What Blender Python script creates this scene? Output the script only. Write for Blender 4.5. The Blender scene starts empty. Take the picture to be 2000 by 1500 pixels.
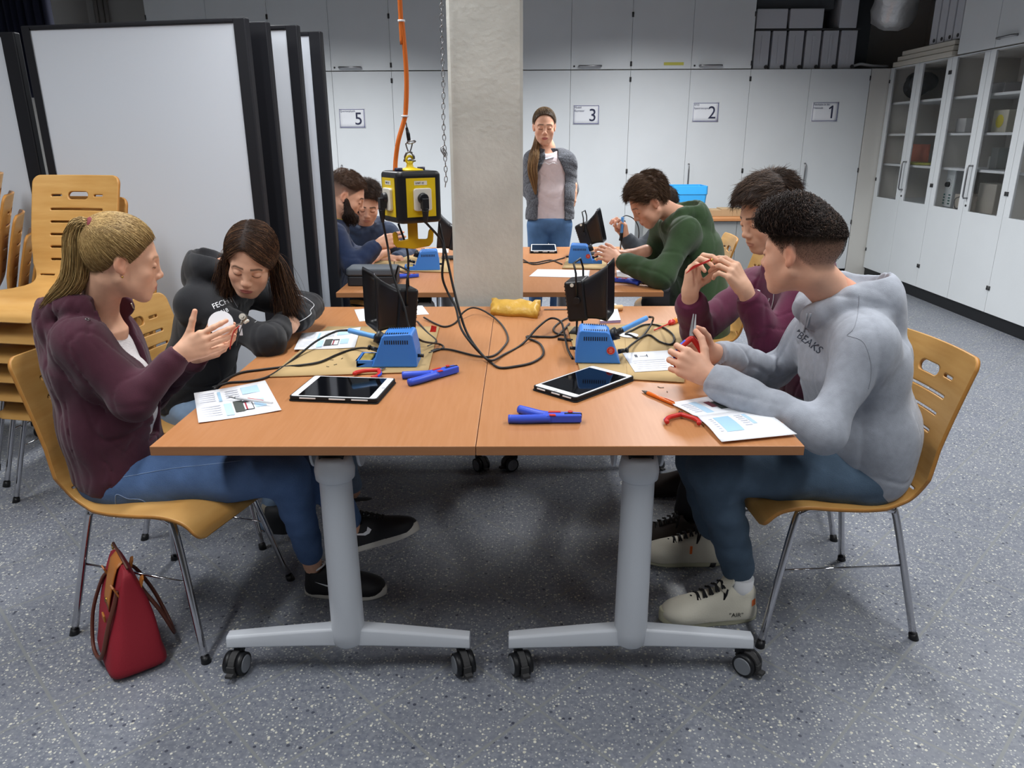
import bpy, bmesh, math, random
import numpy as np
from mathutils import Vector, Matrix, Quaternion
from mathutils.bvhtree import BVHTree
random.seed(7); RNG = np.random.default_rng(7)
SC = bpy.context.scene
COL = SC.collection

# ---------------------------------------------------------------- camera
FPX, PITCH, ROLL, YAW, EYE = 1464.0, 0.31677, 0.0046, -0.00996, 1.453
def cam_axes():
    f = Vector((math.sin(YAW)*math.cos(PITCH), math.cos(YAW)*math.cos(PITCH), -math.sin(PITCH)))
    rt = Vector((math.cos(YAW), -math.sin(YAW), 0)); d = f.cross(rt)
    c, s = math.cos(ROLL), math.sin(ROLL)
    return c*rt+s*d, -s*rt+c*d, f
AX = cam_axes()
cam_data = bpy.data.cameras.new('camera'); cam = bpy.data.objects.new('camera', cam_data); COL.objects.link(cam)
cam_data.sensor_fit = 'HORIZONTAL'; cam_data.sensor_width = 36.0; cam_data.lens = 36.0*FPX/2000.0
cam_data.clip_start = 0.05; cam_data.clip_end = 60
cam.matrix_world = Matrix(((AX[0].x, -AX[1].x, -AX[2].x, 0), (AX[0].y, -AX[1].y, -AX[2].y, 0), (AX[0].z, -AX[1].z, -AX[2].z, EYE), (0, 0, 0, 1)))
SC.camera = cam
# surveying helpers: a sight line through the photograph met with a known plane of the room gives a real place
def sight(x, y): return AX[0]*((x-1000)/FPX)+AX[1]*((y-750)/FPX)+AX[2]
def PY(x, y, Y): d = sight(x, y); return Vector((0, 0, EYE))+d*(Y/d.y)
def PZ(x, y, z): d = sight(x, y); return Vector((0, 0, EYE))+d*((z-EYE)/d.z)
def PX(x, y, X): d = sight(x, y); return Vector((0, 0, EYE))+d*(X/d.x)

# ---------------------------------------------------------------- world, light, exposure
SC.view_settings.view_transform = 'Standard'; SC.view_settings.look = 'None'
SC.view_settings.gamma = 1.0; SC.view_settings.use_curve_mapping = False
SC.view_settings.exposure = 0.15
W = bpy.data.worlds.new('world'); SC.world = W; W.use_nodes = True
W.node_tree.nodes['Background'].inputs[0].default_value = (0.75, 0.85, 1.0, 1)
W.node_tree.nodes['Background'].inputs[1].default_value = 0.055
LAMPS = [(-1.2, -1.6, 17), (1.3, -1.6, 17), (-1.4, .95, 24), (1.4, .95, 24), (-2.6, 1.9, 26), (-.75, 2.9, 27), (1.5, 2.8, 30), (-1.9, 6.0, 88), (1.2, 6.0, 92), (3.0, 3.6, 30)]  # front pair added to brighten table legs, pinboard-side pair to brighten the pinboards
LAMP_Z = 2.86

# ---------------------------------------------------------------- materials
def s2l(c):
    if isinstance(c, str): c = tuple(int(c[i:i+2], 16)/255 for i in (0, 2, 4))
    return tuple(x/12.92 if x <= 0.04045 else ((x+0.055)/1.055)**2.4 for x in c[:3])
MATS = {}
def mat(name, col='808080', rough=0.6, metal=0.0, noise=0.0, nscale=20.0, bump=0.0, bscale=60.0, trans=0.0, alpha=1.0, vcol=False,
        stretch=(1, 1, 1), spec=0.5, emit=0.0, sheen=0.0, ior=1.45, col2=None, sss=0.0):
    if name in MATS: return MATS[name]
    m = bpy.data.materials.new(name); m.use_nodes = True; nt = m.node_tree; b = nt.nodes['Principled BSDF']
    c = s2l(col); L = nt.links
    b.inputs['Base Color'].default_value = (*c, 1); b.inputs['Roughness'].default_value = rough; b.inputs['Metallic'].default_value = metal
    b.inputs['Specular IOR Level'].default_value = spec; b.inputs['IOR'].default_value = ior
    if trans: b.inputs['Transmission Weight'].default_value = trans
    if sheen: b.inputs['Sheen Weight'].default_value = sheen; b.inputs['Sheen Roughness'].default_value = 0.6
    if sss:
        b.inputs['Subsurface Weight'].default_value = sss; b.inputs['Subsurface Radius'].default_value = (1.0, 0.35, 0.2); b.inputs['Subsurface Scale'].default_value = 0.006
    if emit: b.inputs['Emission Color'].default_value = (*c, 1); b.inputs['Emission Strength'].default_value = emit
    tc = mp = None
    if noise or bump:
        tc = nt.nodes.new('ShaderNodeTexCoord'); mp = nt.nodes.new('ShaderNodeMapping'); mp.inputs['Scale'].default_value = stretch
        L.new(tc.outputs['Object'], mp.inputs['Vector'])
    src = None
    if vcol:
        a = nt.nodes.new('ShaderNodeVertexColor'); a.layer_name = 'Col'; src = a.outputs['Color']; L.new(src, b.inputs['Base Color'])
    if noise:
        n = nt.nodes.new('ShaderNodeTexNoise'); n.inputs['Scale'].default_value = nscale; n.inputs['Detail'].default_value = 5
        L.new(mp.outputs['Vector'], n.inputs['Vector'])
        mx = nt.nodes.new('ShaderNodeMix'); mx.data_type = 'RGBA'
        if vcol:
            mx.blend_type = 'MULTIPLY'; mx.inputs['Factor'].default_value = 1.0
            r = nt.nodes.new('ShaderNodeMapRange'); r.inputs['To Min'].default_value = 1-noise; r.inputs['To Max'].default_value = 1+noise
            L.new(n.outputs['Fac'], r.inputs['Value']); L.new(src, mx.inputs['A']); L.new(r.outputs['Result'], mx.inputs['B'])
        else:
            r = nt.nodes.new('ShaderNodeMapRange'); r.inputs['From Min'].default_value = 0.3; r.inputs['From Max'].default_value = 0.7
            L.new(n.outputs['Fac'], r.inputs['Value']); L.new(r.outputs['Result'], mx.inputs['Factor'])
            if col2: c2 = s2l(col2); mx.inputs['A'].default_value = (*c, 1); mx.inputs['B'].default_value = (*c2, 1)
            else:
                mx.inputs['A'].default_value = (*[x*(1-noise) for x in c], 1); mx.inputs['B'].default_value = (*[min(1, x*(1+noise)) for x in c], 1)
        L.new(mx.outputs['Result'], b.inputs['Base Color'])
    if bump:
        n2 = nt.nodes.new('ShaderNodeTexNoise'); n2.inputs['Scale'].default_value = bscale; n2.inputs['Detail'].default_value = 3
        L.new(mp.outputs['Vector'], n2.inputs['Vector'])
        bp = nt.nodes.new('ShaderNodeBump'); bp.inputs['Strength'].default_value = bump; bp.inputs['Distance'].default_value = 0.01
        L.new(n2.outputs['Fac'], bp.inputs['Height']); L.new(bp.outputs['Normal'], b.inputs['Normal'])
    MATS[name] = m; return m

# ---------------------------------------------------------------- mesh builder
def norm(v): v = Vector(v); return v.normalized()
def frame(z, x=None):
    z = Vector(z).normalized()
    if x is None: x = Vector((1, 0, 0)) if abs(z.x) < 0.9 else Vector((0, 1, 0))
    x = Vector(x); x = (x-z*x.dot(z)).normalized(); y = z.cross(x)
    return Matrix((x, y, z)).transposed()
def T(loc=(0, 0, 0), rot=None, z=0.0, s=1.0):
    m = Matrix.Translation(Vector(loc))
    if rot is not None: m = m @ rot.to_4x4()
    if z: m = m @ Matrix.Rotation(z, 4, 'Z')
    if s != 1.0: m = m @ Matrix.Scale(s, 4)
    return m
def catmull(pts, n=8, closed=False):
    P = [Vector(p) for p in pts]; out = []
    N = len(P)
    if N < 3: return P
    rng = range(N if closed else N-1)
    for i in rng:
        if closed: p0, p1, p2, p3 = P[(i-1) % N], P[i], P[(i+1) % N], P[(i+2) % N]
        else:
            p1, p2 = P[i], P[i+1]; p0 = P[i-1] if i else p1*2-p2; p3 = P[i+2] if i+2 < N else p2*2-p1
        for k in range(n):
            t = k/n
            out.append(0.5*((2*p1)+(p2-p0)*t+(2*p0-5*p1+4*p2-p3)*t*t+(3*p1-p0-3*p2+p3)*t*t*t))
    if not closed: out.append(P[-1].copy())
    return out
class MB:
    def __init__(s): s.v = []; s.f = []; s.m = []; s.s = []
    def add(s, v, f, mi=0, sm=False, M=None):
        o = len(s.v)
        s.v.extend([tuple(M @ Vector(p)) if M is not None else tuple(p) for p in v])
        s.f.extend([tuple(i+o for i in q) for q in f]); s.m.extend([mi]*len(f)); s.s.extend([sm]*len(f)); return s
    def box(s, c, d, R=None, mi=0, M=None):
        c = Vector(c); x, y, z = d[0]/2, d[1]/2, d[2]/2
        vs = [Vector((a*x, b*y, e*z)) for a in (-1, 1) for b in (-1, 1) for e in (-1, 1)]
        if R is not None: vs = [R @ q for q in vs]
        vs = [q+c for q in vs]
        return s.add(vs, [(0, 1, 3, 2), (4, 6, 7, 5), (0, 4, 5, 1), (2, 3, 7, 6), (0, 2, 6, 4), (1, 5, 7, 3)], mi, False, M)
    def bx(s, x0, x1, y0, y1, z0, z1, mi=0, M=None): return s.box(((x0+x1)/2, (y0+y1)/2, (z0+z1)/2), (x1-x0, y1-y0, z1-z0), None, mi, M)
    def tube(s, pts, r, n=8, mi=0, closed=False, cap=True, M=None, sm=True, flat=1.0):
        P = [Vector(p) for p in pts]; N = len(P); R = r if isinstance(r, (list, tuple)) else [r]*N
        if len(R) != N: R = [R[0]+(R[-1]-R[0])*i/(N-1) for i in range(N)]
        vs = []; fr = None
        for i in range(N):
            t = (P[(i+1) % N]-P[i-1]) if closed else (P[min(i+1, N-1)]-P[max(i-1, 0)])
            if t.length < 1e-9: t = Vector((0, 0, 1))
            t.normalize()
            if fr is None: x = Vector((0, 0, 1)) if abs(t.z) < 0.9 else Vector((1, 0, 0))
            else: x = fr
            x = x-t*x.dot(t)
            if x.length < 1e-6: x = Vector((1, 0, 0))-t*t.x
            x.normalize(); fr = x; y = t.cross(x)
            for k in range(n):
                a = 2*math.pi*k/n; vs.append(P[i]+(x*(math.cos(a)*flat)+y*math.sin(a))*R[i])
        fs = []
        for i in range(N if closed else N-1):
            j = (i+1) % N
            for k in range(n): fs.append((i*n+k, i*n+(k+1) % n, j*n+(k+1) % n, j*n+k))
        if cap and not closed: fs.append(tuple(range(n))[::-1]); fs.append(tuple((N-1)*n+k for k in range(n)))
        return s.add(vs, fs, mi, sm, M)
    def cyl(s, a, b, r, r2=None, n=20, mi=0, M=None, cap=True):
        a, b = Vector(a), Vector(b); r2 = r if r2 is None else r2; F = frame(b-a); vs = []
        for p, q in ((a, r), (b, r2)):
            for k in range(n): t = 2*math.pi*k/n; vs.append(p+F @ Vector((math.cos(t)*q, math.sin(t)*q, 0)))
        s.add(vs, [(k, (k+1) % n, n+(k+1) % n, n+k) for k in range(n)], mi, True, M)
        if cap: s.add(vs, [tuple(range(n))[::-1], tuple(range(n, 2*n))], mi, False, M)
        return s
    def lathe(s, prof, n=24, mi=0, M=None, sm=True, sx=1.0):
        vs = []; L = len(prof)
        for r, z in prof:
            for k in range(n): t = 2*math.pi*k/n; vs.append((math.cos(t)*r*sx, math.sin(t)*r, z))
        fs = [(i*n+k, i*n+(k+1) % n, (i+1)*n+(k+1) % n, (i+1)*n+k) for i in range(L-1) for k in range(n)]
        fs += [tuple(range(n))[::-1], tuple((L-1)*n+k for k in range(n))]
        return s.add(vs, fs, mi, sm, M)
    def prism(s, poly, z0, z1, mi=0, M=None, sm=False):
        n = len(poly); vs = [(p[0], p[1], z0) for p in poly]+[(p[0], p[1], z1) for p in poly]
        s.add(vs, [(k, (k+1) % n, n+(k+1) % n, n+k) for k in range(n)], mi, sm, M)
        return s.add(vs, [tuple(range(n))[::-1], tuple(range(n, 2*n))], mi, False, M)
    def grid(s, P, nu, nv, mi=0, sm=True, M=None, wrap=False):
        fs = []
        for i in range(nu-1):
            for j in range(nv if wrap else nv-1): k = (j+1) % nv; fs.append((i*nv+j, (i+1)*nv+j, (i+1)*nv+k, i*nv+k))
        return s.add(P, fs, mi, sm, M)
    def loft(s, rings, mi=0, cap=True, sm=True, M=None):
        n = len(rings[0]); P = [p for r in rings for p in r]
        s.grid(P, len(rings), n, mi, sm, M, wrap=True)
        if cap: s.add(rings[0], [tuple(range(n))], mi, False, M); s.add(rings[-1], [tuple(range(n))[::-1]], mi, False, M)
        return s
    def ball(s, c, r, n=12, mi=0, M=None, R=None):
        r = (r, r, r) if not isinstance(r, (tuple, list)) else r; vs = []; m = n//2+1
        for i in range(m):
            a = math.pi*i/(m-1)
            for k in range(n):
                t = 2*math.pi*k/n; q = Vector((math.sin(a)*math.cos(t)*r[0], math.sin(a)*math.sin(t)*r[1], math.cos(a)*r[2]))
                if R is not None: q = R @ q
                vs.append(Vector(c)+q)
        fs = [(i*n+k, i*n+(k+1) % n, (i+1)*n+(k+1) % n, (i+1)*n+k)[::-1] for i in range(m-1) for k in range(n)]
        return s.add(vs, fs, mi, True, M)
def rrect(w, h, r, n=5, cx=0, cy=0):
    out = []
    for sx, sy, a0 in ((1, 1, 0), (-1, 1, 90), (-1, -1, 180), (1, -1, 270)):
        for k in range(n+1):
            a = math.radians(a0+90*k/n); out.append((cx+sx*(w/2-r)+r*math.cos(a), cy+sy*(h/2-r)+r*math.sin(a)))
    return out
def wmat(o):
    m = o.matrix_basis.copy(); p = o.parent
    while p is not None: m = p.matrix_basis @ m; p = p.parent
    return m
def thing(name, label=None, cat=None, loc=(0, 0, 0), rotz=0.0, group=None, kind=None):
    o = bpy.data.objects.new(name, None); COL.objects.link(o); o.empty_display_size = 0.05
    o.location = loc; o.rotation_euler = (0, 0, rotz)
    return tag(o, label, cat, group, kind)
def tag(o, label=None, cat=None, group=None, kind=None):
    if label: o['label'] = label
    if cat: o['category'] = cat
    if group: o['group'] = group
    if kind: o['kind'] = kind
    return o
def build(name, mb, mats, parent=None, world=True, bev=0.0, seg=2, label=None, solid=0.0, subsurf=0):
    me = bpy.data.meshes.new(name)
    vs = mb.v
    if parent is not None and world:
        inv = wmat(parent).inverted(); vs = [tuple(inv @ Vector(p)) for p in vs]
    me.from_pydata(vs, [], mb.f); 
    mats = mats if isinstance(mats, (list, tuple)) else [mats]
    for m in mats: me.materials.append(m)
    me.polygons.foreach_set('material_index', mb.m); me.polygons.foreach_set('use_smooth', mb.s)
    me.update()
    bm = bmesh.new(); bm.from_mesh(me); bmesh.ops.remove_doubles(bm, verts=bm.verts, dist=1e-6); bmesh.ops.recalc_face_normals(bm, faces=bm.faces); bm.to_mesh(me); bm.free()
    o = bpy.data.objects.new(name, me); COL.objects.link(o)
    if parent is not None: o.parent = parent
    if solid: md = o.modifiers.new('solid', 'SOLIDIFY'); md.thickness = solid; md.offset = 0
    if bev: md = o.modifiers.new('bevel', 'BEVEL'); md.width = bev; md.segments = seg; md.limit_method = 'ANGLE'; md.angle_limit = 0.6; md.harden_normals = False
    if subsurf: md = o.modifiers.new('sub', 'SUBSURF'); md.levels = subsurf; md.render_levels = subsurf
    if label: o['label'] = label
    return o
def single(name, mb, mats, label, cat, group=None, kind=None, **kw):
    """a thing made of one mesh: origin at the middle of its base"""
    a = np.array(mb.v); c = Vector(((a[:, 0].min()+a[:, 0].max())/2, (a[:, 1].min()+a[:, 1].max())/2, a[:, 2].min()))
    mb.v = [tuple(Vector(p)-c) for p in mb.v]
    o = build(name, mb, mats, None, **kw); o.location = c
    return tag(o, label, cat, group, kind)
def copy_tree(o, parent=None):
    c = o.copy(); COL.objects.link(c)
    if parent is not None: c.parent = parent
    for ch in list(o.children): copy_tree(ch, c)
    return c
def text_mb(txt, size, M, mi=0, depth=0.0004, mb=None, align='LEFT'):
    cu = bpy.data.curves.new('t', 'FONT'); cu.body = txt; cu.size = size; cu.extrude = depth; cu.align_x = align; cu.resolution_u = 4
    to = bpy.data.objects.new('t', cu); COL.objects.link(to); bpy.context.view_layer.update()
    me = bpy.data.meshes.new_from_object(to.evaluated_get(bpy.context.evaluated_depsgraph_get()))
    mb = mb or MB(); mb.add([v.co for v in me.vertices], [tuple(p.vertices) for p in me.polygons], mi, False, M)
    bpy.data.objects.remove(to); bpy.data.curves.remove(cu); bpy.data.meshes.remove(me)
    return mb
# ================================================================ the room
M_white = mat('cabinet_white', 'dee2e4', 0.45, noise=0.02, nscale=3)
M_whiteS = mat('cabinet_stile', 'd6d4ce', 0.5)
M_gap = mat('gap_dark', '3b3b3c', 0.8)
M_chrome = mat('chrome', 'c8c8cc', 0.12, 1.0)
M_steel = mat('steel', '9a9a9c', 0.32, 1.0)
M_black = mat('black_plastic', '17181b', 0.42)
M_blackm = mat('black_matte', '111214', 0.75)
M_conc = mat('concrete', 'b9b8b1', 0.85, noise=0.10, nscale=5, bump=0.25, bscale=40)
M_plaster = mat('plaster', 'b4b2ae', 0.9)
M_paper = mat('paper', 'eef0f4', 0.75)
M_ink = mat('ink', '32344e', 0.8)

def floor_material():
    m = bpy.data.materials.new('terrazzo'); m.use_nodes = True; nt = m.node_tree; L = nt.links; N = nt.nodes.new; b = nt.nodes['Principled BSDF']
    tc = N('ShaderNodeTexCoord')
    def noise(sc, det=2):
        n = N('ShaderNodeTexNoise'); n.inputs['Scale'].default_value = sc; n.inputs['Detail'].default_value = det; L.new(tc.outputs['Object'], n.inputs['Vector']); return n
    def ramp(src, a, bb):
        r = N('ShaderNodeMapRange'); r.inputs['From Min'].default_value = a; r.inputs['From Max'].default_value = bb; L.new(src, r.inputs['Value']); return r.outputs['Result']
    def mix(f, A, B):
        x = N('ShaderNodeMix'); x.data_type = 'RGBA'; L.new(f, x.inputs['Factor'])
        for s_, i in ((A, 'A'), (B, 'B')):
            if isinstance(s_, tuple): x.inputs[i].default_value = (*s_, 1)
            else: L.new(s_, x.inputs[i])
        return x.outputs['Result']
    base = mix(ramp(noise(3, 4).outputs['Fac'], .35, .65), s2l('686d78'), s2l('767a84'))
    base = mix(ramp(noise(70, 3).outputs['Fac'], .40, .62), base, s2l('7f838b'))
    def chips(scale, lo, rad, c1, c2, base):
        v = N('ShaderNodeTexVoronoi'); v.inputs['Scale'].default_value = scale; L.new(tc.outputs['Object'], v.inputs['Vector'])
        sp = N('ShaderNodeSeparateColor'); L.new(v.outputs['Color'], sp.inputs['Color'])
        sel = N('ShaderNodeMath'); sel.operation = 'GREATER_THAN'; L.new(sp.outputs['Red'], sel.inputs[0]); sel.inputs[1].default_value = lo
        ins = N('ShaderNodeMath'); ins.operation = 'LESS_THAN'; L.new(v.outputs['Distance'], ins.inputs[0]); ins.inputs[1].default_value = rad
        mu = N('ShaderNodeMath'); mu.operation = 'MULTIPLY'; L.new(sel.outputs[0], mu.inputs[0]); L.new(ins.outputs[0], mu.inputs[1])
        return mix(mu.outputs[0], base, mix(sp.outputs['Green'], c1, c2))
    base = chips(95, .55, .36, s2l('5b6070'), s2l('868a94'), base)
    base = chips(120, .66, .34, s2l('a8aaa8'), s2l('c9c9c0'), base)
    base = chips(75, .86, .30, s2l('d8d6c8'), s2l('b4b2a4'), base)
    base = chips(150, .5, .34, s2l('6f7480'), s2l('a3a5a6'), base)
    base = chips(60, .93, .30, s2l('3b3f4c'), s2l('565a66'), base)
    br = N('ShaderNodeTexBrick'); mp = N('ShaderNodeMapping'); br.offset = 0.0; br.squash = 1.0
    mp.inputs['Rotation'].default_value = (0, 0, math.radians(-45)); L.new(tc.outputs['Object'], mp.inputs['Vector'])
    # joints: x+y = 2.118 + k*.433, x-y = -1.158 + k*.433
    mp.inputs['Location'].default_value = (-2.118/math.sqrt(2) + 0.306*20, 1.158/math.sqrt(2)*-1 + 0.306*20, 0)
    L.new(mp.outputs['Vector'], br.inputs['Vector'])
    br.inputs['Scale'].default_value = 1.0; br.inputs['Brick Width'].default_value = 0.306; br.inputs['Row Height'].default_value = 0.306
    br.inputs['Mortar Size'].default_value = 0.0045; br.inputs['Mortar Smooth'].default_value = 0.2
    out = mix(br.outputs['Fac'], base, s2l('808384'))
    L.new(out, b.inputs['Base Color']); b.inputs['Roughness'].default_value = 0.42; b.inputs['Specular IOR Level'].default_value = 0.35
    return m
XL, XR, YF, YB, ZC = -4.6, 4.35, -6.0, 8.8, 3.35
def wallbox(name, *b, m=M_plaster):
    o = build(name, MB().bx(*b), m); o['kind'] = 'structure'; return o
wallbox('floor', XL, XR, YF, YB, -0.05, 0, m=floor_material())
wallbox('wall_back', XL, XR, YB, YB+.1, 0, ZC); wallbox('wall_left', XL-.1, XL, YF, YB, 0, ZC); wallbox('wall_right', XR, XR+.1, YF, YB, 0, ZC)
wallbox('wall_front', XL, XR, YF-.1, YF, 0, ZC); wallbox('ceiling', XL, XR, YF, YB, ZC, ZC+.1, m=mat('ceiling_dark', '6a6a68', 0.9))
# ceiling luminaires (out of frame overhead), some added to brighten legs and pinboards
for i, (x, y, p) in enumerate(LAMPS):
    t = thing('unseen_ceiling_light', 'unseen long white louvred ceiling light placed above the room', 'ceiling light', (x, y, LAMP_Z), 0, 'ceiling luminaires')
    build('housing', MB().box((0, 0, .05), (.22, 1.3, .08)), M_white, t, world=False, bev=.01)
    for e in (-.5, .5): build('suspension_wire', MB().cyl((0, e, .09), (0, e, ZC-LAMP_Z), .002, n=6), M_steel, t, world=False)
    ld = bpy.data.lights.new('luminaire_light', 'AREA'); ld.shape = 'RECTANGLE'; ld.size = .2; ld.size_y = 1.25; ld.energy = p; ld.color = (0.97, 0.985, 1.0); ld.spread = math.radians(150)
    lo = bpy.data.objects.new('luminaire_light', ld); COL.objects.link(lo); lo.parent = t; lo.location = (0, 0, .005)

# concrete pillar
def chamfer_rect(x0, x1, y0, y1, c): return [(x0+c, y0), (x1-c, y0), (x1, y0+c), (x1, y1-c), (x1-c, y1), (x0+c, y1), (x0, y1-c), (x0, y0+c)]
pil = build('concrete_pillar', MB().prism(chamfer_rect(-.294, .018, 3.345, 3.575, .013), 0, ZC), M_conc)
tag(pil, 'square bare concrete pillar with chamfered edges between the two table groups', 'pillar', kind='structure')

# ---- tall white cupboards along the back wall
YC = 8.2; ZL = 2.105
def pull_handle(mb, a, b, out, r=.006, gap=.032):
    a, b, out = Vector(a), Vector(b), Vector(out)
    mb.tube([a, a+out*gap*.8, a+out*gap+(b-a)*.06, b+out*gap-(b-a)*.06, b+out*gap*.8, b], r, 8)
UW = 1.213
def cupboard(x0, z0, z1, label, hx, kindh, grp, boundary_dots=True):
    t = thing('tall_cupboard' if z0 < 1 else 'top_cupboard', label, 'cupboard', (x0+UW/2, YC, z0), 0, grp)
    build('body', MB().bx(x0, x0+UW, YC+.02, YB-.005, z0+(.08 if z0 < 1 else 0), z1), M_whiteS, t)
    if z0 < 1: build('plinth', MB().bx(x0, x0+UW, YC+.05, YB-.01, 0, .08), M_black, t)
    zb = z0+(.085 if z0 < 1 else 0)+.002
    for k in (0, 1):
        a, b = x0+UW/2*k+.0015, x0+UW/2*(k+1)-.0015
        d = build('door', MB().bx(a, b, YC, YC+.019, zb, z1-.002), M_white, t, bev=.0015)
        if k == 1 and kindh:
            hb = MB()
            if z0 < 1: pull_handle(hb, (hx, YC, .95), (hx, YC, 1.19), (0, -1, 0), .0075)
            else: pull_handle(hb, (hx, YC, z0+.03), (hx+.22, YC, z0+.03), (0, -1, 0), .009, .04)
            build('handle', hb, M_steel, d)
            if z0 > 1: build('lock', MB().cyl((x0+.64, YC-.006, z0+.03), (x0+.64, YC, z0+.03), .009, n=12), M_black, d)
        hxx = x0+.004 if k == 0 else x0+UW-.004
        for zz in ([zb+.5, 1.12, z1-.09] if z0 < 1 else [z0+.05, z0+.5]): build('hinge', MB().cyl((hxx, YC-.004, zz-.022), (hxx, YC-.004, zz+.022), .006, n=8), M_gap, d)
    return t
# measured: unit edges at -2.51, -1.30(hinge), -.09, 1.134(hinge), 2.347(hinge), 3.54
bx0 = [1.134+UW*(k-5) for k in range(7)]
lab = {1: 'tall white double-door cupboard at the far left, mostly behind the pinboards', 2: 'tall white double-door cupboard wearing the sheet numbered five', 3: 'tall white cupboard half hidden behind the concrete pillar',
       4: 'tall white double-door cupboard wearing the sheet numbered three', 5: 'tall white double-door cupboard wearing the sheet numbered two', 6: 'tall white double-door cupboard wearing the sheet numbered one, last before the corner'}
lab2 = {1: 'white top cupboard at the far left above the pinboards', 2: 'white top cupboard above the sheet numbered five cupboard, left of the orange cable', 3: 'white top cupboard partly hidden by the concrete pillar',
        4: 'white top cupboard above the sheet numbered three cupboard', 5: 'white top cupboard beside the open gap, above the sheet numbered two cupboard'}
for k in range(1, 7):
    if k > 1 or True: cupboard(bx0[k], 0, ZL, lab[k], bx0[k]+.645, True, 'tall cupboards along the back wall')
    if k in lab2: cupboard(bx0[k], ZL+.006, 3.1, lab2[k], bx0[k]+.69, True, 'top cupboards along the back wall')
build('filler_strip', MB().bx(3.565, 3.78, YC+.001, YC+.02, 0, ZL), M_whiteS); tag(bpy.data.objects['filler_strip'], 'white filler strip closing the corner of the cupboards', 'panel')
# numbered sheets taped to the doors
def sheet(px, py, num, word, lines):
    c = PY(px, py, YC-.002); w, h = .272, .192
    t = thing('number_sheet', 'white sheet with the large numeral %s taped to a cupboard door' % word, 'sign', (c.x, YC-.002, c.z-h/2), 0, None)
    mb = MB(); P = []
    for i in range(7):
        for j in range(5):
            u, v = i/6-.5, j/4-.5; P.append((c.x+u*w, YC-.003-.004*max(0, -v)**1.0*abs(math.sin(u*3+1)), c.z+v*h))
    mb.grid(P, 7, 5); build('sheet', mb, M_paper, t, solid=.0006)
    F = Matrix(((1, 0, 0), (0, 0, -1), (0, 1, 0)))
    ib = MB()
    def yz(dx, dz): return Vector((c.x+dx, YC-.0078, c.z+dz))
    for (a, b, cc, d) in ((-.128, .128, .086, .089), (-.128, .128, -.089, -.085), (-.128, -.1255, -.088, .088), (.1235, .128, -.088, .088)): ib.bx(c.x+a, c.x+b, YC-.0078, YC-.0073, c.z+cc, c.z+d)
    build('border', ib, mat('blue_ink', '3c3f86', .8), t)
    nb = MB(); text_mb(num, .172, T(yz(.022, -.062), F), mb=nb) if num != '1' else nb.prism([(.062, -.062), (.078, -.062), (.078, .060), (.066, .060), (.036, .036), (.040, .024), (.062, .038)], -.0004, .0004, M=T(yz(0, 0), F)); build('numeral', nb, M_ink, t)
    lb = MB()
    for q, s in enumerate(lines): text_mb(s, .026, T(yz(-.122, .062-.032*q), F), mb=lb)
    build('caption', lb, mat('grey_ink', '7d7f92', .8), t)
sheet(688, 231, '5', 'five', ['Quantenphysik']); sheet(1145, 224, '3', 'three', ['Modell', 'Raytracer']); sheet(1378, 219, '2', 'two', ['RFID', 'Spectroscopie']); sheet(1611, 218.5, '1', 'one', ['Fahrbahn in der', 'Netzwelt'])
c = PY(1316, 124.5, YC-.002)
o = build('tape_strip', MB().bx(c.x-.10, c.x+.10, YC-.002, YC-.0005, c.z-.014, c.z+.014), mat('tape_yellow', 'c9c458', .6)); tag(o, 'faded yellow tape strip stuck on a top cupboard door', 'tape')

# ---- things on top of the cupboard in the right corner
bw = mat('panel_white', 'c6c8ce', .5); 
xsb = [1471, 1503, 1534, 1568, 1601, 1635, 1671]
g = 'white panels stored upright on the corner cupboard'
for i in range(6):
    a = PY(xsb[i]-1+(2 if i else 0), 133, YC+.05); b = PY(xsb[i+1]-4, 133, YC+.05); mb = MB()
    mb.bx(a.x, b.x, YC+.05, YC+.4, ZL+.004, ZL+.36)
    n = ['first', 'second', 'third', 'fourth', 'fifth', 'last'][i]
    o = single('storage_box', mb, [bw], 'white upright storage box above the sheet numbered one, %s from the left' % n, 'box', g, bev=.006)
    o2 = MB(); o2.bx(-.012, .012, -.183, -.176, .05, .31); build('rib', o2, bw, o, world=False); 
    o3 = MB(); o3.cyl(((b.x-a.x)/2-.02, -.185, .02), ((b.x-a.x)/2-.02, -.175, .02), .018, n=12); build('clip', o3, M_gap, o, world=False)
for i, (p, q, yb, yt, s) in enumerate(((1476, 1536, 64, 32, 'left'), (1541, 1606, 64, 31, 'right'))):
    a = PY(p, 60, YC+.05); b = PY(q, 60, YC+.05); mb = MB().bx(a.x, b.x, YC+.05, YC+.4, ZL+.38, ZL+.56)
    single('storage_box', mb, [bw], 'white storage box lying flat on the upright boxes, the %s one of two' % s, 'box', g, bev=.006)
a = PY(1638, 60, YC+.05); b = PY(1672, 60, YC+.05)
single('storage_box', MB().bx(a.x, b.x, YC+.05, YC+.4, ZL+.38, ZL+.8), [bw], 'tall white storage box standing on the last upright box', 'box', g, bev=.006)
shelfb = build('storage_shelf', MB().bx(2.36, 3.42, YC+.05, YC+.42, ZL+.362, ZL+.378), M_gap); tag(shelfb, 'dark thin shelf board between the two layers of white storage boxes', 'shelf')
mb = MB(); a = PY(1478, 12, YC+.1); b = PY(1630, 12, YC+.1)
mb.bx(a.x, b.x, YC+.1, YC+.6, a.z-.03, a.z+.3); single('air_duct', mb, [mat('duct_dark', '4b4e52', .6, .2)], 'dark grey rectangular duct under the ceiling above the storage boxes', 'duct', bev=.01)
mb = MB(); p0 = PY(1700, 84, 8.3); p1 = PY(1800, -60, 6.9); p0b = PY(1742, 40, 8.1); p1b = PY(1800, -190, 7.5)
rings = []
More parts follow.
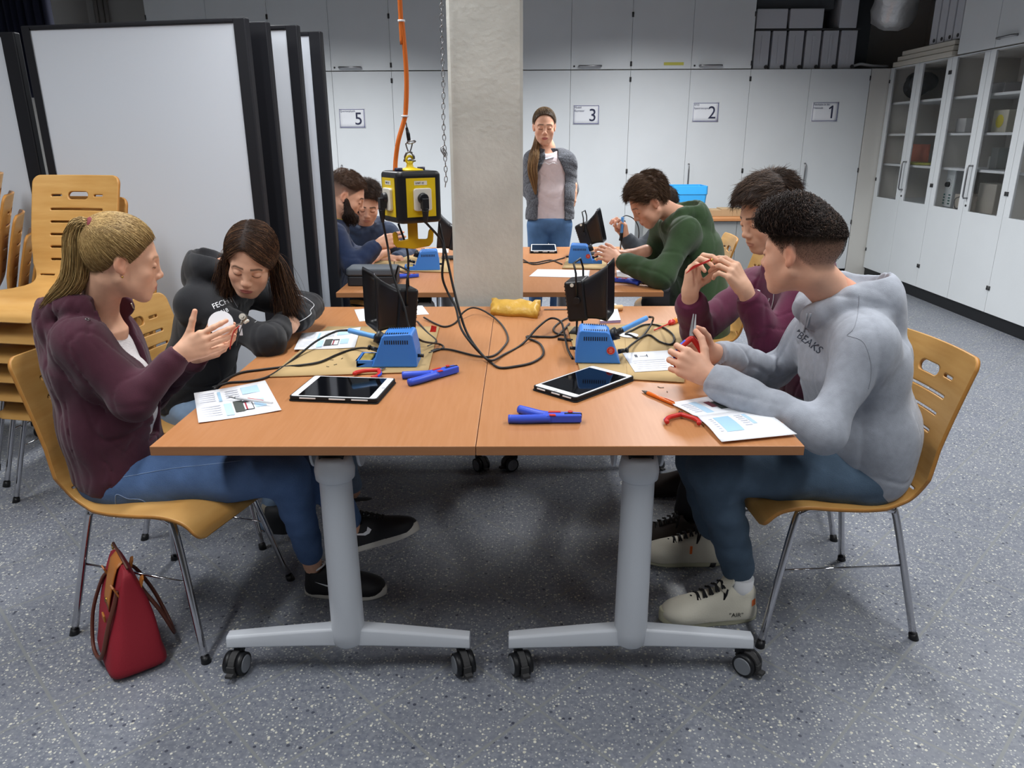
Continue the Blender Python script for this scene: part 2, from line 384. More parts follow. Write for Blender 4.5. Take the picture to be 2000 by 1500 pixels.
for i in range(12):
    t_ = i/11; c = p0b.lerp(p1b, t_); r = .19+.05*t_+.012*math.sin(i*2.3); F = frame(p1b-p0b)
    rings.append([c+F @ Vector((math.cos(2*math.pi*k/20)*r*(1+.06*math.sin(k*2.1+i)), math.sin(2*math.pi*k/20)*r*(1+.05*math.cos(k*3.3+i*1.7)), 0)) for k in range(20)])
mb.loft(rings); single('ventilation_duct', mb, [mat('foil', 'd4d4d4', .34, .55, bump=.6, bscale=18)], 'silver foil wrapped round duct coming down behind the corner cupboard', 'duct')
single('ceiling_beam', MB().bx(3.45, 3.6, 8.45, 8.7, ZL+.05, 3.3), [mat('duct_dark', '4b4e52')], 'dark grey vertical duct in the corner beside the foil duct', 'duct')
mb = MB(); c = PY(1700, 131, 8.25); mb.tube(catmull([(c.x-.16, 8.3, ZL+.03), (c.x-.08, 8.3, ZL+.05), (c.x+.05, 8.32, ZL+.035), (c.x+.22, 8.35, ZL+.03)], 5), .014, 8)
single('rolled_foil', mb, [M_paper], 'crumpled white roll lying on the corner cupboard', 'roll')

# ---- glass-door cupboards along the right wall (fronts at X = 3.75)
XG = 3.75; M_glass = mat('pane_glass', 'ffffff', .02, trans=1.0, ior=1.12, spec=.5)
def glassunit(y0, y1, label, last=False):
    """two glass doors between y0 (near) and y1 (far)"""
    t = thing('glass_cupboard', label, 'cupboard', (XG, (y0+y1)/2, 0), 0, 'glass-door cupboards on the right wall')
    ym = (y0+y1)/2; cb = MB()
    cb.bx(XG+.02, XR-.005, y0, y0+.016, .1, ZL); cb.bx(XG+.02, XR-.005, y1-.016, y1, .1, ZL); cb.bx(XR-.02, XR-.005, y0, y1, .1, ZL); cb.bx(XG+.02, XR-.005, y0, y1, ZL-.016, ZL); cb.bx(XG+.02, XR-.005, y0, y1, .1, .116)
    build('body', cb, M_whiteS, t)
    build('plinth', MB().bx(XG+.05, XR-.01, y0, y1, 0, .1), M_black, t)
    for z in (.82, 1.17, 1.46, 1.76): build('shelf', MB().bx(XG+.045, XR-.02, y0+.016, y1-.016, z, z+.02), M_white, t)
    for k, (a, b) in enumerate(((y0, ym), (ym, y1))):
        d = MB(); s = .075; a += .002; b -= .002
        d.bx(XG, XG+.019, a, b, .105, .855); d.bx(XG, XG+.019, a, b, 2.1-.004, ZL); d.bx(XG, XG+.019, a, a+s, .855, 2.096); d.bx(XG, XG+.019, b-s, b, .855, 2.096)
        dd = build('door', d, M_white, t, bev=.0012)
        build('pane', MB().bx(XG+.008, XG+.011, a+s, b-s, .855, 2.096), M_glass, dd)
        if k == 0:
            h = MB(); hy = b-.035; pull_handle(h, (XG, hy, .96), (XG, hy, 1.22), (-1, 0, 0), .0075, .04); build('handle', h, M_steel, dd)
            build('lock', MB().cyl((XG-.006, hy, .9), (XG, hy, .9), .009, n=12), M_black, dd)
        yy = a+.012 if k == 0 else b-.012
        for z in (.3, 1.03, 1.98): build('hinge', MB().cyl((XG-.003, yy, z-.016), (XG-.003, yy, z+.016), .008, n=8), M_gap, dd)
ya = PX(1733+2, 135, XG).y; yb1 = PX(1855, 112, XG).y; yb2 = PX(1990, 80, XG).y
yG = [8.19, 7.06, 5.96, 4.8, 3.6, 2.4, 1.2]
gl = ['glass-door cupboard at the far end of the right wall, next to the corner', 'glass-door cupboard with the white dial instrument inside, second from the corner', 'glass-door cupboard at the right edge, third from the corner', 'white glass-door cupboard, fourth from the corner']
YGU = [(yG[1], yG[0]), (yG[2], yG[1]), (yG[3], yG[2]), (yG[4], yG[3])]
for (a, b), l in zip(YGU, gl): glassunit(a, b, l)
bo = build('baseboard_right', MB().bx(XG+.02, XG+.05, 3.6, 8.19, 0, .1), M_black); bo['kind'] = 'structure'
# upper solid cupboards above the nearer glass units, boards stacked over the far one
for k, (a, b) in enumerate(((5.96-.02, 7.0), (4.78, 5.92))):
    t = thing('top_cupboard', ['white top cupboard on the right wall beside the stack of boards', 'white top cupboard at the right edge above the third glass cupboard'][k], 'cupboard', (XG, (a+b)/2, ZL+.01), 0, None)
    build('body', MB().bx(XG+.02, XR-.005, a, b, ZL+.01, 3.1), M_whiteS, t)
    for q in (0, 1):
        y0, y1 = a+(b-a)/2*q+.002, a+(b-a)/2*(q+1)-.002
        d = build('door', MB().bx(XG, XG+.019, y0, y1, ZL+.012, 3.1), M_white, t, bev=.0015)
        if q == 0: h = MB(); pull_handle(h, (XG, y1-.05, ZL+.07), (XG, y1-.27, ZL+.07), (-1, 0, 0), .009, .035); build('handle', h, M_steel, d)
names = ['lowest', 'middle', 'topmost']
for i in range(3):
    single('shelf_board', MB().bx(XG-.03+.01*i, XR-.02, 7.03+.01*i, 8.1-.06*i, ZL+.004+.045*i, ZL+.045+.045*i), [mat('board_cream', 'cfcabd', .6)], 'cream shelf board stacked on the far glass cupboard, %s of three' % names[i], 'board', 'boards stacked on the glass cupboard', bev=.003)
for i in range(4):
    y = 7.05+.13*i
    o = single('storage_box', MB().bx(XG+.02, XG+.4, y, y+.11, ZL+.142, ZL+.52), [bw], 'white upright box on the stacked boards, %s from the right' % ['first', 'second', 'third', 'last'][i], 'box', 'white boxes standing on the boards', bev=.006)
    build('clip', MB().cyl((-.195, -.03, .03), (-.185, -.03, .03), .016, n=10), M_gap, o, world=False)
# contents of the glass cupboards
def inside(name, mb, m, label, cat, **k): return single(name, mb, m, label, cat, **k)
def gy(px, py, X=XG+.25): return PX(px, py, X)
def cbox(name, px, py, w, d, h, shelf, m, label, cat, bev=.004, X=XG+.22):
    p = gy(px, py, X); return inside(name, MB().bx(X-d/2, X+d/2, p.y-w/2, p.y+w/2, shelf, shelf+h), m, label, cat, bev=bev)
S1, S2, S3, S0 = 1.192, 1.482, 1.782, .842
# dial instrument standing in the second unit
p = gy(1856, 400, XG+.16); w = .17
t = thing('dial_instrument', 'white boxed laboratory instrument with a black dial behind glass', 'instrument', (XG+.16, p.y, S0))
build('case', MB().bx(XG+.12, XG+.3, p.y-w/2, p.y+w/2, S0, S0+.33), mat('instrument_grey', '9fa3a6', .5), t, bev=.006)
build('front_panel', MB().bx(XG+.116, XG+.12, p.y-w/2+.008, p.y+w/2-.008, S0+.008, S0+.322), mat('instrument_white', 'e2e8ea', .4), t)
kn = MB().cyl((XG+.116, p.y, S0+.2), (XG+.09, p.y, S0+.2), .024, .02, 16); build('dial', kn, M_black, t)
rg = MB()
for q in range(14):
    a = math.radians(-140+20*q); rg.box((XG+.115, p.y+math.sin(a)*.045, S0+.2+math.cos(a)*.045), (.002, .004, .004))
build('scale_marks', rg, M_ink, t)
for q in range(4):
    for e in (-.052, -.036, .036, .052): build('button', MB().box((XG+.114, p.y+e, S0+.035+.025*q), (.006, .01, .012)), mat('teal', '2f6f68', .5), t)
pp = gy(1914, 404)
for (x, y, w_, d_, h_, s_, c_, l_, ct) in (
    (1910, 405, .3, .26, .13, S0, 'b9b2a6', 'beige measuring device with cables on the lowest visible shelf, second glass cupboard', 'device'),
    (1950, 395, .24, .22, .24, S0, 'a9a59b', 'grey beige cabinet-shaped device beside the cabled device', 'device'),
    (1952, 315, .1, .1, .17, S1, '8d9290', 'small grey canister on the second shelf behind glass', 'canister'),
    (1940, 320, .06, .06, .1, S1, 'c8cac6', 'small pale bottle beside the grey canister', 'bottle'),
    (1890, 240, .3, .2, .12, S2, 'c4c6c8', 'light grey apparatus on the third shelf, second glass cupboard', 'device'),
    (1870, 247, .15, .15, .06, S2, '8b9496', 'dark grey small apparatus in front of the light grey one', 'device'),
    (1978, 232, .2, .2, .17, S2, 'c2c1b2', 'pale carton with a yellow round sticker behind glass', 'box'),
    (1810, 285, .34, .3, .02, S1+.0, 'b7bb58', 'yellow green folder lying on a shelf in the far glass cupboard', 'folder'),
    (1965, 170, .3, .2, .08, S3, 'a7a8aa', 'flat grey case on the top shelf, second glass cupboard', 'case')):
    o = cbox(ct.replace(' ', '_') if ct != 'device' else 'measuring_device', x, y, w_, d_, h_, s_, [mat('in_'+c_, c_, .6)], l_, ct)
    if 'sticker' in l_:
        build('sticker', MB().cyl((-d_/2-.002, 0, h_/2), (-d_/2, 0, h_/2), .05, n=20), mat('sticker_yellow', 'c9bd3c', .6), o, world=False)
    if 'cables' in l_: build('cable', MB().tube(catmull([(-.14, -.08, .1), (-.17, -.03, .03), (-.17, .05, .02), (-.15, .1, .09), (-.13, .02, .12)], 6), .004, 6), M_black, o, world=False)
mb = MB(); p = gy(1800, 260, XG+.2); mb.bx(XG+.2, XG+.215, p.y-.18, p.y+.18, 1.215, 1.38); single('red_folder', mb, [mat('dull_orange', 'a8604a', .7)], 'dull orange folder standing in the far glass cupboard', 'folder')

# ---- curtain and pipes at the top left
mb = MB(); P = []; a = PY(-40, 20, 5.2); b = PY(96, 20, 5.2)
for i in range(61):
    x = a.x+(b.x-a.x)*i/60
    for z in (1.72, 3.3): P.append((x, 5.2+.05*math.sin(i*.95)+.02*math.sin(i*2.1), z))
mb.grid(P, 61, 2); single('stage_curtain', mb, [mat('navy_cloth', '171a2c', .95)], 'dark navy curtain hanging at the top left corner', 'curtain', solid=.004)
for k, px in enumerate((186, 196, 206)):
    p = PY(px, 20, YB-.08); single('conduit_pipe', MB().cyl((p.x, YB-.06, 1.2), (p.x, YB-.06, 3.34), .022 if k != 1 else .03, n=12), [mat('pipe_grey', '8f8c88', .5)], 'grey vertical conduit pipe above the pinboards, %s of three' % ['left', 'middle', 'right'][k], 'pipe', 'conduit pipes on the back wall')
# ================================================================ pinboards
M_board = mat('board_face', 'dfe5ee', 0.4); M_frame = mat('board_frame', '1b1c22', 0.5)
def pinboard(xr, y, w, h, rz, fw, label, face=M_board, z0=.12):
    """right edge at xr, turned by rz about it"""
    t = thing('mobile_pinboard', label, 'pinboard', (xr, y, 0), rz, 'mobile pinboards parked in a row')
    f = MB(); fl = min(fw, .045); f.bx(-w+fl, -fw, -.014, .026, h-.02, h); f.bx(-w+fl, -fw, -.014, .026, z0, z0+.05); f.bx(-w, -w+fl, -.014, .026, z0, h); f.bx(-fw, 0, -.014, .026, z0, h)
    build('frame', f, M_frame, t, world=False, bev=.006)
    build('board_panel', MB().bx(-w+.02, -.02, -.006, .018, z0+.02, h-.02), face, t, world=False)
    for x in (-w+.12, -.12):
        l = build('foot', MB().bx(x-.02, x+.02, -.25, .25, .065, .1).bx(x-.015, x+.015, .004, .024, .08, z0+.02), M_frame, t, world=False, bev=.004)
        for e in (-.22, .22): build('caster', MB().cyl((x-.012, e, .03), (x+.012, e, .03), .03, n=16), M_blackm, l, world=False)
    return t
M_boarddark = mat('board_dark', '15161c', .7)
pinboard(PY(482, 45, 3.50).x, 3.50, 1.11, 1.945, -.19, .055, 'largest white mobile pinboard in front, behind the two women')
pinboard(PY(523, 45, 3.62).x, 3.62, 1.06, 1.945, -.17, .13, 'dark-faced mobile pinboard right behind the largest white one', face=M_boarddark)
pinboard(PY(582, 50, 3.80).x, 3.80, 1.06, 1.955, -.16, .055, 'white mobile pinboard, third in the row, mostly hidden')
pinboard(PY(627, 58, 4.02).x, 4.02, 1.06, 1.955, -.15, .06, 'white mobile pinboard, rearmost of the row, next to the bearded man')
pinboard(PY(30, 60, 3.78).x, 3.78, 1.06, 1.93, -.12, .07, 'white mobile pinboard at the left edge of the photo, behind the stacked chairs')

# ================================================================ tables
M_lam = mat('beech_laminate', 'b57d52', 0.40, noise=.06, nscale=6, stretch=(18, 1.2, 1), spec=.4, col2='ae7548')
M_lamE = mat('beech_edge', 'a5714a', 0.45, noise=.05, nscale=8, stretch=(1, 1, 10))
M_legs = mat('leg_grey', 'ccd1d8', 0.35, 0.0)
M_cast = mat('caster_grey', '7c8086', .45)
def caster(parent, x, y, zt, yaw, mbk):
    """twin wheel swivel caster under (x, y)"""
    R = Matrix.Rotation(yaw, 4, 'Z'); M = Matrix.Translation((x, y, 0)) @ R
    c = build('caster', MB().cyl((0, 0, .055), (0, 0, zt), .011, n=12, M=M).box((.0, 0, .063), (.03, .02, .022), M=M), M_black, parent, bev=.003)
    for e in (-1, 1):
        w = MB(); w.cyl((-.022, e*.010, .033), (-.022, e*.027, .033), .033, .032, 28, M=M)
        build('wheel', w, M_black, c); w2 = MB(); w2.cyl((-.022, e*.027, .033), (-.022, e*.0295, .033), .026, .024, 28, M=M); build('wheel_cap', w2, M_cast, c)
    f = MB(); 
    pts = [(-.022+math.cos(a)*.037, math.sin(a)*.037+.033) for a in [math.radians(q) for q in range(20, 171, 15)]]; pts += [(-.022+math.cos(a)*.031, math.sin(a)*.031+.033) for a in [math.radians(q) for q in range(170, 19, -15)]]
    f.add([M @ Vector((p[0], s, p[1])) for s in (-.009, .009) for p in pts], [(k, (k+1) % len(pts), len(pts)+(k+1) % len(pts), len(pts)+k) for k in range(len(pts))]+[tuple(range(len(pts))), tuple(range(len(pts), 2*len(pts)))[::-1]], 0)
    f.box((-.055, 0, .03), (.012, .022, .028), M=M); f.box((-.064, 0, .022), (.02, .02, .008), M=M)
    build('fender', f, M_gap, c)
def tleg(t, cx, y, z0, yaws):
    rings = []
    prof = [(.038, .092), (.0445, .10), (.046, .14), (.045, .3), (.0435, .45), (.0425, .60), (.043, .62)]
    leg = MB()
    leg.lathe([(r, z) for r, z in prof], 32, sx=1.0, M=T((cx, y, 0)))
    L = build('leg', leg, M_legs, t)
    co = MB(); co.lathe([(.0445, .60), (.051, .606), (.053, .63), (.047, .66), (.039, .672)], 32, M=T((cx, y, 0))); build('collar', co, M_legs, L)
    br = MB(); br.bx(cx-.032, cx+.032, y-.03, y+.03, .66, .714); br.bx(cx-.05, cx+.05, y-.055, y+.10, .704, .7145); build('bracket', br, M_blackm, L, bev=.004)
    for e in (-.066, .058): build('tilt_plate', MB().cyl((cx+e, y+.05, .665), (cx+e+.008, y+.05, .665), .048, n=28), M_legs, L, bev=.002)
    f = MB(); rings = []
    for i in range(25):
        u = -1+2*i/24; x = cx+.345*u; a = abs(u); zt = .148-.032*a**1.15; th = .058-.02*a; hw = .027-.004*a
        if i in (0, 24): pass
        zb = zt-th; c = .006
        rings.append([Vector((x, y-hw+c, zb)), Vector((x, y+hw-c, zb)), Vector((x, y+hw, zb+c)), Vector((x, y+hw-.004, zt-c)), Vector((x, y+hw-.004-c, zt)), Vector((x, y-hw+.004+c, zt)), Vector((x, y-hw+.004, zt-c)), Vector((x, y-hw, zb+c))])
    f.loft(rings); F = build('foot', f, M_legs, t, bev=.002)
    F['label'] = 'long arched foot bar'
    for e, yw in zip((-1, 1), yaws): caster(F, cx+e*.318, y, .085, yw, None)
def work_table(x0, y0, label, yaws, W_=.8, L_=1.6, grp=None):
    t = thing('work_table', label, 'table', (x0+W_/2, y0+L_/2, 0), 0, grp)
    tp = MB(); tp.bx(x0+.0008, x0+W_-.0008, y0, y0+L_, .7155, .74)
    o = build('tabletop', tp, [M_lam, M_lamE], t, bev=.0015)
    for p in o.data.polygons:
        if abs(p.normal.z) < .5: p.material_index = 1
    rl = MB(); 
    for e in (.12, W_-.15): rl.bx(x0+e, x0+e+.03, y0+.2, y0+L_-.2, .68, .7145)
    build('rail', rl, M_legs, t)
    tleg(t, x0+W_/2+(.02 if x0 < -.5 else .02), y0+.115, 0, yaws[0]); tleg(t, x0+W_/2, y0+L_-.115, 0, yaws[1])
    return t
TX, TY = -.906, 1.687
work_table(TX, TY, 'left front orange-brown work table on grey castor legs', ((math.pi/2-.15, math.pi/2+.4), (.5, 2.2)), grp='front pair of work tables')
work_table(TX+.8, TY, 'right front orange-brown work table on grey castor legs', ((math.radians(110), math.radians(135)), (.5, 2.2)), grp='front pair of work tables')
work_table(-.895, 3.61, 'left rear work table behind the concrete pillar, with the grey case', ((1.2, 1.9), (.5, 2.2)), grp='rear pair of work tables')
work_table(-.095, 3.61, 'right rear work table in front of the standing woman', ((1.2, 1.9), (.5, 2.2)), grp='rear pair of work tables')

# ================================================================ chairs
M_ply = mat('plywood', 'd2a462', 0.38, noise=.09, nscale=5, stretch=(1.2, 1.2, 9), col2='c4924f', spec=.45)
M_plyd = mat('plywood_edge', 'b9803c', 0.5, noise=.08, nscale=40)
# side profile of the bent shell: distance forward x, height z
PROF = catmull([(.262, 0, .385), (.250, 0, .412), (.215, 0, .437), (.15, 0, .450), (.05, 0, .442), (-.05, 0, .434), (-.125, 0, .436), (-.175, 0, .452), (-.205, 0, .49), (-.228, 0, .56), (-.258, 0, .68), (-.292, 0, .80), (-.315, 0, .875)], 10)
def shell_mesh():
    S = [0.0]
    for a, b in zip(PROF, PROF[1:]): S.append(S[-1]+(b-a).length)
    tot = S[-1]
    def at(s):
        s = min(max(s, 0), tot); i = 0
        lo, hi = 0, len(S)-1
        while hi-lo > 1:
            m = (lo+hi)//2
            if S[m] <= s: lo = m
            else: hi = m
        t = (s-S[lo])/(S[hi]-S[lo]); return PROF[lo].lerp(PROF[hi], t)
    def sdrr(u, s, cu, cs, hw, hh, r):
        dx, dy = abs(u-cu)-hw+r, abs(s-cs)-hh+r
        return math.hypot(max(dx, 0), max(dy, 0))+min(max(dx, dy), 0)-r
    top = tot
    holes = [(0, top-.085, .048, .0165, .0165), (-.1, top-.085, .024, .0045, .0045), (.1, top-.085, .024, .0045, .0045)]
    holes += [(0, top-.142-.052*k, .125, .0045, .0045) for k in range(5)]
    holes += [(-.135, .50, .035, .004, .004), (.135, .50, .035, .004, .004)]
    def halfw(s):
        f = s/tot
        if f < .08: return .205
        if f < .42: return .205+.012*math.sin((f-.08)/.34*math.pi)
        if f < .6: return .205-.020*math.sin((f-.42)/.18*math.pi)
        return .205
    def hole(u, s): return min(sdrr(u, s, *h) for h in holes)
    NU, = (120,); NS = int(tot/.0036); us = [-1+2*i/NU for i in range(NU+1)]
    # put grid lines on the slot edges
    lines = sorted(set([round(tot*i/NS, 5) for i in range(NS+1)]))
    for h in holes[1:]:
        for e in (-h[3], h[3]):
            v = h[1]+e; k = min(range(len(lines)), key=lambda q: abs(lines[q]-v)); lines[k] = v
    lines = sorted(lines); uv = [[u*halfw(v), v, halfw(v)] for v in lines for u in us]; n = NU+1; fs = []; hv = set(); ov = set(); kept = set()
    outer = lambda X, Sx, w: sdrr(X, Sx, 0, tot/2, w, tot/2, .035)
    for i in range(len(lines)-1):
        for j in range(NU):
            q = (i*n+j, i*n+j+1, (i+1)*n+j+1, (i+1)*n+j)
            cu = sum(uv[k][0] for k in q)/4; cs = sum(uv[k][1] for k in q)/4; w = uv[q[0]][2]
            if hole(cu, cs) < 0: hv.update(q)
            elif outer(cu, cs, w) > 0: ov.update(q)
            else: fs.append(q); kept.update(q)
    vs = []; e = 1e-4
    for k, (X, Sx, w) in enumerate(uv):
        if k in kept and k in hv:
            for _ in range(2): d = hole(X, Sx); gx = (hole(X+e, Sx)-d)/e; gs = (hole(X, Sx+e)-d)/e; X -= gx*d; Sx -= gs*d
        elif k in kept and (k in ov or abs(abs(X)-w) < 1e-6 or Sx < 1e-6 or Sx > tot-1e-6):
            for _ in range(2): d = outer(X, Sx, w); gx = (outer(X+e, Sx, w)-d)/e; gs = (outer(X, Sx+e, w)-d)/e; X -= gx*d; Sx -= gs*d
        p = at(Sx); f = Sx/tot; cur = .022*(X/.2)**2*max(0, min(1, (f-.5)*5)); dish = -.008*(1-(X/.2)**2)*math.sin(max(0, min(1, f/.4))*math.pi)
        vs.append((p.x+cur, X, p.z+dish))
    mb = MB(); mb.add(vs, fs, 0, True); return mb
def make_chair(label, grp):
    t = thing('plywood_chair', label, 'chair', (0, 0, 0), 0, grp)
    s = build('seat_shell', shell_mesh(), [M_ply, M_plyd], t, world=False)
    bm = bmesh.new(); bm.from_mesh(s.data)
    for v in [v for v in bm.verts if not v.link_faces]: bm.verts.remove(v)
    bm.to_mesh(s.data); bm.free()
    md = s.modifiers.new('solid', 'SOLIDIFY'); md.thickness = .011; md.offset = 0; md.material_offset_rim = 1
    dg = bpy.context.evaluated_depsgraph_get(); me2 = bpy.data.meshes.new_from_object(s.evaluated_get(dg)); s.modifiers.clear(); s.data = me2
    for e in (-1, 1):
        w = .205*e; wi = .165*e
        for nm, P in (('leg', [(.245, w+.02*e, 0), (.16, wi+.005*e, .37), (.135, wi, .415), (.09, wi, .425), (0, wi, .423)]), ('leg', [(-.235, w+.02*e, 0), (-.155, wi+.005*e, .37), (-.13, wi, .41), (-.08, wi, .42), (0, wi, .423)])):
            L = build('leg', MB().tube(catmull(P, 6), .0105, 12), M_chrome, t, world=False)
            f = P[0]; d = (Vector(P[1])-Vector(P[0])).normalized()
            build('rubber_foot', MB().cyl(Vector(f)-d*.004, Vector(f)+d*.02, .0145, .0125, 14), M_black, L, world=False)
        build('side_brace', MB().tube([(.19, wi+.022*e, .235), (-.185, wi+.022*e, .235)], .0035, 8), M_chrome, t, world=False)
    build('seat_support', MB().tube([(.1, -.165, .425), (.1, .165, .425)], .009, 10).tube([(-.1, -.165, .420), (-.1, .165, .420)], .009, 10), M_chrome, t, world=False)
    return t
def put(o, loc, rz, label=None, grp=None, tilt=None):
    o.location = loc; o.rotation_euler = (0, 0, rz)
    if label: o['label'] = label
    if grp: o['group'] = grp
    return o
chair0 = make_chair('light wooden slotted chair with chrome legs under the ponytailed woman', 'plywood chairs around the front tables')
def feet_place(rear, front, side):
    """chair placed from its near rear and near front foot on the floor; side=+1 if those are the chair's left feet"""
    d = Vector(front)-Vector(rear); a = math.atan2(d.y, d.x); m = (Vector(front)+Vector(rear))/2
    lat = Vector((-math.sin(a), math.cos(a)))
    c = Vector((m.x, m.y))-lat*.225*side
    return (c.x, c.y, 0), a
l, a = feet_place((-1.361, 1.949, 0), (-.944, 1.831, 0), -1); put(chair0, l, a); CH1 = (l, a)
chR = copy_tree(chair0); l, a = feet_place((1.185, 1.936, 0), (.746, 1.901, 0), 1); put(chR, l, a, 'light wooden slotted chair with chrome legs under the man in the grey hoodie'); CH2 = (l, a)
chM = copy_tree(chair0); put(chM, (.99, 2.78, 0), math.radians(172), 'light wooden chair under the man in the maroon hoodie')
chG = copy_tree(chair0); put(chG, (-1.17, 2.72, 0), math.radians(-8), 'light wooden chair under the dark-haired woman')
gB = 'plywood chairs around the rear tables'
put(copy_tree(chair0), (.98, 4.0, 0), math.radians(170), 'light wooden chair under the man in the green hoodie', gB)
put(copy_tree(chair0), (1.02, 4.72, 0), math.radians(176), 'light wooden chair at the rear table whose back shows behind the green hoodie', gB)
put(copy_tree(chair0), (-1.22, 4.35, 0), math.radians(4), 'light wooden chair under the bearded man', gB)
put(copy_tree(chair0), (-1.2, 4.95, 0), math.radians(-4), 'light wooden chair under the young man next to the bearded man', gB)
# stacks: every nested chair sits higher and a little further forward; placed from the back rest of the uppermost chair
def stack(backtop, rz, n, where, fwd=.026, dz=.088):
    words = ['bottom', 'second', 'third', 'fourth', 'fifth', 'sixth']; d = Vector((math.cos(rz), math.sin(rz), 0))
    base = Vector((backtop.x, backtop.y, 0))+d*(.315-fwd*(n-1))
    for k in range(n):
        c = copy_tree(chair0); lb = 'wooden chair in the %s, %s' % (where, 'the uppermost' if k == n-1 else words[k]+' from the floor')
        put(c, base+d*fwd*k+Vector((0, 0, dz*k)), rz, lb, 'stacked plywood chairs')
stack(PY(155, 335, 3.22), math.radians(-101), 6, 'stack behind the ponytailed woman')
stack(PY(2, 330, 3.5), math.radians(-150), 6, 'leftmost stack, seen edge on')
# ================================================================ things on the tables
TZ = .7405
M_blue = mat('station_blue', '3f7fd0', .42); M_blued = mat('tool_blue', '3554cc', .4); M_red = mat('tool_red', 'c22a24', .4); M_blued2 = mat('handle_blue', '5b9be0', .4)
M_card = mat('cardboard', 'b79c6e', .85, noise=.05, nscale=6); M_cable = mat('cable_black', '18181a', .5); M_glossb = mat('screen_glass', '05060a', .06, spec=.6)
M_orange = mat('orange_cable', 'e07222', .5); M_yellow = mat('yellow_plastic', 'e3c414', .45); M_cream = mat('socket_cream', 'e4e0d2', .45)
def zpts(pts, z=TZ): return [PZ(p[0], p[1], z if len(p) < 3 else p[2]) for p in pts]
def flat_sheet(name, quad, label, cat, m=M_paper, z=TZ, th=.0006, curl=0.0, n=9, group=None, wave=0.0):
    q = [PZ(x, y, z) for x, y in quad]; P = []
    for i in range(n):
        for j in range(n):
            u, v = i/(n-1), j/(n-1); p = q[0]*(1-u)*(1-v)+q[1]*u*(1-v)+q[2]*u*v+q[3]*(1-u)*v
            P.append((p.x, p.y, z+th+curl*(u**3+(1-u)**3)*.5+wave*(math.sin(u*5+v*2)+1)))
    mb = MB(); mb.grid(P, n, n)
    o = single(name, mb, [m], label, cat, group, solid=th); return o, q
def on_sheet(o, q, z, items, parent_name='print'):
    """rectangles printed on a sheet: (u0,u1,v0,v1,colour)"""
    cols = {}
    for it in items: cols.setdefault(it[4], []).append(it)
    for c, its in cols.items():
        mb = MB()
        for u0, u1, v0, v1, _ in its:
            P = [q[0]*(1-u)*(1-v)+q[1]*u*(1-v)+q[2]*u*v+q[3]*(1-u)*v for u, v in ((u0, v0), (u1, v0), (u1, v1), (u0, v1))]
            mb.add([(p.x, p.y, z) for p in P], [(0, 1, 2, 3)])
        build('print', mb, mat('print_'+c, c, .8), o)
LB, GR_, TXT = 'b9d8ee', '4a4f4c', 'c9ccd8'
def leaflet_print(flip=False):
    it = [(.30, .34, .12, .45, 'a9cfe8'), (.62, .86, .10, .34, LB), (.34, .44, .55, .92, LB), (.72, .86, .55, .80, LB), (.46, .58, .52, .86, GR_), (.58, .70, .55, .60, '40454a'), (.58, .70, .82, .84, '40454a'), (.69, .70, .6, .84, '40454a'), (.60, .62, .6, .84, 'a03040')]
    it += [(.06, .26, .10+.07*k, .125+.07*k, TXT) for k in range(5)]+[(.06, .3, .56+.07*k, .58+.07*k, TXT) for k in range(5)]+[(.4, .58, .14+.07*k, .16+.07*k, TXT) for k in range(4)]
    return [(a, b, 1-d, 1-c, e) for a, b, c, d, e in it] if flip else it
o, q = flat_sheet('cardboard_mat', [(527, 738), (836, 728), (858, 640), (640, 640)], 'brown cardboard mat under the left front soldering station', 'mat', M_card, th=.0035)
on_sheet(o, q, TZ+.0062, [(.02, .98, .49, .493, 'a98a5c')])
o, q = flat_sheet('cardboard_mat', [(1136, 737), (1336, 749), (1352, 632), (1108, 640)], 'brown cardboard mat under the right front soldering station', 'mat', M_card, th=.0035)
on_sheet(o, q, TZ+.0062, [(.45, .452, .02, .98, 'a98a5c')])
ZC2 = TZ+.0062
o, q = flat_sheet('instruction_leaflet', [(388, 828), (550, 803), (518, 745), (379, 770)], 'printed white leaflet at the left table corner in front of the ponytailed woman', 'leaflet', curl=.006)
on_sheet(o, q, TZ+.0035, leaflet_print(True))
o, q = flat_sheet('instruction_leaflet', [(574, 684), (693, 680), (705, 640), (590, 652)], 'printed white leaflet lying on the left cardboard mat', 'leaflet', z=ZC2, curl=.004)
on_sheet(o, q, ZC2+.0028, leaflet_print(True))
o, q = flat_sheet('paper_card', [(702, 628), (742, 625), (734, 601), (692, 605)], 'small white card on the table left of the left fume extractor', 'card')
on_sheet(o, q, TZ+.0016, [(.45, .5, .3, .7, '9a9db0')])
flat_sheet('paper_card', [(800, 616), (838, 614), (825, 597), (796, 598)], 'small white card peeking out right of the left fume extractor', 'card')
o, q = flat_sheet('instruction_sheet', [(1240, 727), (1324, 722), (1310, 684), (1216, 690)], 'white printed sheet between the right station and the grey hoodie hands', 'sheet', z=ZC2)
on_sheet(o, q, ZC2+.0016, [(.1, .8, .12+.1*k, .14+.1*k, TXT) for k in range(5)]+[(.2, .26, .72, .86, '5a5d66'), (.45, .47, .7, .84, '5a5d66'), (.3, .45, .75, .77, '5a5d66')])
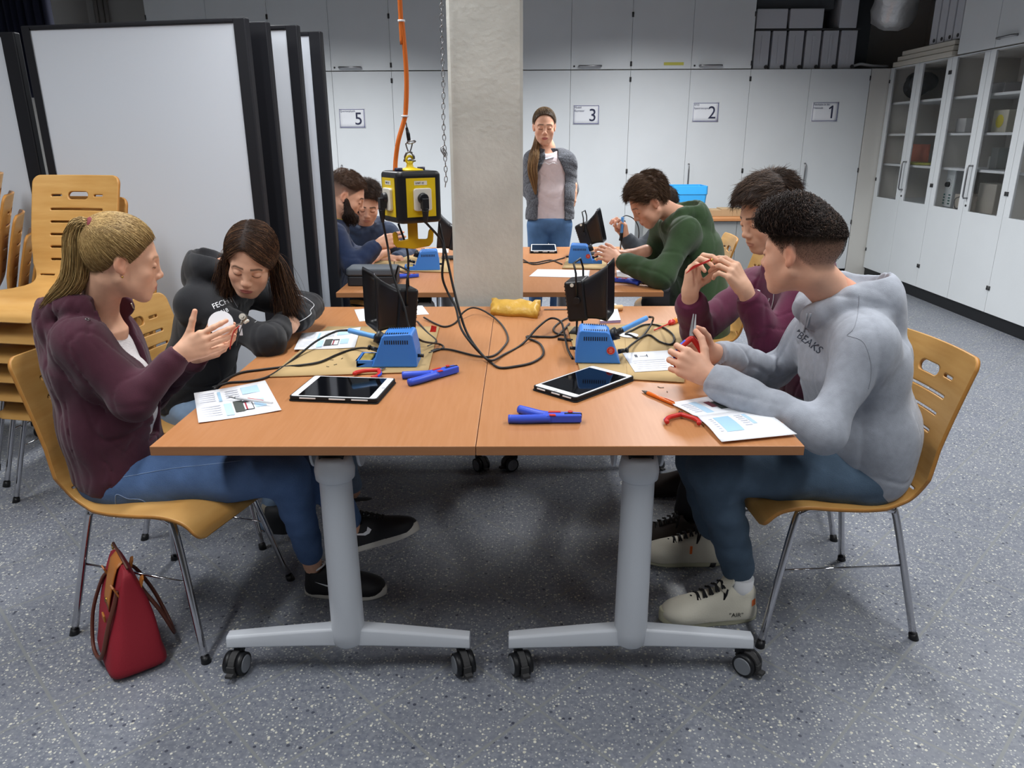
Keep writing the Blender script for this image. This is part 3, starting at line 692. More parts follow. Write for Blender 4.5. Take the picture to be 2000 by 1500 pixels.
# open booklet at the right corner
t = thing('open_booklet', 'open white booklet lying half under the grey hoodie sleeve', 'booklet', PZ(1430, 822, TZ))
def page(quad, name, bulge):
    q = [PZ(x, y, TZ) for x, y in quad]; P = []
    for i in range(13):
        for j in range(7):
            u, v = i/12, j/6; p = q[0]*(1-u)*(1-v)+q[1]*u*(1-v)+q[2]*u*v+q[3]*(1-u)*v
            P.append((p.x, p.y, TZ+.003+bulge*math.sin(min(1, v*1.0)*math.pi)**.8*.6+(.004 if v > .95 or v < .05 else 0)))
    mb = MB(); mb.grid(P, 13, 7); o = build(name, mb, M_paper, t, solid=.0012); return o, q
oA, qA = page([(1310, 791), (1425, 772), (1482, 802), (1362, 818)], 'page', .004)
oB, qB = page([(1362, 818), (1482, 802), (1556, 853), (1409, 868)], 'page', .012)
def bulge_print(o, q, items, bulge):
    cols = {}
    for it in items: cols.setdefault(it[4], []).append(it)
    for c, its in cols.items():
        mb = MB()
        for u0, u1, v0, v1, _ in its:
            P = []
            for i in range(2):
                for j in range(5):
                    u, v = u0+(u1-u0)*i, v0+(v1-v0)*j/4; p = q[0]*(1-u)*(1-v)+q[1]*u*(1-v)+q[2]*u*v+q[3]*(1-u)*v
                    P.append((p.x, p.y, TZ+.0042+bulge*math.sin(min(1, v)*math.pi)**.8*.6))
            mb.grid(P, 2, 5)
        build('print', mb, mat('print_'+c, c, .8), o)
bulge_print(oA, qA, [(.22, .34, .12, .9, LB), (.5, .78, .3, .75, GR_), (.42, .52, .25, .6, '7c4650')]+[(.08, .2, .2+.1*k, .24+.1*k, TXT) for k in range(6)], .004)
bulge_print(oB, qB, [(.18, .42, .10, .72, 'a9cfe8'), (.62, .68, .08, .55, LB)]+[(.5, .6, .15+.08*k, .18+.08*k, TXT) for k in range(6)]+[(.1, .15, .1+.08*k, .13+.08*k, TXT) for k in range(8)], .012)
# small booklet with purple edge behind right extractor
t = thing('small_booklet', 'small thick white booklet behind the right fume extractor', 'booklet', PZ(1195, 622, TZ))
q = [PZ(*p, TZ) for p in ((1172, 632), (1212, 630), (1203, 598), (1180, 598))]
build('pages', MB().prism([(p.x, p.y) for p in q], TZ, TZ+.010), mat('purple_edge', 'a79ccb', .8), t); build('cover', MB().prism([(p.x, p.y) for p in q], TZ+.010, TZ+.0115), M_paper, t)

# ---- soldering stations: local +x towards the worker
def station(loc, rz, label, seal=True, cardz=ZC2, tray=True):
    t = thing('soldering_station', label, 'soldering station', (loc[0], loc[1], cardz), rz, 'blue soldering stations')
    prof = [(-.074, 0), (-.072, .05), (-.062, .104), (-.056, .110), (.028, .106), (.038, .098), (.066, .022), (.076, .0)]
    b = MB(); b.add([(p[0], s*(.056-.004*(p[1]/.11)), p[1]) for s in (-1, 1) for p in prof], [(k, (k+1) % 8, 8+(k+1) % 8, 8+k) for k in range(8)]+[tuple(range(8)), tuple(range(8, 16))[::-1]])
    build('case', b, M_blue, t, world=False, bev=.005, seg=3)
    v = MB()
    for e in (-1, 1):
        for k in range(11): v.box((-.045+.0072*k, e*.0532, .083), (.0032, .0016, .013))
        for k in range(11): v.box((-.045+.0072*k, e*.038, .1095), (.0032, .014, .002))
    o = build('vent_slots', v, M_black, t, world=False)
    h = MB(); h.lathe([(.010, -.022), (.014, -.02), (.020, .0), (.022, .014), (.017, .016), (.014, .0)], 20, M=T((.052, .0, .085), frame((.80, 0, .42)))); build('iron_holder', h, M_black, t, world=False)
    if tray:
      tr = MB(); tr.bx(.07, .125, -.05, .05, 0, .014); tr.bx(.118, .125, -.05, .05, 0, .022); tr.bx(.07, .125, -.05, -.044, 0, .022); tr.bx(.07, .125, .044, .05, 0, .022); build('tray', tr, M_blue, t, world=False, bev=.002)
      build('sponge', MB().bx(.078, .115, -.042, .042, .0142, .022), mat('sponge', 'a8924a', .95, bump=.5), t, world=False, bev=.003)
    pl = MB().cyl((.068, -.03, .035), (.096, -.036, .042), .008, .0065, 14).cyl((.094, -.0356, .0415), (.1, -.037, .043), .009, n=14); build('plug', pl, M_black, t, world=False)
    if seal:
        s = MB().cyl((.042, -.0558, .045), (.042, -.0568, .045), .0135, n=24); build('seal_sticker', s, M_red, t, world=False)
        s = MB()
        for k in range(24): a = k*math.pi/12; s.box((.042+math.cos(a)*.0125, -.0573, .045+math.sin(a)*.0125), (.0012, .0012, .0012))
        for k in range(3): s.box((.042, -.0573, .040+.005*k), (.013-.003*abs(k-1), .0008, .0016))
        build('seal_print', s, mat('seal_cream', 'e0a090', .6), t, world=False)
    bd = MB(); bd.cyl((-.073, .02, .03), (-.092, .022, .03), .006, n=12); build('cable_boot', bd, M_black, t, world=False)
    return t
def iron(p0, p1, label, tip=True):
    """soldering iron: handle end p0, metal tip end p1"""
    p0, p1 = Vector(p0), Vector(p1); d = (p1-p0).normalized(); L = (p1-p0).length; F = frame(d)
    t = thing('soldering_iron', label, 'soldering iron', p0, 0, 'soldering irons')
    build('handle', MB().lathe([(.006, 0), (.0085, .003), (.009, .05), (.0082, .065), (.0095, .09), (.0095, .092)], 16, M=T(p0, F)), M_blued2, t)
    build('grip', MB().lathe([(.0095, .092), (.0105, .1), (.010, .125), (.013, .135), (.0135, .139), (.009, .141)], 16, M=T(p0, F)), M_black, t)
    build('heater', MB().lathe([(.0045, .14), (.0045, .19), (.003, .195), (.001, .215)], 12, M=T(p0, F)), M_steel, t)
    return t
ls = Vector((-.405, 2.385, 0)); station(ls, math.radians(180), 'blue soldering station on the left cardboard mat, front table', seal=False)
rs = Vector((.262, 2.425, 0)); station(rs, math.radians(-4), 'blue soldering station with red round seal on the right front table', tray=False)
PB = PY(680, 645, 2.40); HL = Vector((ls.x-.052, ls.y, ZC2+.085))
iron(PB, HL+(HL-PB)*.6, 'blue-handled soldering iron parked in the left front station')
HR = Vector((rs.x+.052, rs.y, ZC2+.085)); PA = PY(1265, 620, 2.44); iron(PA, HR+(HR-PA)*.5, 'blue-handled soldering iron parked in the right front station')
b_ = PZ(832, 528, TZ+.004); station((b_.x, b_.y+.05, 0), math.radians(186), 'blue soldering station on the left rear table, seen below the hanging power cube', seal=False, cardz=TZ+.004)
station((.372, 4.50, 0), math.radians(-6), 'blue soldering station with red seal on the right rear table', cardz=TZ+.004)

# ---- fume extractors: local +x is the way the hood opens
def extractor(loc, rz, label, tilt=-.22, s=1.0, z=TZ):
    t = thing('fume_extractor', label, 'fume extractor', (loc[0], loc[1], z), rz, 'black fume extractors'); t.scale = (s, s, s); R = T((0, 0, .135)) @ Matrix.Rotation(tilt, 4, 'Y')
    b = MB(); b.box((-.035, 0, 0), (.075, .118, .150), M=R); build('fan_box', b, M_black, t, world=False, bev=.010, seg=3)
    g = MB()
    for k in range(9): g.box((-.0745, 0, -.056+.014*k), (.002, .09, .004), M=R)
    build('grille', g, M_blackm, t, world=False)
    n = 28; rings = []; outl = lambda w, h, r: rrect(w, h, r, 6)
    for u, w, h, zo, xo in ((0, .112, .142, 0, 0), (.25, .118, .148, .003, .014), (.5, .130, .160, .008, .034), (.75, .150, .180, .014, .060), (1, .172, .204, .022, .082), (1.02, .178, .210, .024, .084)):
        rings.append([R @ Vector((.002+xo+.28*(zz/.2)*xo, yy, zz+zo)) for yy, zz in outl(w, h, .02)])
    inner = [[R @ Vector((.006+xo+.28*(zz/.2)*xo, yy, zz+zo)) for yy, zz in outl(w-.008, h-.008, .018)] for u, w, h, zo, xo in ((1, .172, .204, .022, .082), (.5, .130, .160, .008, .034), (0, .112, .142, 0, 0))]
    hd = MB(); hd.loft(rings+inner, cap=False); build('hood', hd, mat('hood_black', '1a1b1f', .3), t, world=False)
    flt = MB(); flt.box((.010, 0, 0), (.006, .104, .134), M=R); build('filter', flt, mat('filter_dark', '0c0c0d', .95), t, world=False)
    br = MB(); a = [(-.03, .064, .0), (-.035, .066, .1), (-.045, .060, .135), (-.045, -.060, .135), (-.035, -.066, .1), (-.03, -.064, .0)]
    br.tube([T((0, 0, .135)) @ Vector(p) for p in catmull([Vector(p) for p in a], 1)], .0038, 8, sm=True); build('carry_handle', br, M_black, t, world=False)
    for e in (-1, 1):
        build('side_knob', MB().cyl(T((0, 0, .135)) @ Vector((-.03, e*.058, 0)), T((0, 0, .135)) @ Vector((-.03, e*.072, 0)), .013, n=16), M_black, t, world=False)
    st = MB(); st.tube([(-.03, -.05, .06), (-.03, -.055, .006), (.06, -.055, .005), (.06, .055, .005), (-.03, .055, .006), (-.03, .05, .06)], .005, 8); st.bx(-.06, .05, -.05, .05, 0, .01); build('stand', st, M_black, t, world=False, bev=.002)
    bt = MB().cyl((-.05, -.0605, .19), (-.05, -.0615, .19), .007, n=16); build('round_label', bt, M_cream, t, world=False)
    return t
extractor((-.450, 2.63, 0), math.radians(206), s=1.0, tilt=-.12, label= 'black fume extractor with flared hood opening left, left front table', z=ZC2+.0005)
extractor((.262, 2.80, 0), math.radians(-16), s=1.02, tilt=-.14, label= 'black fume extractor with flared hood opening right, right front table', z=TZ)
extractor((.455, 4.86, 0), math.radians(-14), 'black fume extractor on the right rear table', tilt=-.35)
extractor((-.42, 4.70, 0), math.radians(185), 'black fume extractor on the left rear table behind the hanging cube')

# ---- tablets
def tablet(quad, z, label, grp='tablets in black cases'):
    q = [PZ(x, y, z) for x, y in quad]; c = sum(q, Vector())/4; ax = ((q[1]-q[0])+(q[2]-q[3]))/2; ay = ((q[3]-q[0])+(q[2]-q[1]))/2
    a = math.atan2(ax.y, ax.x); w, h = ax.length, abs(-ax.y*ay.x+ax.x*ay.y)/ax.length
    t = thing('tablet', label, 'tablet', (c.x, c.y, z), a, grp)
    build('folio_case', MB().prism(rrect(w, h, .01), 0, .0035).prism(rrect(w-.004, h-.004, .01), .0045, .0145), M_blackm, t, world=False, bev=.0012)
    build('body', MB().prism(rrect(w-.012, h-.012, .009), .005, .0152), mat('tablet_white', 'dfe0e2', .35), t, world=False)
    L = w > h; sw, sh = (w*.80, h-.024) if L else (w-.024, h*.80)
    build('screen', MB().prism(rrect(sw, sh, .002), .0153, .0156), M_glossb, t, world=False)
    hx = (w/2-.012, 0) if L else (0, -h/2+.012)
    build('home_button', MB().cyl((hx[0], hx[1], .0153), (hx[0], hx[1], .0158), .0055, n=16), mat('button_grey', 'b8babd', .4), t, world=False)
    for e in (-.28, .05, .3): build('case_cutout', MB().box((w*e, -h/2+.0012, .0105), (w*.18, .003, .0035)), mat('tablet_white', 'dfe0e2', .35), t, world=False)
    return t
tablet([(571, 784), (740, 790), (773, 747), (606, 741)], TZ, 'black-cased tablet lying flat on the left front table')
tablet([(1044, 765), (1133, 789), (1233, 742), (1150, 719)], TZ, 'black-cased tablet lying askew on the right front table')
tablet([(1035, 495), (1089, 495), (1086, 481), (1036, 481)], TZ, 'small black-cased tablet on the right rear table next to the pillar')

# ---- wire strippers: local +x towards the jaws
def stripper(loc, rz, label, s=1.0, z=TZ):
    t = thing('wire_stripper', label, 'wire stripper', (loc[0], loc[1], z), rz, 'blue wire strippers')
    H = .022*s
    body = MB().prism([(.0*s, -.018*s), (.07*s, -.014*s), (.088*s, -.012*s), (.088*s, .013*s), (.06*s, .016*s), (.0*s, .014*s), (-.012*s, 0)], .002, H); build('jaw_body', body, M_blued, t, world=False, bev=.003)
    jw = MB().prism([(.045*s, -.004*s), (.089*s, -.002*s), (.089*s, .003*s), (.045*s, .004*s)], H*.5, H+.001); build('jaw_slot', jw, M_blackm, t, world=False)
    rd = MB().prism([(.008*s, -.0185*s), (.024*s, -.0185*s), (.022*s, -.008*s), (.006*s, -.008*s)], H-.001, H+.002); build('red_pad', rd, M_red, t, world=False, bev=.001)
    rd = MB().prism([(.004*s, .004*s), (.036*s, .006*s), (.036*s, .0145*s), (.006*s, .013*s)], H-.001, H+.002); build('red_pad', rd, M_red, t, world=False, bev=.001)
    build('release_button', MB().cyl((.06*s, .008*s, H), (.06*s, .008*s, H+.004), .006*s, n=14), M_red, t, world=False)
    def handle(pts): m = MB(); m.tube(catmull(pts, 5), [(.0115)*s]*(5*(len(pts)-1)+1), 10, flat=1.0); return m
    build('handle', handle([(.01*s, -.009*s, .012), (-.02*s, -.012*s, .012), (-.06*s, -.016*s, .012), (-.095*s, -.014*s, .011)]), M_blued, t, world=False)
    build('handle', handle([(.01*s, .008*s, .012), (-.015*s, .018*s, .012), (-.045*s, .038*s, .012), (-.07*s, .058*s, .011)]), M_blued, t, world=False)
    return t
def strip_at(p, q, label, s=1.0, z=TZ):
    a, b = PZ(*p, z), PZ(*q, z); d = b-a; c = a+d*(.52); stripper((c.x, c.y), math.atan2(d.y, d.x), label, s*d.length/.185, z)
strip_at((993, 822), (1136, 824), 'blue wire stripper with red pads lying alone on the right front table')
strip_at((793, 752), (893, 727), 'blue wire stripper with red pads beside the left soldering station')
strip_at((1262, 555), (1196, 550), 'blue wire stripper at the near edge of the right rear table')
strip_at((766, 545), (818, 541), 'blue wire stripper on the left rear table by the grey case')

# ---- pliers
def pliers(M, label, open_=.22, sc=1.0, grp='red and blue handled pliers', long_=False):
    """M: frame with +x along the jaws, +y across, +z thickness"""
    t = thing('pliers', label, 'pliers', M.translation, 0, grp); M = M @ Matrix.Scale(sc, 4)
    for e in (-1, 1):
        R = Matrix.Rotation(e*open_/2*(.35), 4, 'Z'); JL = .062 if long_ else .03
        j = MB(); j.add([M @ R @ Vector(p) for p in ((-.006, e*.001, -.003), (.01, e*.0005, -.003), (JL, e*.0003, -.0015), (JL, e*.0028, -.0015), (.01, e*.0085, -.003), (-.006, e*.008, -.003), (-.006, e*.001, .003), (.01, e*.0005, .003), (JL, e*.0003, .0015), (JL, e*.0028, .0015), (.01, e*.0085, .003), (-.006, e*.008, .003))], [(0, 1, 2, 3, 4, 5), (11, 10, 9, 8, 7, 6)]+[(k, (k+1) % 6, 6+(k+1) % 6, 6+k) for k in range(6)])
        build('jaw', j, M_steel, t)
        H = [Vector((-.004, -e*.004, 0)), Vector((-.02, e*(.010+.02*open_), 0)), Vector((-.045, e*(.018+.09*open_), 0)), Vector((-.075, e*(.016+.14*open_), 0)), Vector((-.098, e*(.010+.15*open_), 0))]
        P = [M @ p for p in catmull(H, 5)]
        h = build('handle', MB().tube(P, [.0045*sc]+[.0085*sc]*(len(P)-2)+[.0065*sc], 10), M_red, t)
        PO = [M @ (p+Vector((0, e*.003, 0))) for p in catmull(H[1:4], 5)]
        build('grip_inlay', MB().tube(PO, .0072*sc, 10), M_blued, h)
    build('pivot', MB().cyl(M @ Vector((0, 0, -.005)), M @ Vector((0, 0, .005)), .006, n=14), M_steel, t)
    return t
def flatM(p, q, z): a, b = PZ(*p, z), PZ(*q, z); d = b-a; return T((a.x, a.y, z), None, math.atan2(d.y, d.x))
pliers(flatM((1330, 808), (1328, 799), TZ+.009), 'small red-handled pliers lying open on the right front table', .30, .72)
pliers(flatM((742, 722), (770, 712), TZ+.010), 'red-handled pliers half hidden behind the left tablet', .25, .8)
# ---- pens, screwdriver, pouch and small things
def rod(name, a, b, r, m, label, cat, extra=None, grp=None):
    t = thing(name, label, cat, a, 0, grp); d = (b-a); F = frame(d); L = d.length
    build('barrel', MB().lathe([(r*.5, 0), (r, L*.03), (r, L*.8), (r*.9, L*.82)], 14, M=T(a, F)), m, t)
    return t, F, L
a, b = PZ(1317, 789, TZ+.0055), PZ(1254, 763, TZ+.0045); t, F, L = rod('ballpoint_pen', a, b, .0058, mat('orange_pen', 'e06a10', .25), 'orange ballpoint pen on the right front table', 'pen')
build('tip', MB().lathe([(.0055, L*.82), (.0045, L*.9), (.0012, L), (.0006, L*1.01)], 12, M=T(a, F)), mat('pen_grey', '5f5a56', .4), t); build('clip', MB().box((0, -.0068, L*.15), (.003, .0015, .034), M=T(a, F)), mat('orange_clip', 'c8480c', .3), t)
a, b = PZ(533, 787, TZ+.0135), PZ(446, 775, TZ+.011); t, F, L = rod('ballpoint_pen', a, b, .0045, mat('clear_pen', 'd9dadd', .2, alpha=.5), 'slim clear ballpoint pen lying on the left corner leaflet', 'pen')
build('tip', MB().lathe([(.004, L*.82), (.002, L*.95), (.0008, L)], 12, M=T(a, F)), M_steel, t); build('refill', MB().cyl(T(a, F) @ Vector((0, -.0035, L*.2)), T(a, F) @ Vector((0, -.0035, L*.55)), .0018, n=8), M_red, t)
a, b = PZ(1326, 624, TZ+.014), PZ(1277, 645, ZC2+.006); d = b-a; F = frame(d); L = d.length
t = thing('screwdriver', 'orange and red screwdriver at the far edge of the right cardboard mat', 'screwdriver', a)
build('handle', MB().lathe([(.007, 0), (.012, .004), (.013, .02), (.010, .03), (.0125, .045), (.012, .06)], 16, M=T(a, F)), mat('orange_handle', 'e8821c', .35), t)
build('grip_ring', MB().lathe([(.0125, .055), (.013, .07), (.008, .082), (.005, .085)], 16, M=T(a, F)), M_red, t); build('blade', MB().lathe([(.003, .085), (.003, L-.004), (.0012, L)], 10, M=T(a, F)), M_red, t)
# sagging padded envelope
q = [PZ(*p, TZ) for p in ((958, 616), (1050, 622), (1054, 606), (962, 598))]; mb = MB(); P = []; nu, nv = 25, 17
def env(u, v, s):
    p = q[0]*(1-u)*(1-v)+q[1]*u*(1-v)+q[2]*u*v+q[3]*(1-u)*v; e = (math.sin(math.pi*u)**.35 if 0 < u < 1 else 0)*(math.sin(math.pi*v)**.5 if 0 < v < 1 else 0)
    h = .060*e*(.93+.06*math.sin(u*7+v*3)+.03*math.sin(u*23-v*9)); lift = (.030 if u > .9 else .02 if u < .1 else 0)
    return Vector((p.x+.004*math.sin(v*11+u*3), p.y+.006*math.sin(u*12), TZ+.001+(h+.016*(1-e)+lift*(1-e)*(.4+.6*v) if s > 0 else .0)))
for s in (1, -1):
    P = [env(i/(nu-1), j/(nv-1), s) for i in range(nu) for j in range(nv)]; mb.grid(P, nu, nv)
for j in ((0, None), (nv-1, None)): pass
edge = [env(i/(nu-1), 0, 1) for i in range(nu)]+[env(i/(nu-1), 0, -1) for i in range(nu)]; mb.grid(edge, 2, nu)
edge = [env(i/(nu-1), 1, 1) for i in range(nu)]+[env(i/(nu-1), 1, -1) for i in range(nu)]; mb.grid(edge, 2, nu)
edge = [env(0, i/(nv-1), 1) for i in range(nv)]+[env(0, i/(nv-1), -1) for i in range(nv)]; mb.grid(edge, 2, nv)
edge = [env(1, i/(nv-1), 1) for i in range(nv)]+[env(1, i/(nv-1), -1) for i in range(nv)]; mb.grid(edge, 2, nv)
single('padded_envelope', mb, [mat('envelope', 'c89c3c', .45, bump=.5, bscale=35)], 'crumpled yellow-brown padded envelope in front of the concrete pillar', 'envelope')
a, b = PZ(1063, 605, TZ+.002), PZ(1125, 604, TZ+.002); mb = MB().box(((a+b)/2), ((b-a).length, .012, .003)); single('metal_rule', mb, [M_steel], 'short grey metal strip behind the right fume extractor', 'ruler')
a, b = PZ(1188, 602, TZ+.013), PZ(1216, 601, TZ+.013); single('wooden_roller', MB().cyl(a, b, .013, n=18), [mat('pale_wood', 'cfa873', .5)], 'short pale wooden rod end at the far edge of the right front table', 'rod', bev=.003)
c = PZ(1228, 655, ZC2); single('paper_disc', MB().cyl((c.x, c.y, ZC2+.0005), (c.x, c.y, ZC2+.002), .036, n=32), [M_paper], 'white paper disc lying beside the right soldering station', 'disc')
c = PZ(846, 651, TZ); mb = MB(); mb.add([(c.x-.014, c.y, TZ), (c.x+.008, c.y-.004, TZ), (c.x+.014, c.y+.004, TZ+.026), (c.x-.006, c.y+.006, TZ+.03), (c.x-.012, c.y+.01, TZ), (c.x+.010, c.y+.008, TZ)], [(0, 1, 2, 3), (4, 5, 2, 3), (0, 4, 3), (1, 5, 2), (0, 1, 5, 4)])
single('red_clip', mb, [M_red], 'small red plastic clip behind the left soldering station', 'clip')
# snippets of wire and solder on the mats
k = 0
for (x, y) in ((648, 703), (668, 700), (640, 716), (655, 712), (1287, 756), (1293, 757), (1303, 765)):
    p = PZ(x, y, ZC2+.001 if x < 1280 else TZ+.001); a = k*1.3; single('wire_snippet', MB().cyl(p+Vector((math.cos(a), math.sin(a), 0))*.006, p-Vector((math.cos(a), math.sin(a), 0))*.006, .0009, n=6), [M_blackm], 'tiny dark wire snippet on the %s' % ('left cardboard mat' if x < 1280 else 'right table near the orange pen'), 'wire', 'wire snippets on the left mat' if x < 1280 else 'wire snippets near the pen'); k += 1
# ---- rear table things
t = thing('grey_case', 'grey padded instrument case on the near corner of the left rear table', 'case', PZ(725, 558, TZ)); p = PZ(725, 560, TZ)
build('lower_shell', MB().prism(rrect(.25, .15, .02, cx=p.x, cy=p.y+.085), TZ, TZ+.05), mat('case_black', '22252a', .6), t, bev=.006); build('lid', MB().prism(rrect(.256, .156, .022, cx=p.x, cy=p.y+.085), TZ+.052, TZ+.09), mat('case_grey', '4d545c', .6), t, bev=.01, seg=3)
flat_sheet('cardboard_mat', [(712, 528), (878, 533), (878, 505), (760, 498)], 'brown cardboard mat on the left rear table', 'mat', M_card, th=.0035)
flat_sheet('cardboard_mat', [(1098, 525), (1195, 528), (1205, 500), (1112, 497)], 'brown cardboard mat under the right rear station', 'mat', M_card, th=.0035)
flat_sheet('instruction_sheet', [(1033, 540), (1150, 543), (1152, 528), (1050, 526)], 'white sheet near the front edge of the right rear table', 'sheet')
flat_sheet('instruction_sheet', [(1158, 501), (1200, 500), (1206, 486), (1164, 486)], 'white sheet behind the right rear soldering station', 'sheet', z=TZ+.005)
flat_sheet('instruction_sheet', [(1205, 540), (1300, 549), (1288, 533), (1204, 528)], 'white sheet under the green hoodie elbow', 'sheet', z=TZ)
flat_sheet('instruction_sheet', [(826, 493), (876, 494), (876, 486), (830, 485)], 'white sheet on the left rear table beside the pillar', 'sheet', z=TZ)
# ---- counter against the back cupboards
c0 = PY(1255, 420, 7.1).x; c1 = PY(1535, 420, 7.1).x
t = thing('low_counter', 'low grey cupboard with an orange-brown top in front of the white cupboards', 'cupboard', ((c0+c1)/2, 7.35, 0))
build('worktop', MB().bx(c0, c1, 7.08, 7.62, .715, .74), M_lam, t, bev=.002); build('body', MB().bx(c0+.01, c1-.01, 7.12, 7.6, .02, .714), mat('counter_grey', '8b8d8c', .5), t)
for k in range(3):
    w = (c1-c0-.02)/3; d = build('door', MB().bx(c0+.01+w*k+.002, c0+.01+w*(k+1)-.002, 7.10, 7.119, .06, .71), mat('counter_grey', '8b8d8c', .5), t); build('knob', MB().cyl((c0+.01+w*(k+1)-.05, 7.085, .52), (c0+.01+w*(k+1)-.05, 7.10, .52), .01, n=12), M_chrome, d)
def crate(px, y, w, d, h, z, m, label, cat='crate'):
    t = thing('plastic_crate', label, cat, (px, y, z)); b = MB()
    ro, ri = rrect(w*.88, d*.88, .02), rrect(w*.88-.008, d*.88-.008, .018); to, ti = rrect(w*.97, d*.97, .022), rrect(w*.97-.008, d*.97-.008, .02)
    rings = [[Vector((a[0], a[1], 0)) for a in ro], [Vector((a[0], a[1], h*.72)) for a in to], [Vector((a[0]*1.03, a[1]*1.03, h*.74)) for a in to], [Vector((a[0]*1.03, a[1]*1.03, h)) for a in to], [Vector((a[0], a[1], h)) for a in ti], [Vector((a[0], a[1], .006)) for a in ri]]
    b.loft(rings, sm=False); build('tub', b, m, t, world=False, bev=.002)
    return t
cb = PY(1330, 388, 7.3); crate(cb.x+.02, 7.32, .40, .3, .285, .74, mat('crate_blue', '3aa0e0', .4), 'bright blue open plastic crate on the low counter')
for (x, y, w, h, l) in ((1424, 418, .20, .07, 'wider brown carton on the counter left of the maroon hoodie head'), (1390, 412, .14, .06, 'small brown carton on the counter behind the green hoodie')):
    c = PY(x, y, 7.35); single('carton', MB().bx(c.x-w/2, c.x+w/2, 7.26, 7.45, .7405, .7405+h), [mat('carton', 'a98f6d', .8)], l, 'box', bev=.003)

# ---- hanging power cube
cx_, cy_ = PY(803, 380, 2.6).x, 2.6; zt, zb = PY(803, 333, 2.6).z, PY(803, 437, 2.52).z
PLUG = {}
t = thing('power_cube', 'black and yellow power outlet cube hanging over the left front table', 'power outlet', (cx_, cy_, zb), math.radians(32)); hC = zt-zb; a = .158
b = MB(); b.prism(rrect(a, a, .022, 6), 0, hC); build('housing', b, M_black, t, world=False, bev=.014, seg=4)
for k in range(4):
    R = Matrix.Rotation(k*math.pi/2, 4, 'Z'); M = R @ T((0, -a/2-.0005, hC/2))
    F = M @ Matrix(((1, 0, 0, 0), (0, 0, -1, 0), (0, 1, 0, 0), (0, 0, 0, 1)))   # x right, y up, z out
    build('yellow_plate', MB().bx(-.052, .052, -.062, .062, 0, .0015, M=F), M_yellow, t, world=False)
    s = build('socket', MB().prism(rrect(.062, .072, .008, cx=.002, cy=-.006), .001, .012, M=F), M_cream, t, world=False, bev=.002)
    build('name_label', MB().bx(-.024, .022, .040, .053, .0016, .0022, M=F), M_cream, t, world=False)
    lt = MB(); text_mb('UNIT 43', .0085, F @ T((-.020, .0435, .0026)), mb=lt, depth=.0002); build('label_text', lt, M_ink, t, world=False)
    if k in (0, 3):
        PLUG[k] = wmat(t) @ F @ Vector((0, -.078, .028))
        p = MB(); p.cyl((0, -.002, .011), (0, -.002, .026), .0185, .016, 20, M=F); p.box((0, -.018, .026), (.022, .034, .022), M=F)
        p.lathe([(.012, 0), (.011, .01), (.009, .03), (.005, .048), (.003, .05)], 14, M=F @ T((0, -.032, .028), frame((0, -1, 0)))); build('plug', p, M_black, t, world=False, bev=.002)
        rb = MB()
        for q_ in range(6): rb.cyl((0, -.04-.006*q_, .028), (0, -.043-.006*q_, .028), .0115-.001*q_, n=12, M=F)
        build('strain_relief', rb, M_black, t, world=False)
cp = MB(); cp.lathe([(.045, 0), (.043, .004), (.02, .008), (.012, .012), (.010, .022), (.012, .03)], 28, M=T((0, 0, hC))); build('cap', cp, M_yellow, t, world=False)
ey = MB(); ey.tube([(math.cos(q_)*.012, 0, hC+.034+math.sin(q_)*.012) for q_ in [k*math.pi/8 for k in range(16)]], .0045, 8, closed=True); build('eyelet', ey, M_yellow, t, world=False)
for p in ((-.05, -.02), (.05, .02)): build('gland', MB().cyl((p[0], p[1], hC-.002), (p[0], p[1], hC+.010), .013, n=16), mat('gland_navy', '20203a', .4), t, world=False)
# anchor shaped double hook below
R = Matrix.Rotation(-math.radians(32), 4, 'Z'); ah = [(-.017, .0), (-.017, -.060), (-.05, -.066), (-.053, -.040), (-.062, -.034), (-.070, -.04), (-.068, -.075), (-.058, -.088), (0, -.094), (.056, -.084), (.068, -.07), (.072, -.03), (.062, -.022), (.054, -.032), (.050, -.056), (.045, -.060), (.017, -.060), (.017, .0)]
ao = MB(); ao.prism(ah, -.006, .006, M=R @ Matrix(((1, 0, 0, 0), (0, 0, -1, 0), (0, 1, 0, 0), (0, 0, 0, 1)))); build('double_hook', ao, mat('yellow_dark', 'd9a90e', .45), t, world=False, bev=.003)
# shackle, snap hook, wire rope and orange cable
tp = Vector((cx_, cy_, zt+.034)); sh = MB()
sh.tube([tp+Vector((x, 0, z)) for x, z in ((-.014, -.006), (-.015, .01), (-.009, .022), (0, .026), (.009, .022), (.015, .01), (.014, -.006))], .0036, 8); sh.cyl(tp+Vector((-.02, 0, -.002)), tp+Vector((.02, 0, -.002)), .0042, n=10)
p2 = PY(799, 282, 2.6); sh2 = MB().tube(catmull([tp+Vector((0, 0, .024)), tp+Vector((-.010, 0, .05)), p2+Vector((-.004, 0, .004)), p2+Vector((.004, 0, .004)), tp+Vector((.011, 0, .05))], 6, closed=True), .0022, 8, closed=True)
t = thing('hanging_hook', 'steel shackle and snap hook carrying the power cube', 'hook', tp); build('shackle', sh, M_steel, t); build('snap_hook', sh2, M_steel, t)
build('lever', MB().tube(catmull([PY(795, 278, 2.595), PY(803, 275, 2.59), PY(812, 276, 2.59), PY(803, 280, 2.59)], 4, closed=True), .0025, 6, closed=True), M_steel, t)
top = Vector((PY(786, 0, 2.6).x, 2.6, 3.34)); rp = [p2, PY(797, 268, 2.6), PY(793, 240, 2.6), PY(789, 226, 2.602), PY(791, 150, 2.602), PY(787, 60, 2.6), PY(783, 0, 2.6), top]
single('wire_rope', MB().tube(catmull(rp, 6), .0022, 8), [M_steel], 'thin steel rope holding the power cube from above', 'rope')
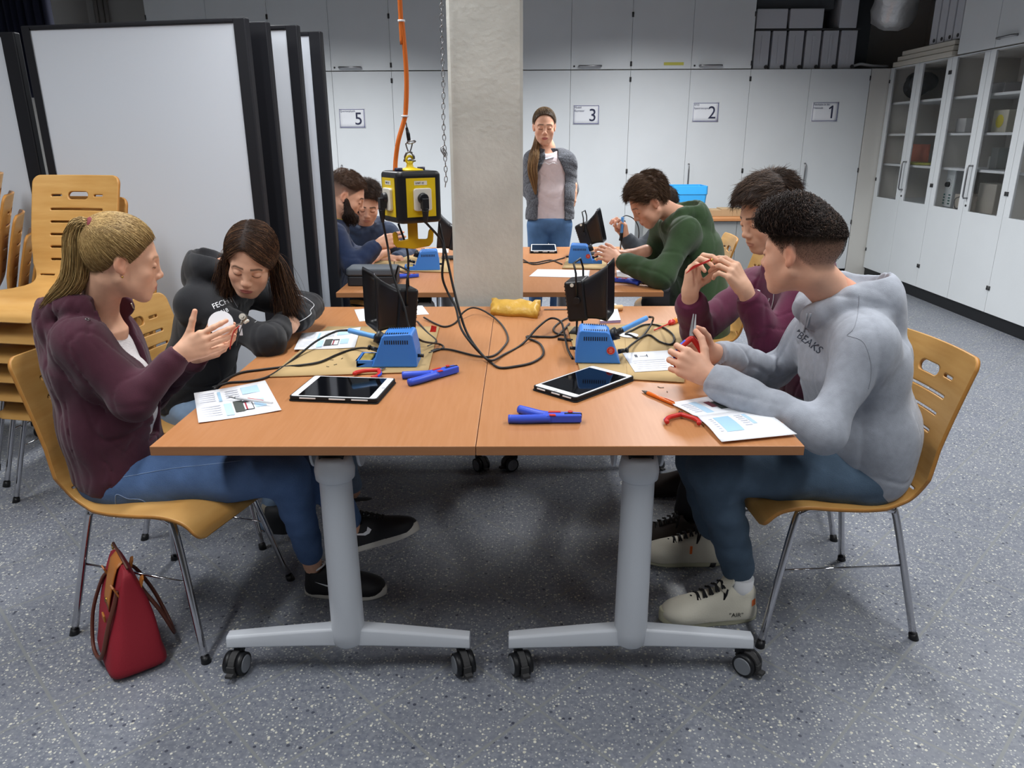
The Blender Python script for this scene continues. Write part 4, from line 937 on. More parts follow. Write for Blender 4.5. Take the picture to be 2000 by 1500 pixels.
single('rope_sleeve', MB().tube([PY(794, 249, 2.6), PY(797, 262, 2.6), PY(799, 276, 2.6)], [.004, .0065, .006], 10), [M_black], 'black rubber sleeve on the steel rope just above the cube hook', 'sleeve')
oc = [Vector((PY(773, 330, 2.6).x, 2.585, zt)), PY(773, 310, 2.59), PY(778, 275, 2.59), PY(788, 240, 2.595), PY(792, 222, 2.595), PY(794, 180, 2.595), PY(793, 130, 2.595), PY(788, 70, 2.595), PY(785, 40, 2.595), PY(781, 0, 2.595), top+Vector((-.01, -.005, 0))]
single('orange_cable', MB().tube(catmull(oc, 8), .0075, 12), [M_orange], 'orange power cable coming from above into the cube', 'cable')
for (x, y) in ((784, 41), (791, 227)):
    p = PY(x, y, 2.597); single('cable_tie', MB().cyl(p-Vector((0, 0, .003)), p+Vector((0, 0, .003)), .0118, n=16), [M_paper], 'white cable tie round the orange cable, %s' % ('the upper one' if y < 100 else 'the lower one'), 'cable tie', 'cable ties on the orange cable')
# chain beside the pillar
mb = MB(); z = PY(868, 362, 3.27).z; x0_ = PY(866, 200, 3.27).x; k = 0; fr0 = [PY(x, y, 3.27) for x, y in ((862, -20), (863, 60), (866, 170), (866, 230), (869, 300), (871, 345), (870, 362))]; cv = catmull(fr0, 30); L = 0; nxt = 0
for a, b in zip(cv, cv[1:]):
    L += (b-a).length
    while L > nxt:
        F = frame((b-a).normalized(), (1, 0, 0) if k % 2 else (0, 1, 0)); pts = [a+F @ Vector((math.cos(q_)*.0065, 0, math.sin(q_)*.0135)) for q_ in [i*math.pi/5 for i in range(10)]]
        mb.tube(pts, .0017, 5, closed=True); k += 1; nxt += .0205
for e in range(4): mb.tube([PY(864, 292, 3.27)+Vector((math.cos(q_)*.007+.004*e, 0, math.sin(q_)*.012-.006*e)) for q_ in [i*math.pi/5 for i in range(10)]], .0017, 5, closed=True)
top_ = cv[0]; mb.tube([top_, (top_.x, 3.27, 3.34)], .002, 6)
single('steel_chain', mb, [M_steel], 'thin steel chain hanging down along the left edge of the pillar', 'chain')

# ---- cables
def cable(pts, label, r=.0038, z=TZ+.004, grp='black cables on the front tables', m=None):
    P = []
    for p in pts:
        if isinstance(p, Vector): P.append(p)
        elif len(p) == 2: P.append(PZ(p[0], p[1], z))
        elif p[2] == 'Y': P.append(PY(p[0], p[1], p[3]))
        else: P.append(PZ(p[0], p[1], p[2]))
    return single('cable', MB().tube(catmull(P, 8), r, 8), [m or M_cable], label, 'cable', grp)
z1 = ZC2+.004
cable([(680, 645, 'Y', 2.40), (655, 648, .80), (620, 665, .775), (590, 688, .755), (560, 712), (525, 735), (490, 744), (450, 747), (430, 752), (415, 757)], 'black cable from the left iron looping to the table edge')
cable([(738, 686, 'Y', 2.35), (715, 680, .765), (690, 682, .75), (660, 692, .75), (625, 707, z1), (590, 713, z1), (560, 716), (510, 722), (470, 728), (440, 742), (418, 760)], 'black cable from the left station plug to the table edge')
cable([PLUG[3], (757, 480, 'Y', 2.55), (762, 515, 'Y', 2.52), (775, 560, 'Y', 2.5), (790, 600, 'Y', 2.48), (800, 640, 'Y', 2.46), (822, 665, 'Y', 2.45), (858, 672, .745), (866, 679), (850, 685), (838, 690)], 'black cable dropping from the left plug of the cube to the left station')
cable([(778, 437, 'Y', 2.6), (790, 470, 'Y', 2.6), (797, 500, 'Y', 2.6), (797, 540, 'Y', 2.62), (798, 565, 'Y', 2.68)], 'short black cable from the cube to the left fume extractor')
cable([PLUG[0], (862, 470, 'Y', 2.56), (866, 500, 'Y', 2.55), (864, 540, 'Y', 2.55), (874, 570, 'Y', 2.55), (890, 600, 'Y', 2.52), (900, 640, 'Y', 2.47), (920, 670, .80), (940, 692, .76), (955, 705), (975, 718), (1005, 716), (1040, 708), (1061, 692), (1055, 672), (1035, 662), (1030, 657), (1060, 658), (1085, 657), (1100, 645), (1112, 632)], 'black cable from the cube looping over the table seam to the right extractor', r=.0042)
cable([(858, 437, 'Y', 2.6), (872, 500, 'Y', 2.58), (885, 560, 'Y', 2.55), (898, 610, 'Y', 2.52), (912, 650, .82), (935, 685, .77), (958, 704, .752), (985, 692), (1020, 672), (1050, 640, .775), (1075, 622, .79), (1095, 628, .785), (1102, 650, .76), (1108, 680, .75), (1118, 700)], 'black cable from the cube to the back of the right soldering station', r=.0042)
cable([(828, 620, .75), (850, 632), (870, 638), (890, 630), (905, 610, .765), (925, 601, .77), (950, 610, .76), (978, 632), (992, 660), (980, 682), (960, 696), (930, 695), (880, 683), (855, 682), (842, 686)], 'black cable from the left extractor forming a big loop by the seam')
cable([(815, 628, .75), (835, 650), (852, 665), (845, 672), (835, 677)], 'short black cable between the left extractor and station')
cable([(1268, 619, 'Y', 2.44), (1276, 622, .775), (1268, 640, .76), (1250, 660, z1), (1230, 654, z1), (1222, 652, z1), (1235, 645, z1), (1260, 634, z1), (1290, 637, z1), (1315, 655, z1), (1312, 672, z1), (1290, 668, z1), (1265, 654, z1), (1235, 672, .76), (1222, 685, 'Y', 2.40)], 'black cable looping from the right iron to the right station plug')
cable([(1105, 655), (1085, 650), (1082, 640), (1100, 625), (1120, 618, .75)], 'black cable with a small plug left of the right soldering station')
cable([(1090, 662), (1118, 665)], 'black flat plug of the cable left of the right station', r=.006)
gR = 'black cables on the rear tables'
cable([(1022, 507), (1040, 516), (1060, 514), (1085, 508), (1103, 503)], 'black cable on the rear table from pillar to station', grp=gR)
cable([(1022, 512), (1045, 513), (1075, 508), (1098, 516)], 'second black cable on the rear table crossing the first', grp=gR)
cable([(1165, 505), (1185, 498), (1195, 508), (1190, 520)], 'black cable loop at the right rear station', grp=gR, r=.003)
cable([(780, 500), (770, 512), (776, 528), (800, 535)], 'black cable on the left rear table by the blue station', grp=gR, r=.003)

# ---- red handbag on the floor
M_bag = mat('bag_red', '8a1626', .7, bump=.15, bscale=300); M_lea = mat('leather_tan', 'a9682c', .5); M_leb = mat('leather_brown', '5a3024', .5)
a = PZ(205, 1297, 0); b = PZ(338, 1278, 0); mid = (PZ(243, 1312, 0)+PZ(335, 1275, 0)+PZ(185, 1265, 0)+PZ(270, 1250, 0))/4; zt_ = .30
t = thing('handbag', 'dark red folding handbag with brown leather handles beside the left chair', 'handbag', (mid.x, mid.y, 0), math.radians(-52))
rings = []
for k in range(13):
    u = k/12; w = .27*(1-.36*u**1.3); d = .155*(1-u)**.75+.012; z = .002+zt_*u; sx_ = -.035*u**1.4
    rings.append([Vector((sx_+(px_*w)+.006*math.sin(7*u+i_)*u, py_*d+.008*math.sin(5*u+2*px_*6)*math.sin(u*3.14)+.02*u, z)) for i_, (px_, py_) in enumerate(rrect(1, 1, .18, 3))])
b = MB(); b.loft(rings); build('bag_body', b, M_bag, t, world=False, subsurf=1)
def ring_at(u, side): 
    w = .27*(1-.36*u**1.3); d = .155*(1-u)**.75+.012; return -.035*u**1.4, side*d/2+.02*u, .002+zt_*u, w
fl = MB(); P = []
for i in range(9):
    u = 1.0-i/8*.42; cxx, yy, zz, w = ring_at(min(u, 1), -1)
    for j in range(7):
        v = j/6-.5; ww = .085*(1-.25*(i/8)); P.append((cxx+v*ww, yy-.004 if i else yy+.006, zz+.003-(.012*(abs(v)*2)**2 if i == 8 else 0)))
fl.grid(P, 9, 7); build('flap', fl, M_lea, t, world=False, solid=.003)
sn = MB().cyl((-.018, ring_at(.62, -1)[1]-.008, .19), (-.018, ring_at(.62, -1)[1]-.002, .19), .007, n=14); build('snap_button', sn, mat('gold', 'c9a24a', .25, 1.0), t, world=False)
for side in (-1, 1):
    x0b, yy, zz, w = ring_at(.80, side); P = [(-.085, yy, zz), (-.095, yy+side*.02, zz-.03), (-.10, yy+side*.055, zz-.12), (-.06, yy+side*.075, zz-.20), (0, yy+side*.075, zz-.215), (.05, yy+side*.065, zz-.18), (.055, yy+side*.04, zz-.10), (.048, yy+side*.01, zz-.03), (.045, yy, zz)]
    h = build('handle', MB().tube(catmull(P, 6), .0075, 10, flat=.7), M_leb, t, world=False)
    for e, xx in ((0, -.085), (1, .045)): build('handle_tab', MB().prism([(xx-.014, -.028), (xx+.014, -.028), (xx+.012, .022), (xx, .03), (xx-.012, .022)], 0, .004, M=T((0, yy+side*.004, zz-.006), Matrix(((1, 0, 0), (0, .35*side, -side), (0, 1, .35))))), M_lea, h, world=False)
zp = MB().tube([(-.13, .02, zt_+.004), (.055, .022, zt_+.006)], .004, 8); build('zip', zp, M_leb, t, world=False)
zz = MB(); 
for k in range(5): zz.tube([(-.135+math.cos(q_)*.006, .018+math.sin(q_)*.003, zt_-.002-.009*k+math.sin(q_)*.006) for q_ in [i*math.pi/4 for i in range(8)]], .0014, 5, closed=True)
build('charm_chain', zz, mat('gold', 'c9a24a', .25, 1.0), t, world=False)
build('zip_tab', MB().box((.02, -.055, .16), (.03, .006, .022)), M_lea, t, world=False, bev=.003)
# ================================================================ soft-surface modelling (implicit shapes meshed with surface nets)
def A(v): return np.array(v, dtype=np.float64)
def nv(v): v = A(v); return v/np.linalg.norm(v)
def smin(a, b, k):
    if k <= 0: return np.minimum(a, b)
    h = np.maximum(k-np.abs(a-b), 0)/k; return np.minimum(a, b)-h*h*k*.25
def rc(a, b, ra, rb, fl=None, fold=None):
    """tapered capsule; fl=(direction, stretch) makes the section elliptical; fold=(amp, freq, phase) gathers cloth round the limb"""
    a, b = A(a), A(b); ba = b-a; L2 = max(ba@ba, 1e-12); L = math.sqrt(L2); u = s = None
    if fl is not None: u = nv(fl[0]); s = fl[1]
    sm = max(1.0, s or 1.0)
    def f(p):
        q = p-a; t = np.clip(q@ba/L2, 0, 1); q = q-t[..., None]*ba
        if u is not None: q = q-((1-1/s)*(q@u))[..., None]*u
        d = np.sqrt((q*q).sum(-1))-(ra+(rb-ra)*t)
        if fold is not None:
            sd = nv(np.cross(ba, (0.3, 0.2, 1.0))); ang = np.sin((q@sd)*30+fold[2])
            d = d-fold[0]*np.sin(t*L*fold[1]+1.7*ang+fold[2])*np.clip(np.sin(np.pi*t), .15, 1)
        return d
    return f, (a+b)/2, L/2+max(ra, rb)*sm+.01
def el(c, r, R=None):
    c, r = A(c), A(r); Rm_ = None if R is None else np.array(R)
    def f(p):
        q = p-c
        if Rm_ is not None: q = q@Rm_
        k0 = np.sqrt(((q/r)**2).sum(-1)); k1 = np.sqrt(((q/(r*r))**2).sum(-1))+1e-9
        return np.where(k0 < 1e-6, -r.min(), k0*(k0-1)/k1)
    return f, c, float(r.max())+.01
class S:
    def __init__(s): s.ops = []
    def u(s, prim, k=.0): s.ops.append((*prim, k, 0)); return s
    def sub(s, prim, k=.0): s.ops.append((*prim, k, 1)); return s
    def fx(s, f): s.ops.append((f, None, 0, 0, 2)); return s
    def ev(s, P, bc=None, br=0):
        d = np.full(P.shape[:-1], 1.0)
        for f, c, R, k, mode in s.ops:
            if mode == 2: d = f(P, d); continue
            if bc is not None:
                m = np.linalg.norm(bc-c, axis=-1) < R+br*1.6+k+.01
                if not m.any(): continue
                e = f(P[m]); dm = d[m]; d[m] = smin(dm, e, k) if mode == 0 else -smin(-dm, e, k)
            else:
                e = f(P); d = smin(d, e, k) if mode == 0 else -smin(-d, e, k)
        return d
    def bounds(s):
        lo = np.min([c-R for f, c, R, k, m in s.ops if m == 0], axis=0); hi = np.max([c+R for f, c, R, k, m in s.ops if m == 0], axis=0); return lo-.01, hi+.01
def nets(sd, h, lo=None, hi=None, slack=1.7):
    B = 8
    if lo is None: lo, hi = sd.bounds()
    lo, hi = A(lo), A(hi); bs = B*h; n = np.ceil((hi-lo)/bs).astype(int)
    I = np.stack(np.meshgrid(*[np.arange(k) for k in n], indexing='ij'), -1).reshape(-1, 3)
    C = lo+(I+.5)*bs; br = bs*.5*math.sqrt(3); keep = []
    for i in range(0, len(C), 20000):
        keep.append(np.abs(sd.ev(C[i:i+20000])) < br*slack+.006)
    keep = np.concatenate(keep); I = I[keep]; C = C[keep]
    g = np.arange(B+1); G = np.stack(np.meshgrid(g, g, g, indexing='ij'), -1).reshape(-1, 3)*h
    V = np.empty((len(I), (B+1)**3), dtype=np.float32)
    for i in range(0, len(I), 300):
        b = I[i:i+300]; P = (lo+b*bs)[:, None, :]+G[None]; V[i:i+300] = sd.ev(P, C[i:i+300], br)
    V = V.reshape(-1, B+1, B+1, B+1); nb = len(I)
    S_ = V < 0; c = np.arange(B); corners = [(i, j, k) for i in (0, 1) for j in (0, 1) for k in (0, 1)]
    cs = [S_[:, i:i+B, j:j+B, k:k+B] for i, j, k in corners]; tot = sum(x.astype(np.int8) for x in cs); act = (tot > 0) & (tot < 8)
    ab, ai, aj, ak = np.nonzero(act)
    vals = np.stack([V[ab, ai+i, aj+j, ak+k] for i, j, k in corners], -1).astype(np.float64)
    acc = np.zeros((len(ab), 3)); cnt = np.zeros(len(ab))
    for x in range(8):
        for y in range(x+1, 8):
            cx, cy = A(corners[x]), A(corners[y])
            if np.abs(cx-cy).sum() != 1: continue
            va, vb = vals[:, x], vals[:, y]; m = (va < 0) != (vb < 0); t = np.where(m, va/(va-vb+1e-12), 0)
            acc += np.where(m[:, None], cx+(cy-cx)*t[:, None], 0); cnt += m
    gi = I[ab]*B+np.stack([ai, aj, ak], -1); verts = lo+(gi+acc/cnt[:, None])*h
    key = lambda q: (q[:, 0].astype(np.int64)*100003+q[:, 1])*100003+q[:, 2]
    K = key(gi); order = np.argsort(K); Ks = K[order]; quads = []
    for ax in range(3):
        sl0 = [slice(None), slice(0, B), slice(0, B), slice(0, B)]; sl1 = list(sl0); sl1[ax+1] = slice(1, B+1)
        s0, s1 = S_[tuple(sl0)], S_[tuple(sl1)]; eb, ei, ej, ek = np.nonzero(s0 != s1)
        if len(eb) == 0: continue
        base = I[eb]*B+np.stack([ei, ej, ek], -1); flip = s1[eb, ei, ej, ek]
        a1, a2 = [(1, 2), (2, 0), (0, 1)][ax]; o1 = np.zeros(3, int); o1[a1] = 1; o2 = np.zeros(3, int); o2[a2] = 1
        ids = []; ok = np.ones(len(base), bool)
        for off in (0*o1, -o1, -o1-o2, -o2):
            kk = key(base+off); pos = np.clip(np.searchsorted(Ks, kk), 0, len(Ks)-1); ok &= Ks[pos] == kk; ids.append(order[pos])
        q = np.stack(ids, -1)[ok]; fl = flip[ok]; q[fl] = q[fl][:, ::-1]; quads.append(q)
    return verts, np.concatenate(quads)
def np_mesh(name, parts, mats, parent, cols=None, smooth=True):
    """parts: list of (verts, quads, material index, colours or None) -> ONE mesh object"""
    vs, fs, mi, cc = [], [], [], []; o = 0
    for v, q, m, c in parts:
        vs.append(v); fs.append(q+o); mi.append(np.full(len(q), m)); o += len(v); cc.append(np.ones((len(v), 3))*.5 if c is None else c)
    v = np.concatenate(vs); f = np.concatenate(fs).astype(np.int32); mi = np.concatenate(mi).astype(np.int32); cc = np.concatenate(cc)
    inv = np.array(wmat(parent).inverted()) if parent is not None else np.eye(4); v = v@inv[:3, :3].T+inv[:3, 3]
    me = bpy.data.meshes.new(name); k = f.shape[1]
    me.vertices.add(len(v)); me.vertices.foreach_set('co', v.astype(np.float32).ravel())
    me.loops.add(f.size); me.loops.foreach_set('vertex_index', f.ravel()); me.polygons.add(len(f)); me.polygons.foreach_set('loop_start', np.arange(0, f.size, k, dtype=np.int32))
    me.polygons.foreach_set('material_index', mi); me.polygons.foreach_set('use_smooth', np.full(len(f), smooth))
    for m in (mats if isinstance(mats, (list, tuple)) else [mats]): me.materials.append(m)
    at = me.color_attributes.new('Col', 'FLOAT_COLOR', 'POINT'); at.data.foreach_set('color', np.concatenate([cc, np.ones((len(cc), 1))], 1).astype(np.float32).ravel())
    me.update(calc_edges=True); me.validate()
    ob = bpy.data.objects.new(name, me); COL.objects.link(ob)
    if parent is not None: ob.parent = parent
    return ob
def strands(paths, r0, r1, cols):
    """(N,K,3) hair paths -> thin three-sided tubes"""
    N, K, _ = paths.shape; t = np.gradient(paths, axis=1); t /= np.linalg.norm(t, axis=-1, keepdims=True)+1e-9
    ref = A((.31, .52, .79)); x = np.cross(t, ref); x /= np.linalg.norm(x, axis=-1, keepdims=True)+1e-9; y = np.cross(t, x)
    rr = np.linspace(0, 1, K)[None, :]; rad = (r0+(r1-r0)*rr**1.5)*np.where(rr < .08, .35, 1)
    ring = [paths+(x*math.cos(a)+y*math.sin(a))*rad[..., None] for a in (0, 2.094, 4.189)]
    v = np.stack(ring, 2).reshape(-1, 3); base = (np.arange(N)[:, None]*K+np.arange(K-1)[None]).reshape(-1)*3; q = []
    for k in range(3): l = (k+1) % 3; q.append(np.stack([base+k, base+l, base+3+l, base+3+k], -1))
    return v, np.concatenate(q), 0, np.repeat(cols, K*3, axis=0)

# ---------------------------------------------------------------- anatomy
class Head:
    """local axes: x towards the face, y to the person's left, z to the crown; origin behind the eyes"""
    def __init__(s, c, f, roll=0, sc=1.0):
        s.c = A(c); x = nv(f); y = nv(np.cross((0, 0, 1), x)); z = np.cross(x, y); a = math.radians(roll)
        y, z = y*math.cos(a)+z*math.sin(a), z*math.cos(a)-y*math.sin(a); s.R = np.stack([x, y, z], 1); s.s = sc
    def p(s, x, y, z): return s.c+s.R@(A((x, y, z))*s.s)
    def loc(s, P): return (P-s.c)@s.R/s.s
    def w(s, Q): return s.c+(Q*s.s)@s.R.T
    def rc(s, a, b, ra, rb, **k): return rc(s.p(*a), s.p(*b), ra*s.s, rb*s.s, **k)
    def el(s, c, r, tilt=None):
        R = s.R if tilt is None else s.R@np.array(Matrix.Rotation(tilt[1], 3, tilt[0])); return el(s.p(*c), A(r)*s.s, R)
CRC, CRR = A((-.012, 0, .030)), A((.099, .077, .088))
def head_sdf(sd, H, fem, ears=True, jaw=1.0, nose=1.0):
    j = (.93 if fem else 1.0)*jaw
    sd.u(H.el(CRC, CRR), 0)
    sd.u(H.el((.030, 0, -.012), (.064, .063*j, .082)), .02)
    sd.u(H.el((.034, 0, -.066), (.052, .050*j, .040)), .03)
    sd.u(H.rc((.072, -.010, -.098), (.072, .010, -.098), .0165*j, .0165*j), .022)
    for e in (-1, 1):
        sd.u(H.rc((.002, e*.056*j, -.050), (.062, e*.022, -.094), .013, .013), .028)
        sd.u(H.el((.060, e*.043, -.030), (.022, .020, .020)), .024)
        sd.u(H.el((.048, e*.034*j, -.060), (.026, .022, .026)), .022)
        sd.u(H.rc((.083, e*.012, .0175), (.068, e*.045, .016), .0085, .008), .02)
    for e in (-1, 1): sd.sub(H.el((.101, e*.031, -.001), (.018, .018, .0125)), .014)
    for e in (-1, 1): sd.u(H.el((.0795, e*.031, -.002), (.0135, .0155, .0125)), .005)
    sd.u(H.rc((.086, 0, .012), (.105*(1+.02*(nose-1)), 0, -.026), .0075, .0085*nose), .016)
    sd.u(H.el((.107, 0, -.032), (.0100*nose, .0108*nose, .0092*nose)), .009)
    for e in (-1, 1): sd.u(H.el((.099, e*.0115, -.0365), (.0095, .0072, .0075)), .007)
    for e in (-1, 1): sd.sub(H.el((.103, e*.0065, -.0445), (.004, .0028, .003)), .003)
    sd.u(H.el((.080, 0, -.064), (.018, .028, .020)), .018)
    lw = .021 if fem else .020
    sd.u(H.el((.0935, 0, -.0625), (.0085, lw, .0052)), .006); sd.u(H.el((.0925, 0, -.0725), (.009, lw*.85, .0062)), .006)
    sd.sub(H.rc((.103, -.018, -.0675), (.103, .018, -.0675), .0016, .0016), .004)
    if ears:
        for e in (-1, 1):
            sd.u(H.el((-.005, e*.0755, -.003), (.018, .0075, .029), ('Z', -e*.35)), .007); sd.u(H.el((.003, e*.0735, -.027), (.008, .005, .009)), .005)
            sd.sub(H.el((.001, e*.0855, -.003), (.0105, .0085, .019), ('Z', -e*.35)), .003)
def skin_cols(H, P, base, hair, lips, brow=.75, stubble=0, fem=True, fade=None, hl=None, lash=.8):
    q = H.loc(P); x, y, z = q[:, 0], q[:, 1], q[:, 2]; ay = np.abs(y); c = np.tile(A(base), (len(P), 1)); dark = A(hair)
    def mixc(m, col): 
        nonlocal c; m = np.clip(m, 0, 1)[:, None]; c = c*(1-m)+A(col)*m
    blush = np.exp(-(((x-.07)/.03)**2+((ay-.045)/.02)**2+((z+.036)/.022)**2)); mixc(blush*.22, A(base)*A((1.04, .70, .66)))
    mixc(np.exp(-(((x-.112)/.014)**2+(y/.012)**2+((z+.034)/.012)**2))*.3, A(base)*A((1.02, .66, .6)))
    mixc(np.where((ay > .076), .35, 0), A(base)*A((1.0, .6, .52)))
    zz = np.where(z > -.0675, (z+.0675)/.0085, (z+.0675)/.011); mixc(np.clip((1.05-(zz**2+(y/.0225)**2))*5, 0, 1)*(x > .082)*(.85 if fem else .6), lips)
    bz = .0235-.012*np.clip((ay-.034)/.02, 0, 1)**2; mixc(np.clip(1.6-np.abs(z-bz)/.0030, 0, 1)*(ay > .011)*(ay < .050)*(x > .05)*brow, dark)
    lz = -.0055-.003*np.clip(1-((ay-.031)/.014)**2, 0, 1); mixc(np.clip(1.6-np.abs(z-lz)/.0017, 0, 1)*(np.abs(ay-.031) < .0150)*(x > .060)*lash, dark*.4)
    mixc(np.exp(-(((x-.085)/.012)**2+((ay-.031)/.014)**2+((z-.003)/.009)**2))*.22, A(base)*A((.78, .6, .62)))
    if stubble: mixc(((z < -.045)*(x > -.01)*(ay < .06)*np.clip((-.045-z)/.02, 0, 1))*stubble, dark)
    if hl is not None:
        m = np.clip((z-hl(x, ay))/.012, 0, 1)
        if fade is not None: m = m*np.clip((z-fade[0])/(fade[1]-fade[0])*(1-fade[2])+fade[2], 0, 1)
        mixc(m*.92, dark)
    return c
HLX = [-.12, -.06, -.032, -.012, .010, .020, .042, .062, .078, .1]; HLZ = [-.058, -.050, -.022, .012, .018, .000, .028, .058, .074, .085]
def hairline(dz=0, front=0, side=0): return lambda x, ay: np.interp(x, HLX, A(HLZ)+dz)+front*np.clip((x-.03)/.04, 0, 1)+side*np.clip(ay/.05-1, 0, 1)
def hair_cap(H, hl, th, bump=.0015, seed=0, flow=(1, 0, 0)):
    """solid hair volume: th(q) is its thickness"""
    sd = S(); rng = np.random.default_rng(seed); W_ = rng.normal(size=(7, 3))*A((70, 70, 70)); ph = rng.uniform(0, 6.28, 7)
    def f(p):
        q = H.loc(p); t = th(q); r = CRR+t[..., None]; c = CRC
        k0 = np.sqrt((((q-c)/r)**2).sum(-1)); k1 = np.sqrt((((q-c)/(r*r))**2).sum(-1))+1e-9; d = k0*(k0-1)/k1
        d = d-bump*sum(np.sin(q@W_[i]+ph[i]) for i in range(7))/2.2
        dl = (hl(q[..., 0], np.abs(q[..., 1]))-q[..., 2])*.75
        return -smin(-d, -dl, .006)*H.s
    sd.u((f, H.p(*CRC), .16*H.s)); return sd
def jit(n, col, amt=.22, rng=RNG, hi=None, ph=.15):
    c = np.tile(A(col), (n, 1))*(1+rng.uniform(-amt, amt, (n, 1)))
    if hi is not None: m = rng.uniform(size=(n, 1)) < ph; c = np.where(m, A(hi)*(1+rng.uniform(-amt, amt, (n, 1))), c)
    return c
def scalp_roots(n, hl, rng, cond=None):
    out = []
    while sum(map(len, out)) < n:
        v = rng.normal(size=(n*2, 3)); v /= np.linalg.norm(v, axis=1, keepdims=True); q = CRC+CRR*v; m = q[:, 2] > hl(q[:, 0], np.abs(q[:, 1]))
        if cond is not None: m &= cond(q)
        out.append(v[m])
    return np.concatenate(out)[:n]
def slerp(a, b, t):
    w = np.arccos(np.clip((a*b).sum(-1), -1, 1))[..., None]; s = np.sin(w)+1e-6; return (np.sin((1-t)*w)*a+np.sin(t*w)*b)/s
def short_hair(H, n, hl, th, length, flow, rng, lift=.45, col=(.03, .02, .015), hi=None, r=.0009, curl=0, cond=None, K=5):
    v = scalp_roots(n, hl, rng, cond); q = CRC+CRR*v; nrm = v/CRR; nrm /= np.linalg.norm(nrm, axis=1, keepdims=True)
    q = q+nrm*((th(q)[:, None])*.55+.0022); F = flow(q); F = F-nrm*(F*nrm).sum(1, keepdims=True); F /= np.linalg.norm(F, axis=1, keepdims=True)+1e-6
    F = F+rng.normal(size=F.shape)*.25; L = length(q)[:, None]*rng.uniform(.7, 1.15, (n, 1)); P = []
    side = np.cross(F, nrm); ph = rng.uniform(0, 6.28, (n, 1))
    for k in range(K):
        t = k/(K-1); pos = q+L*(F*t*(1-lift*.3)+nrm*lift*(t-.55*t*t))
        if curl: pos = pos+(curl(q) if callable(curl) else curl)*(side*np.sin(ph+t*7.5)+nrm*(np.cos(ph+t*7.5)+.6))*min(1, t*3)
        P.append(pos)
    P = H.w(np.stack(P, 1)); return strands(P, r, r*.35, jit(n, col, .3, rng, hi))

FL = [(.040, .024, .020), (.045, .029, .021), (.041, .027, .021), (.033, .019, .018)]
def hand_sdf(sd, wr, f, n, side, curls, thumb=None, sc=1.0, spread=(.10, .03, -.04, -.12), forearm=None):
    """wr wrist, f pointing direction, n palm normal; side 'L'/'R'; curls: per finger (mcp, pip, dip) degrees; returns finger tips"""
    wr = A(wr); f = nv(f); n = A(n); n = nv(n-f*(n@f)); s = np.cross(f, n)*(1 if side == 'R' else -1)
    P = lambda a, b, c: wr+(f*a+s*b+n*c)*sc
    base = [P(.086, .029, 0), P(.089, .0095, -.003), P(.085, -.0105, -.002), P(.076, -.029, .001)]; tips = []
    sd.u(rc(P(.002, .0, 0), P(.03, .0, 0), .021*sc, .022*sc, fl=(s, 1.28)), .012)
    for b_, o, r in zip(base, (.014, .005, -.007, -.017), (.0135, .0135, .013, .012)): sd.u(rc(P(.018, o, 0), b_-f*.004*sc, .014*sc, r*sc), .010)
    sd.u(rc(P(.022, .020, .008), P(.052, .030, .008), .0145*sc, .012*sc), .012); sd.u(rc(P(.02, -.018, .006), P(.055, -.024, .004), .012*sc, .010*sc), .012)
    if forearm is not None: sd.u(rc(P(.01, 0, 0), A(forearm), .023*sc, .034*sc, fl=(s, 1.12)), .012)
    fingers = []
    for i in range(4):
        a = 0; p = base[i]; sp = spread[i]; dirs = f*math.cos(sp)+s*math.sin(sp); chain = [p]
        for j, L in enumerate(FL[i]):
            a += math.radians(curls[i][j]); d = dirs*math.cos(a)+n*math.sin(a); p = p+d*L*sc; chain.append(p)
        rr = [.0092, .0084, .0076, .0066] if i < 3 else [.0082, .0074, .0068, .006]
        prims = [rc(chain[j], chain[j+1], rr[j]*sc, rr[j+1]*sc) for j in range(3)]
        def ff(p_, prims=prims):
            d = prims[0][0](p_)
            for q in prims[1:]: d = smin(d, q[0](p_), .003)
            return d
        c = (chain[0]+chain[3])/2; fingers.append((ff, c, max(np.linalg.norm(x-c) for x in chain)+.014)); tips.append(chain[3])
    for q in fingers: sd.u(q, .0045)
    th = thumb or ((.75, .62, .25), (.9, .3, .3), (1, .1, .25)); p = P(.026, .026, .008); r = [.0135, .0108, .0095, .0078]
    chain = [p]
    for L, d in zip((.040, .033, .027), th): d = nv(f*d[0]+s*d[1]+n*d[2]); chain.append(chain[-1]+d*L*sc)
    prims = [rc(chain[j], chain[j+1], r[j]*sc, r[j+1]*sc) for j in range(3)]
    def ft(p_):
        d = prims[0][0](p_)
        for q in prims[1:]: d = smin(d, q[0](p_), .004)
        return d
    c = (chain[0]+chain[3])/2; sd.u((ft, c, .07), .007); tips.append(chain[3]); return tips

def cloth_noise(amp, sc_, seed, vert=1.0):
    """soft waves plus narrow creases, as in thick knitted cloth"""
    rng = np.random.default_rng(seed); W1 = rng.normal(size=(5, 3))*A((1, 1, vert))*sc_; W2 = rng.normal(size=(5, 3))*sc_*.55; p1 = rng.uniform(0, 6.28, 5); p2 = rng.uniform(0, 6.28, 5)
    def f(P, d):
        m = np.abs(d) < .12
        if not m.any(): return d
        Q = P[m]; a = 0; c = 0
        for i in range(5):
            w = np.sin(Q@W1[i]*.8+p1[i]+1.9*np.sin(Q@W2[i]+p2[i])); a = a+w
            if i < 4: c = c+np.clip(1-np.abs(w)*2.6, 0, 1)**2*(.5+.5*np.sin(Q@W2[(i+1) % 5]*.8+p1[i]))
        d = d.copy(); d[m] = d[m]-amp*.7*np.sign(a)*np.abs(a/2.2)**.8+amp*.95*np.minimum(c, 1.4); return d
    return f
def cut(fn):
    """keep only where fn(P) < 0"""
    return lambda P, d: np.maximum(d, fn(P))
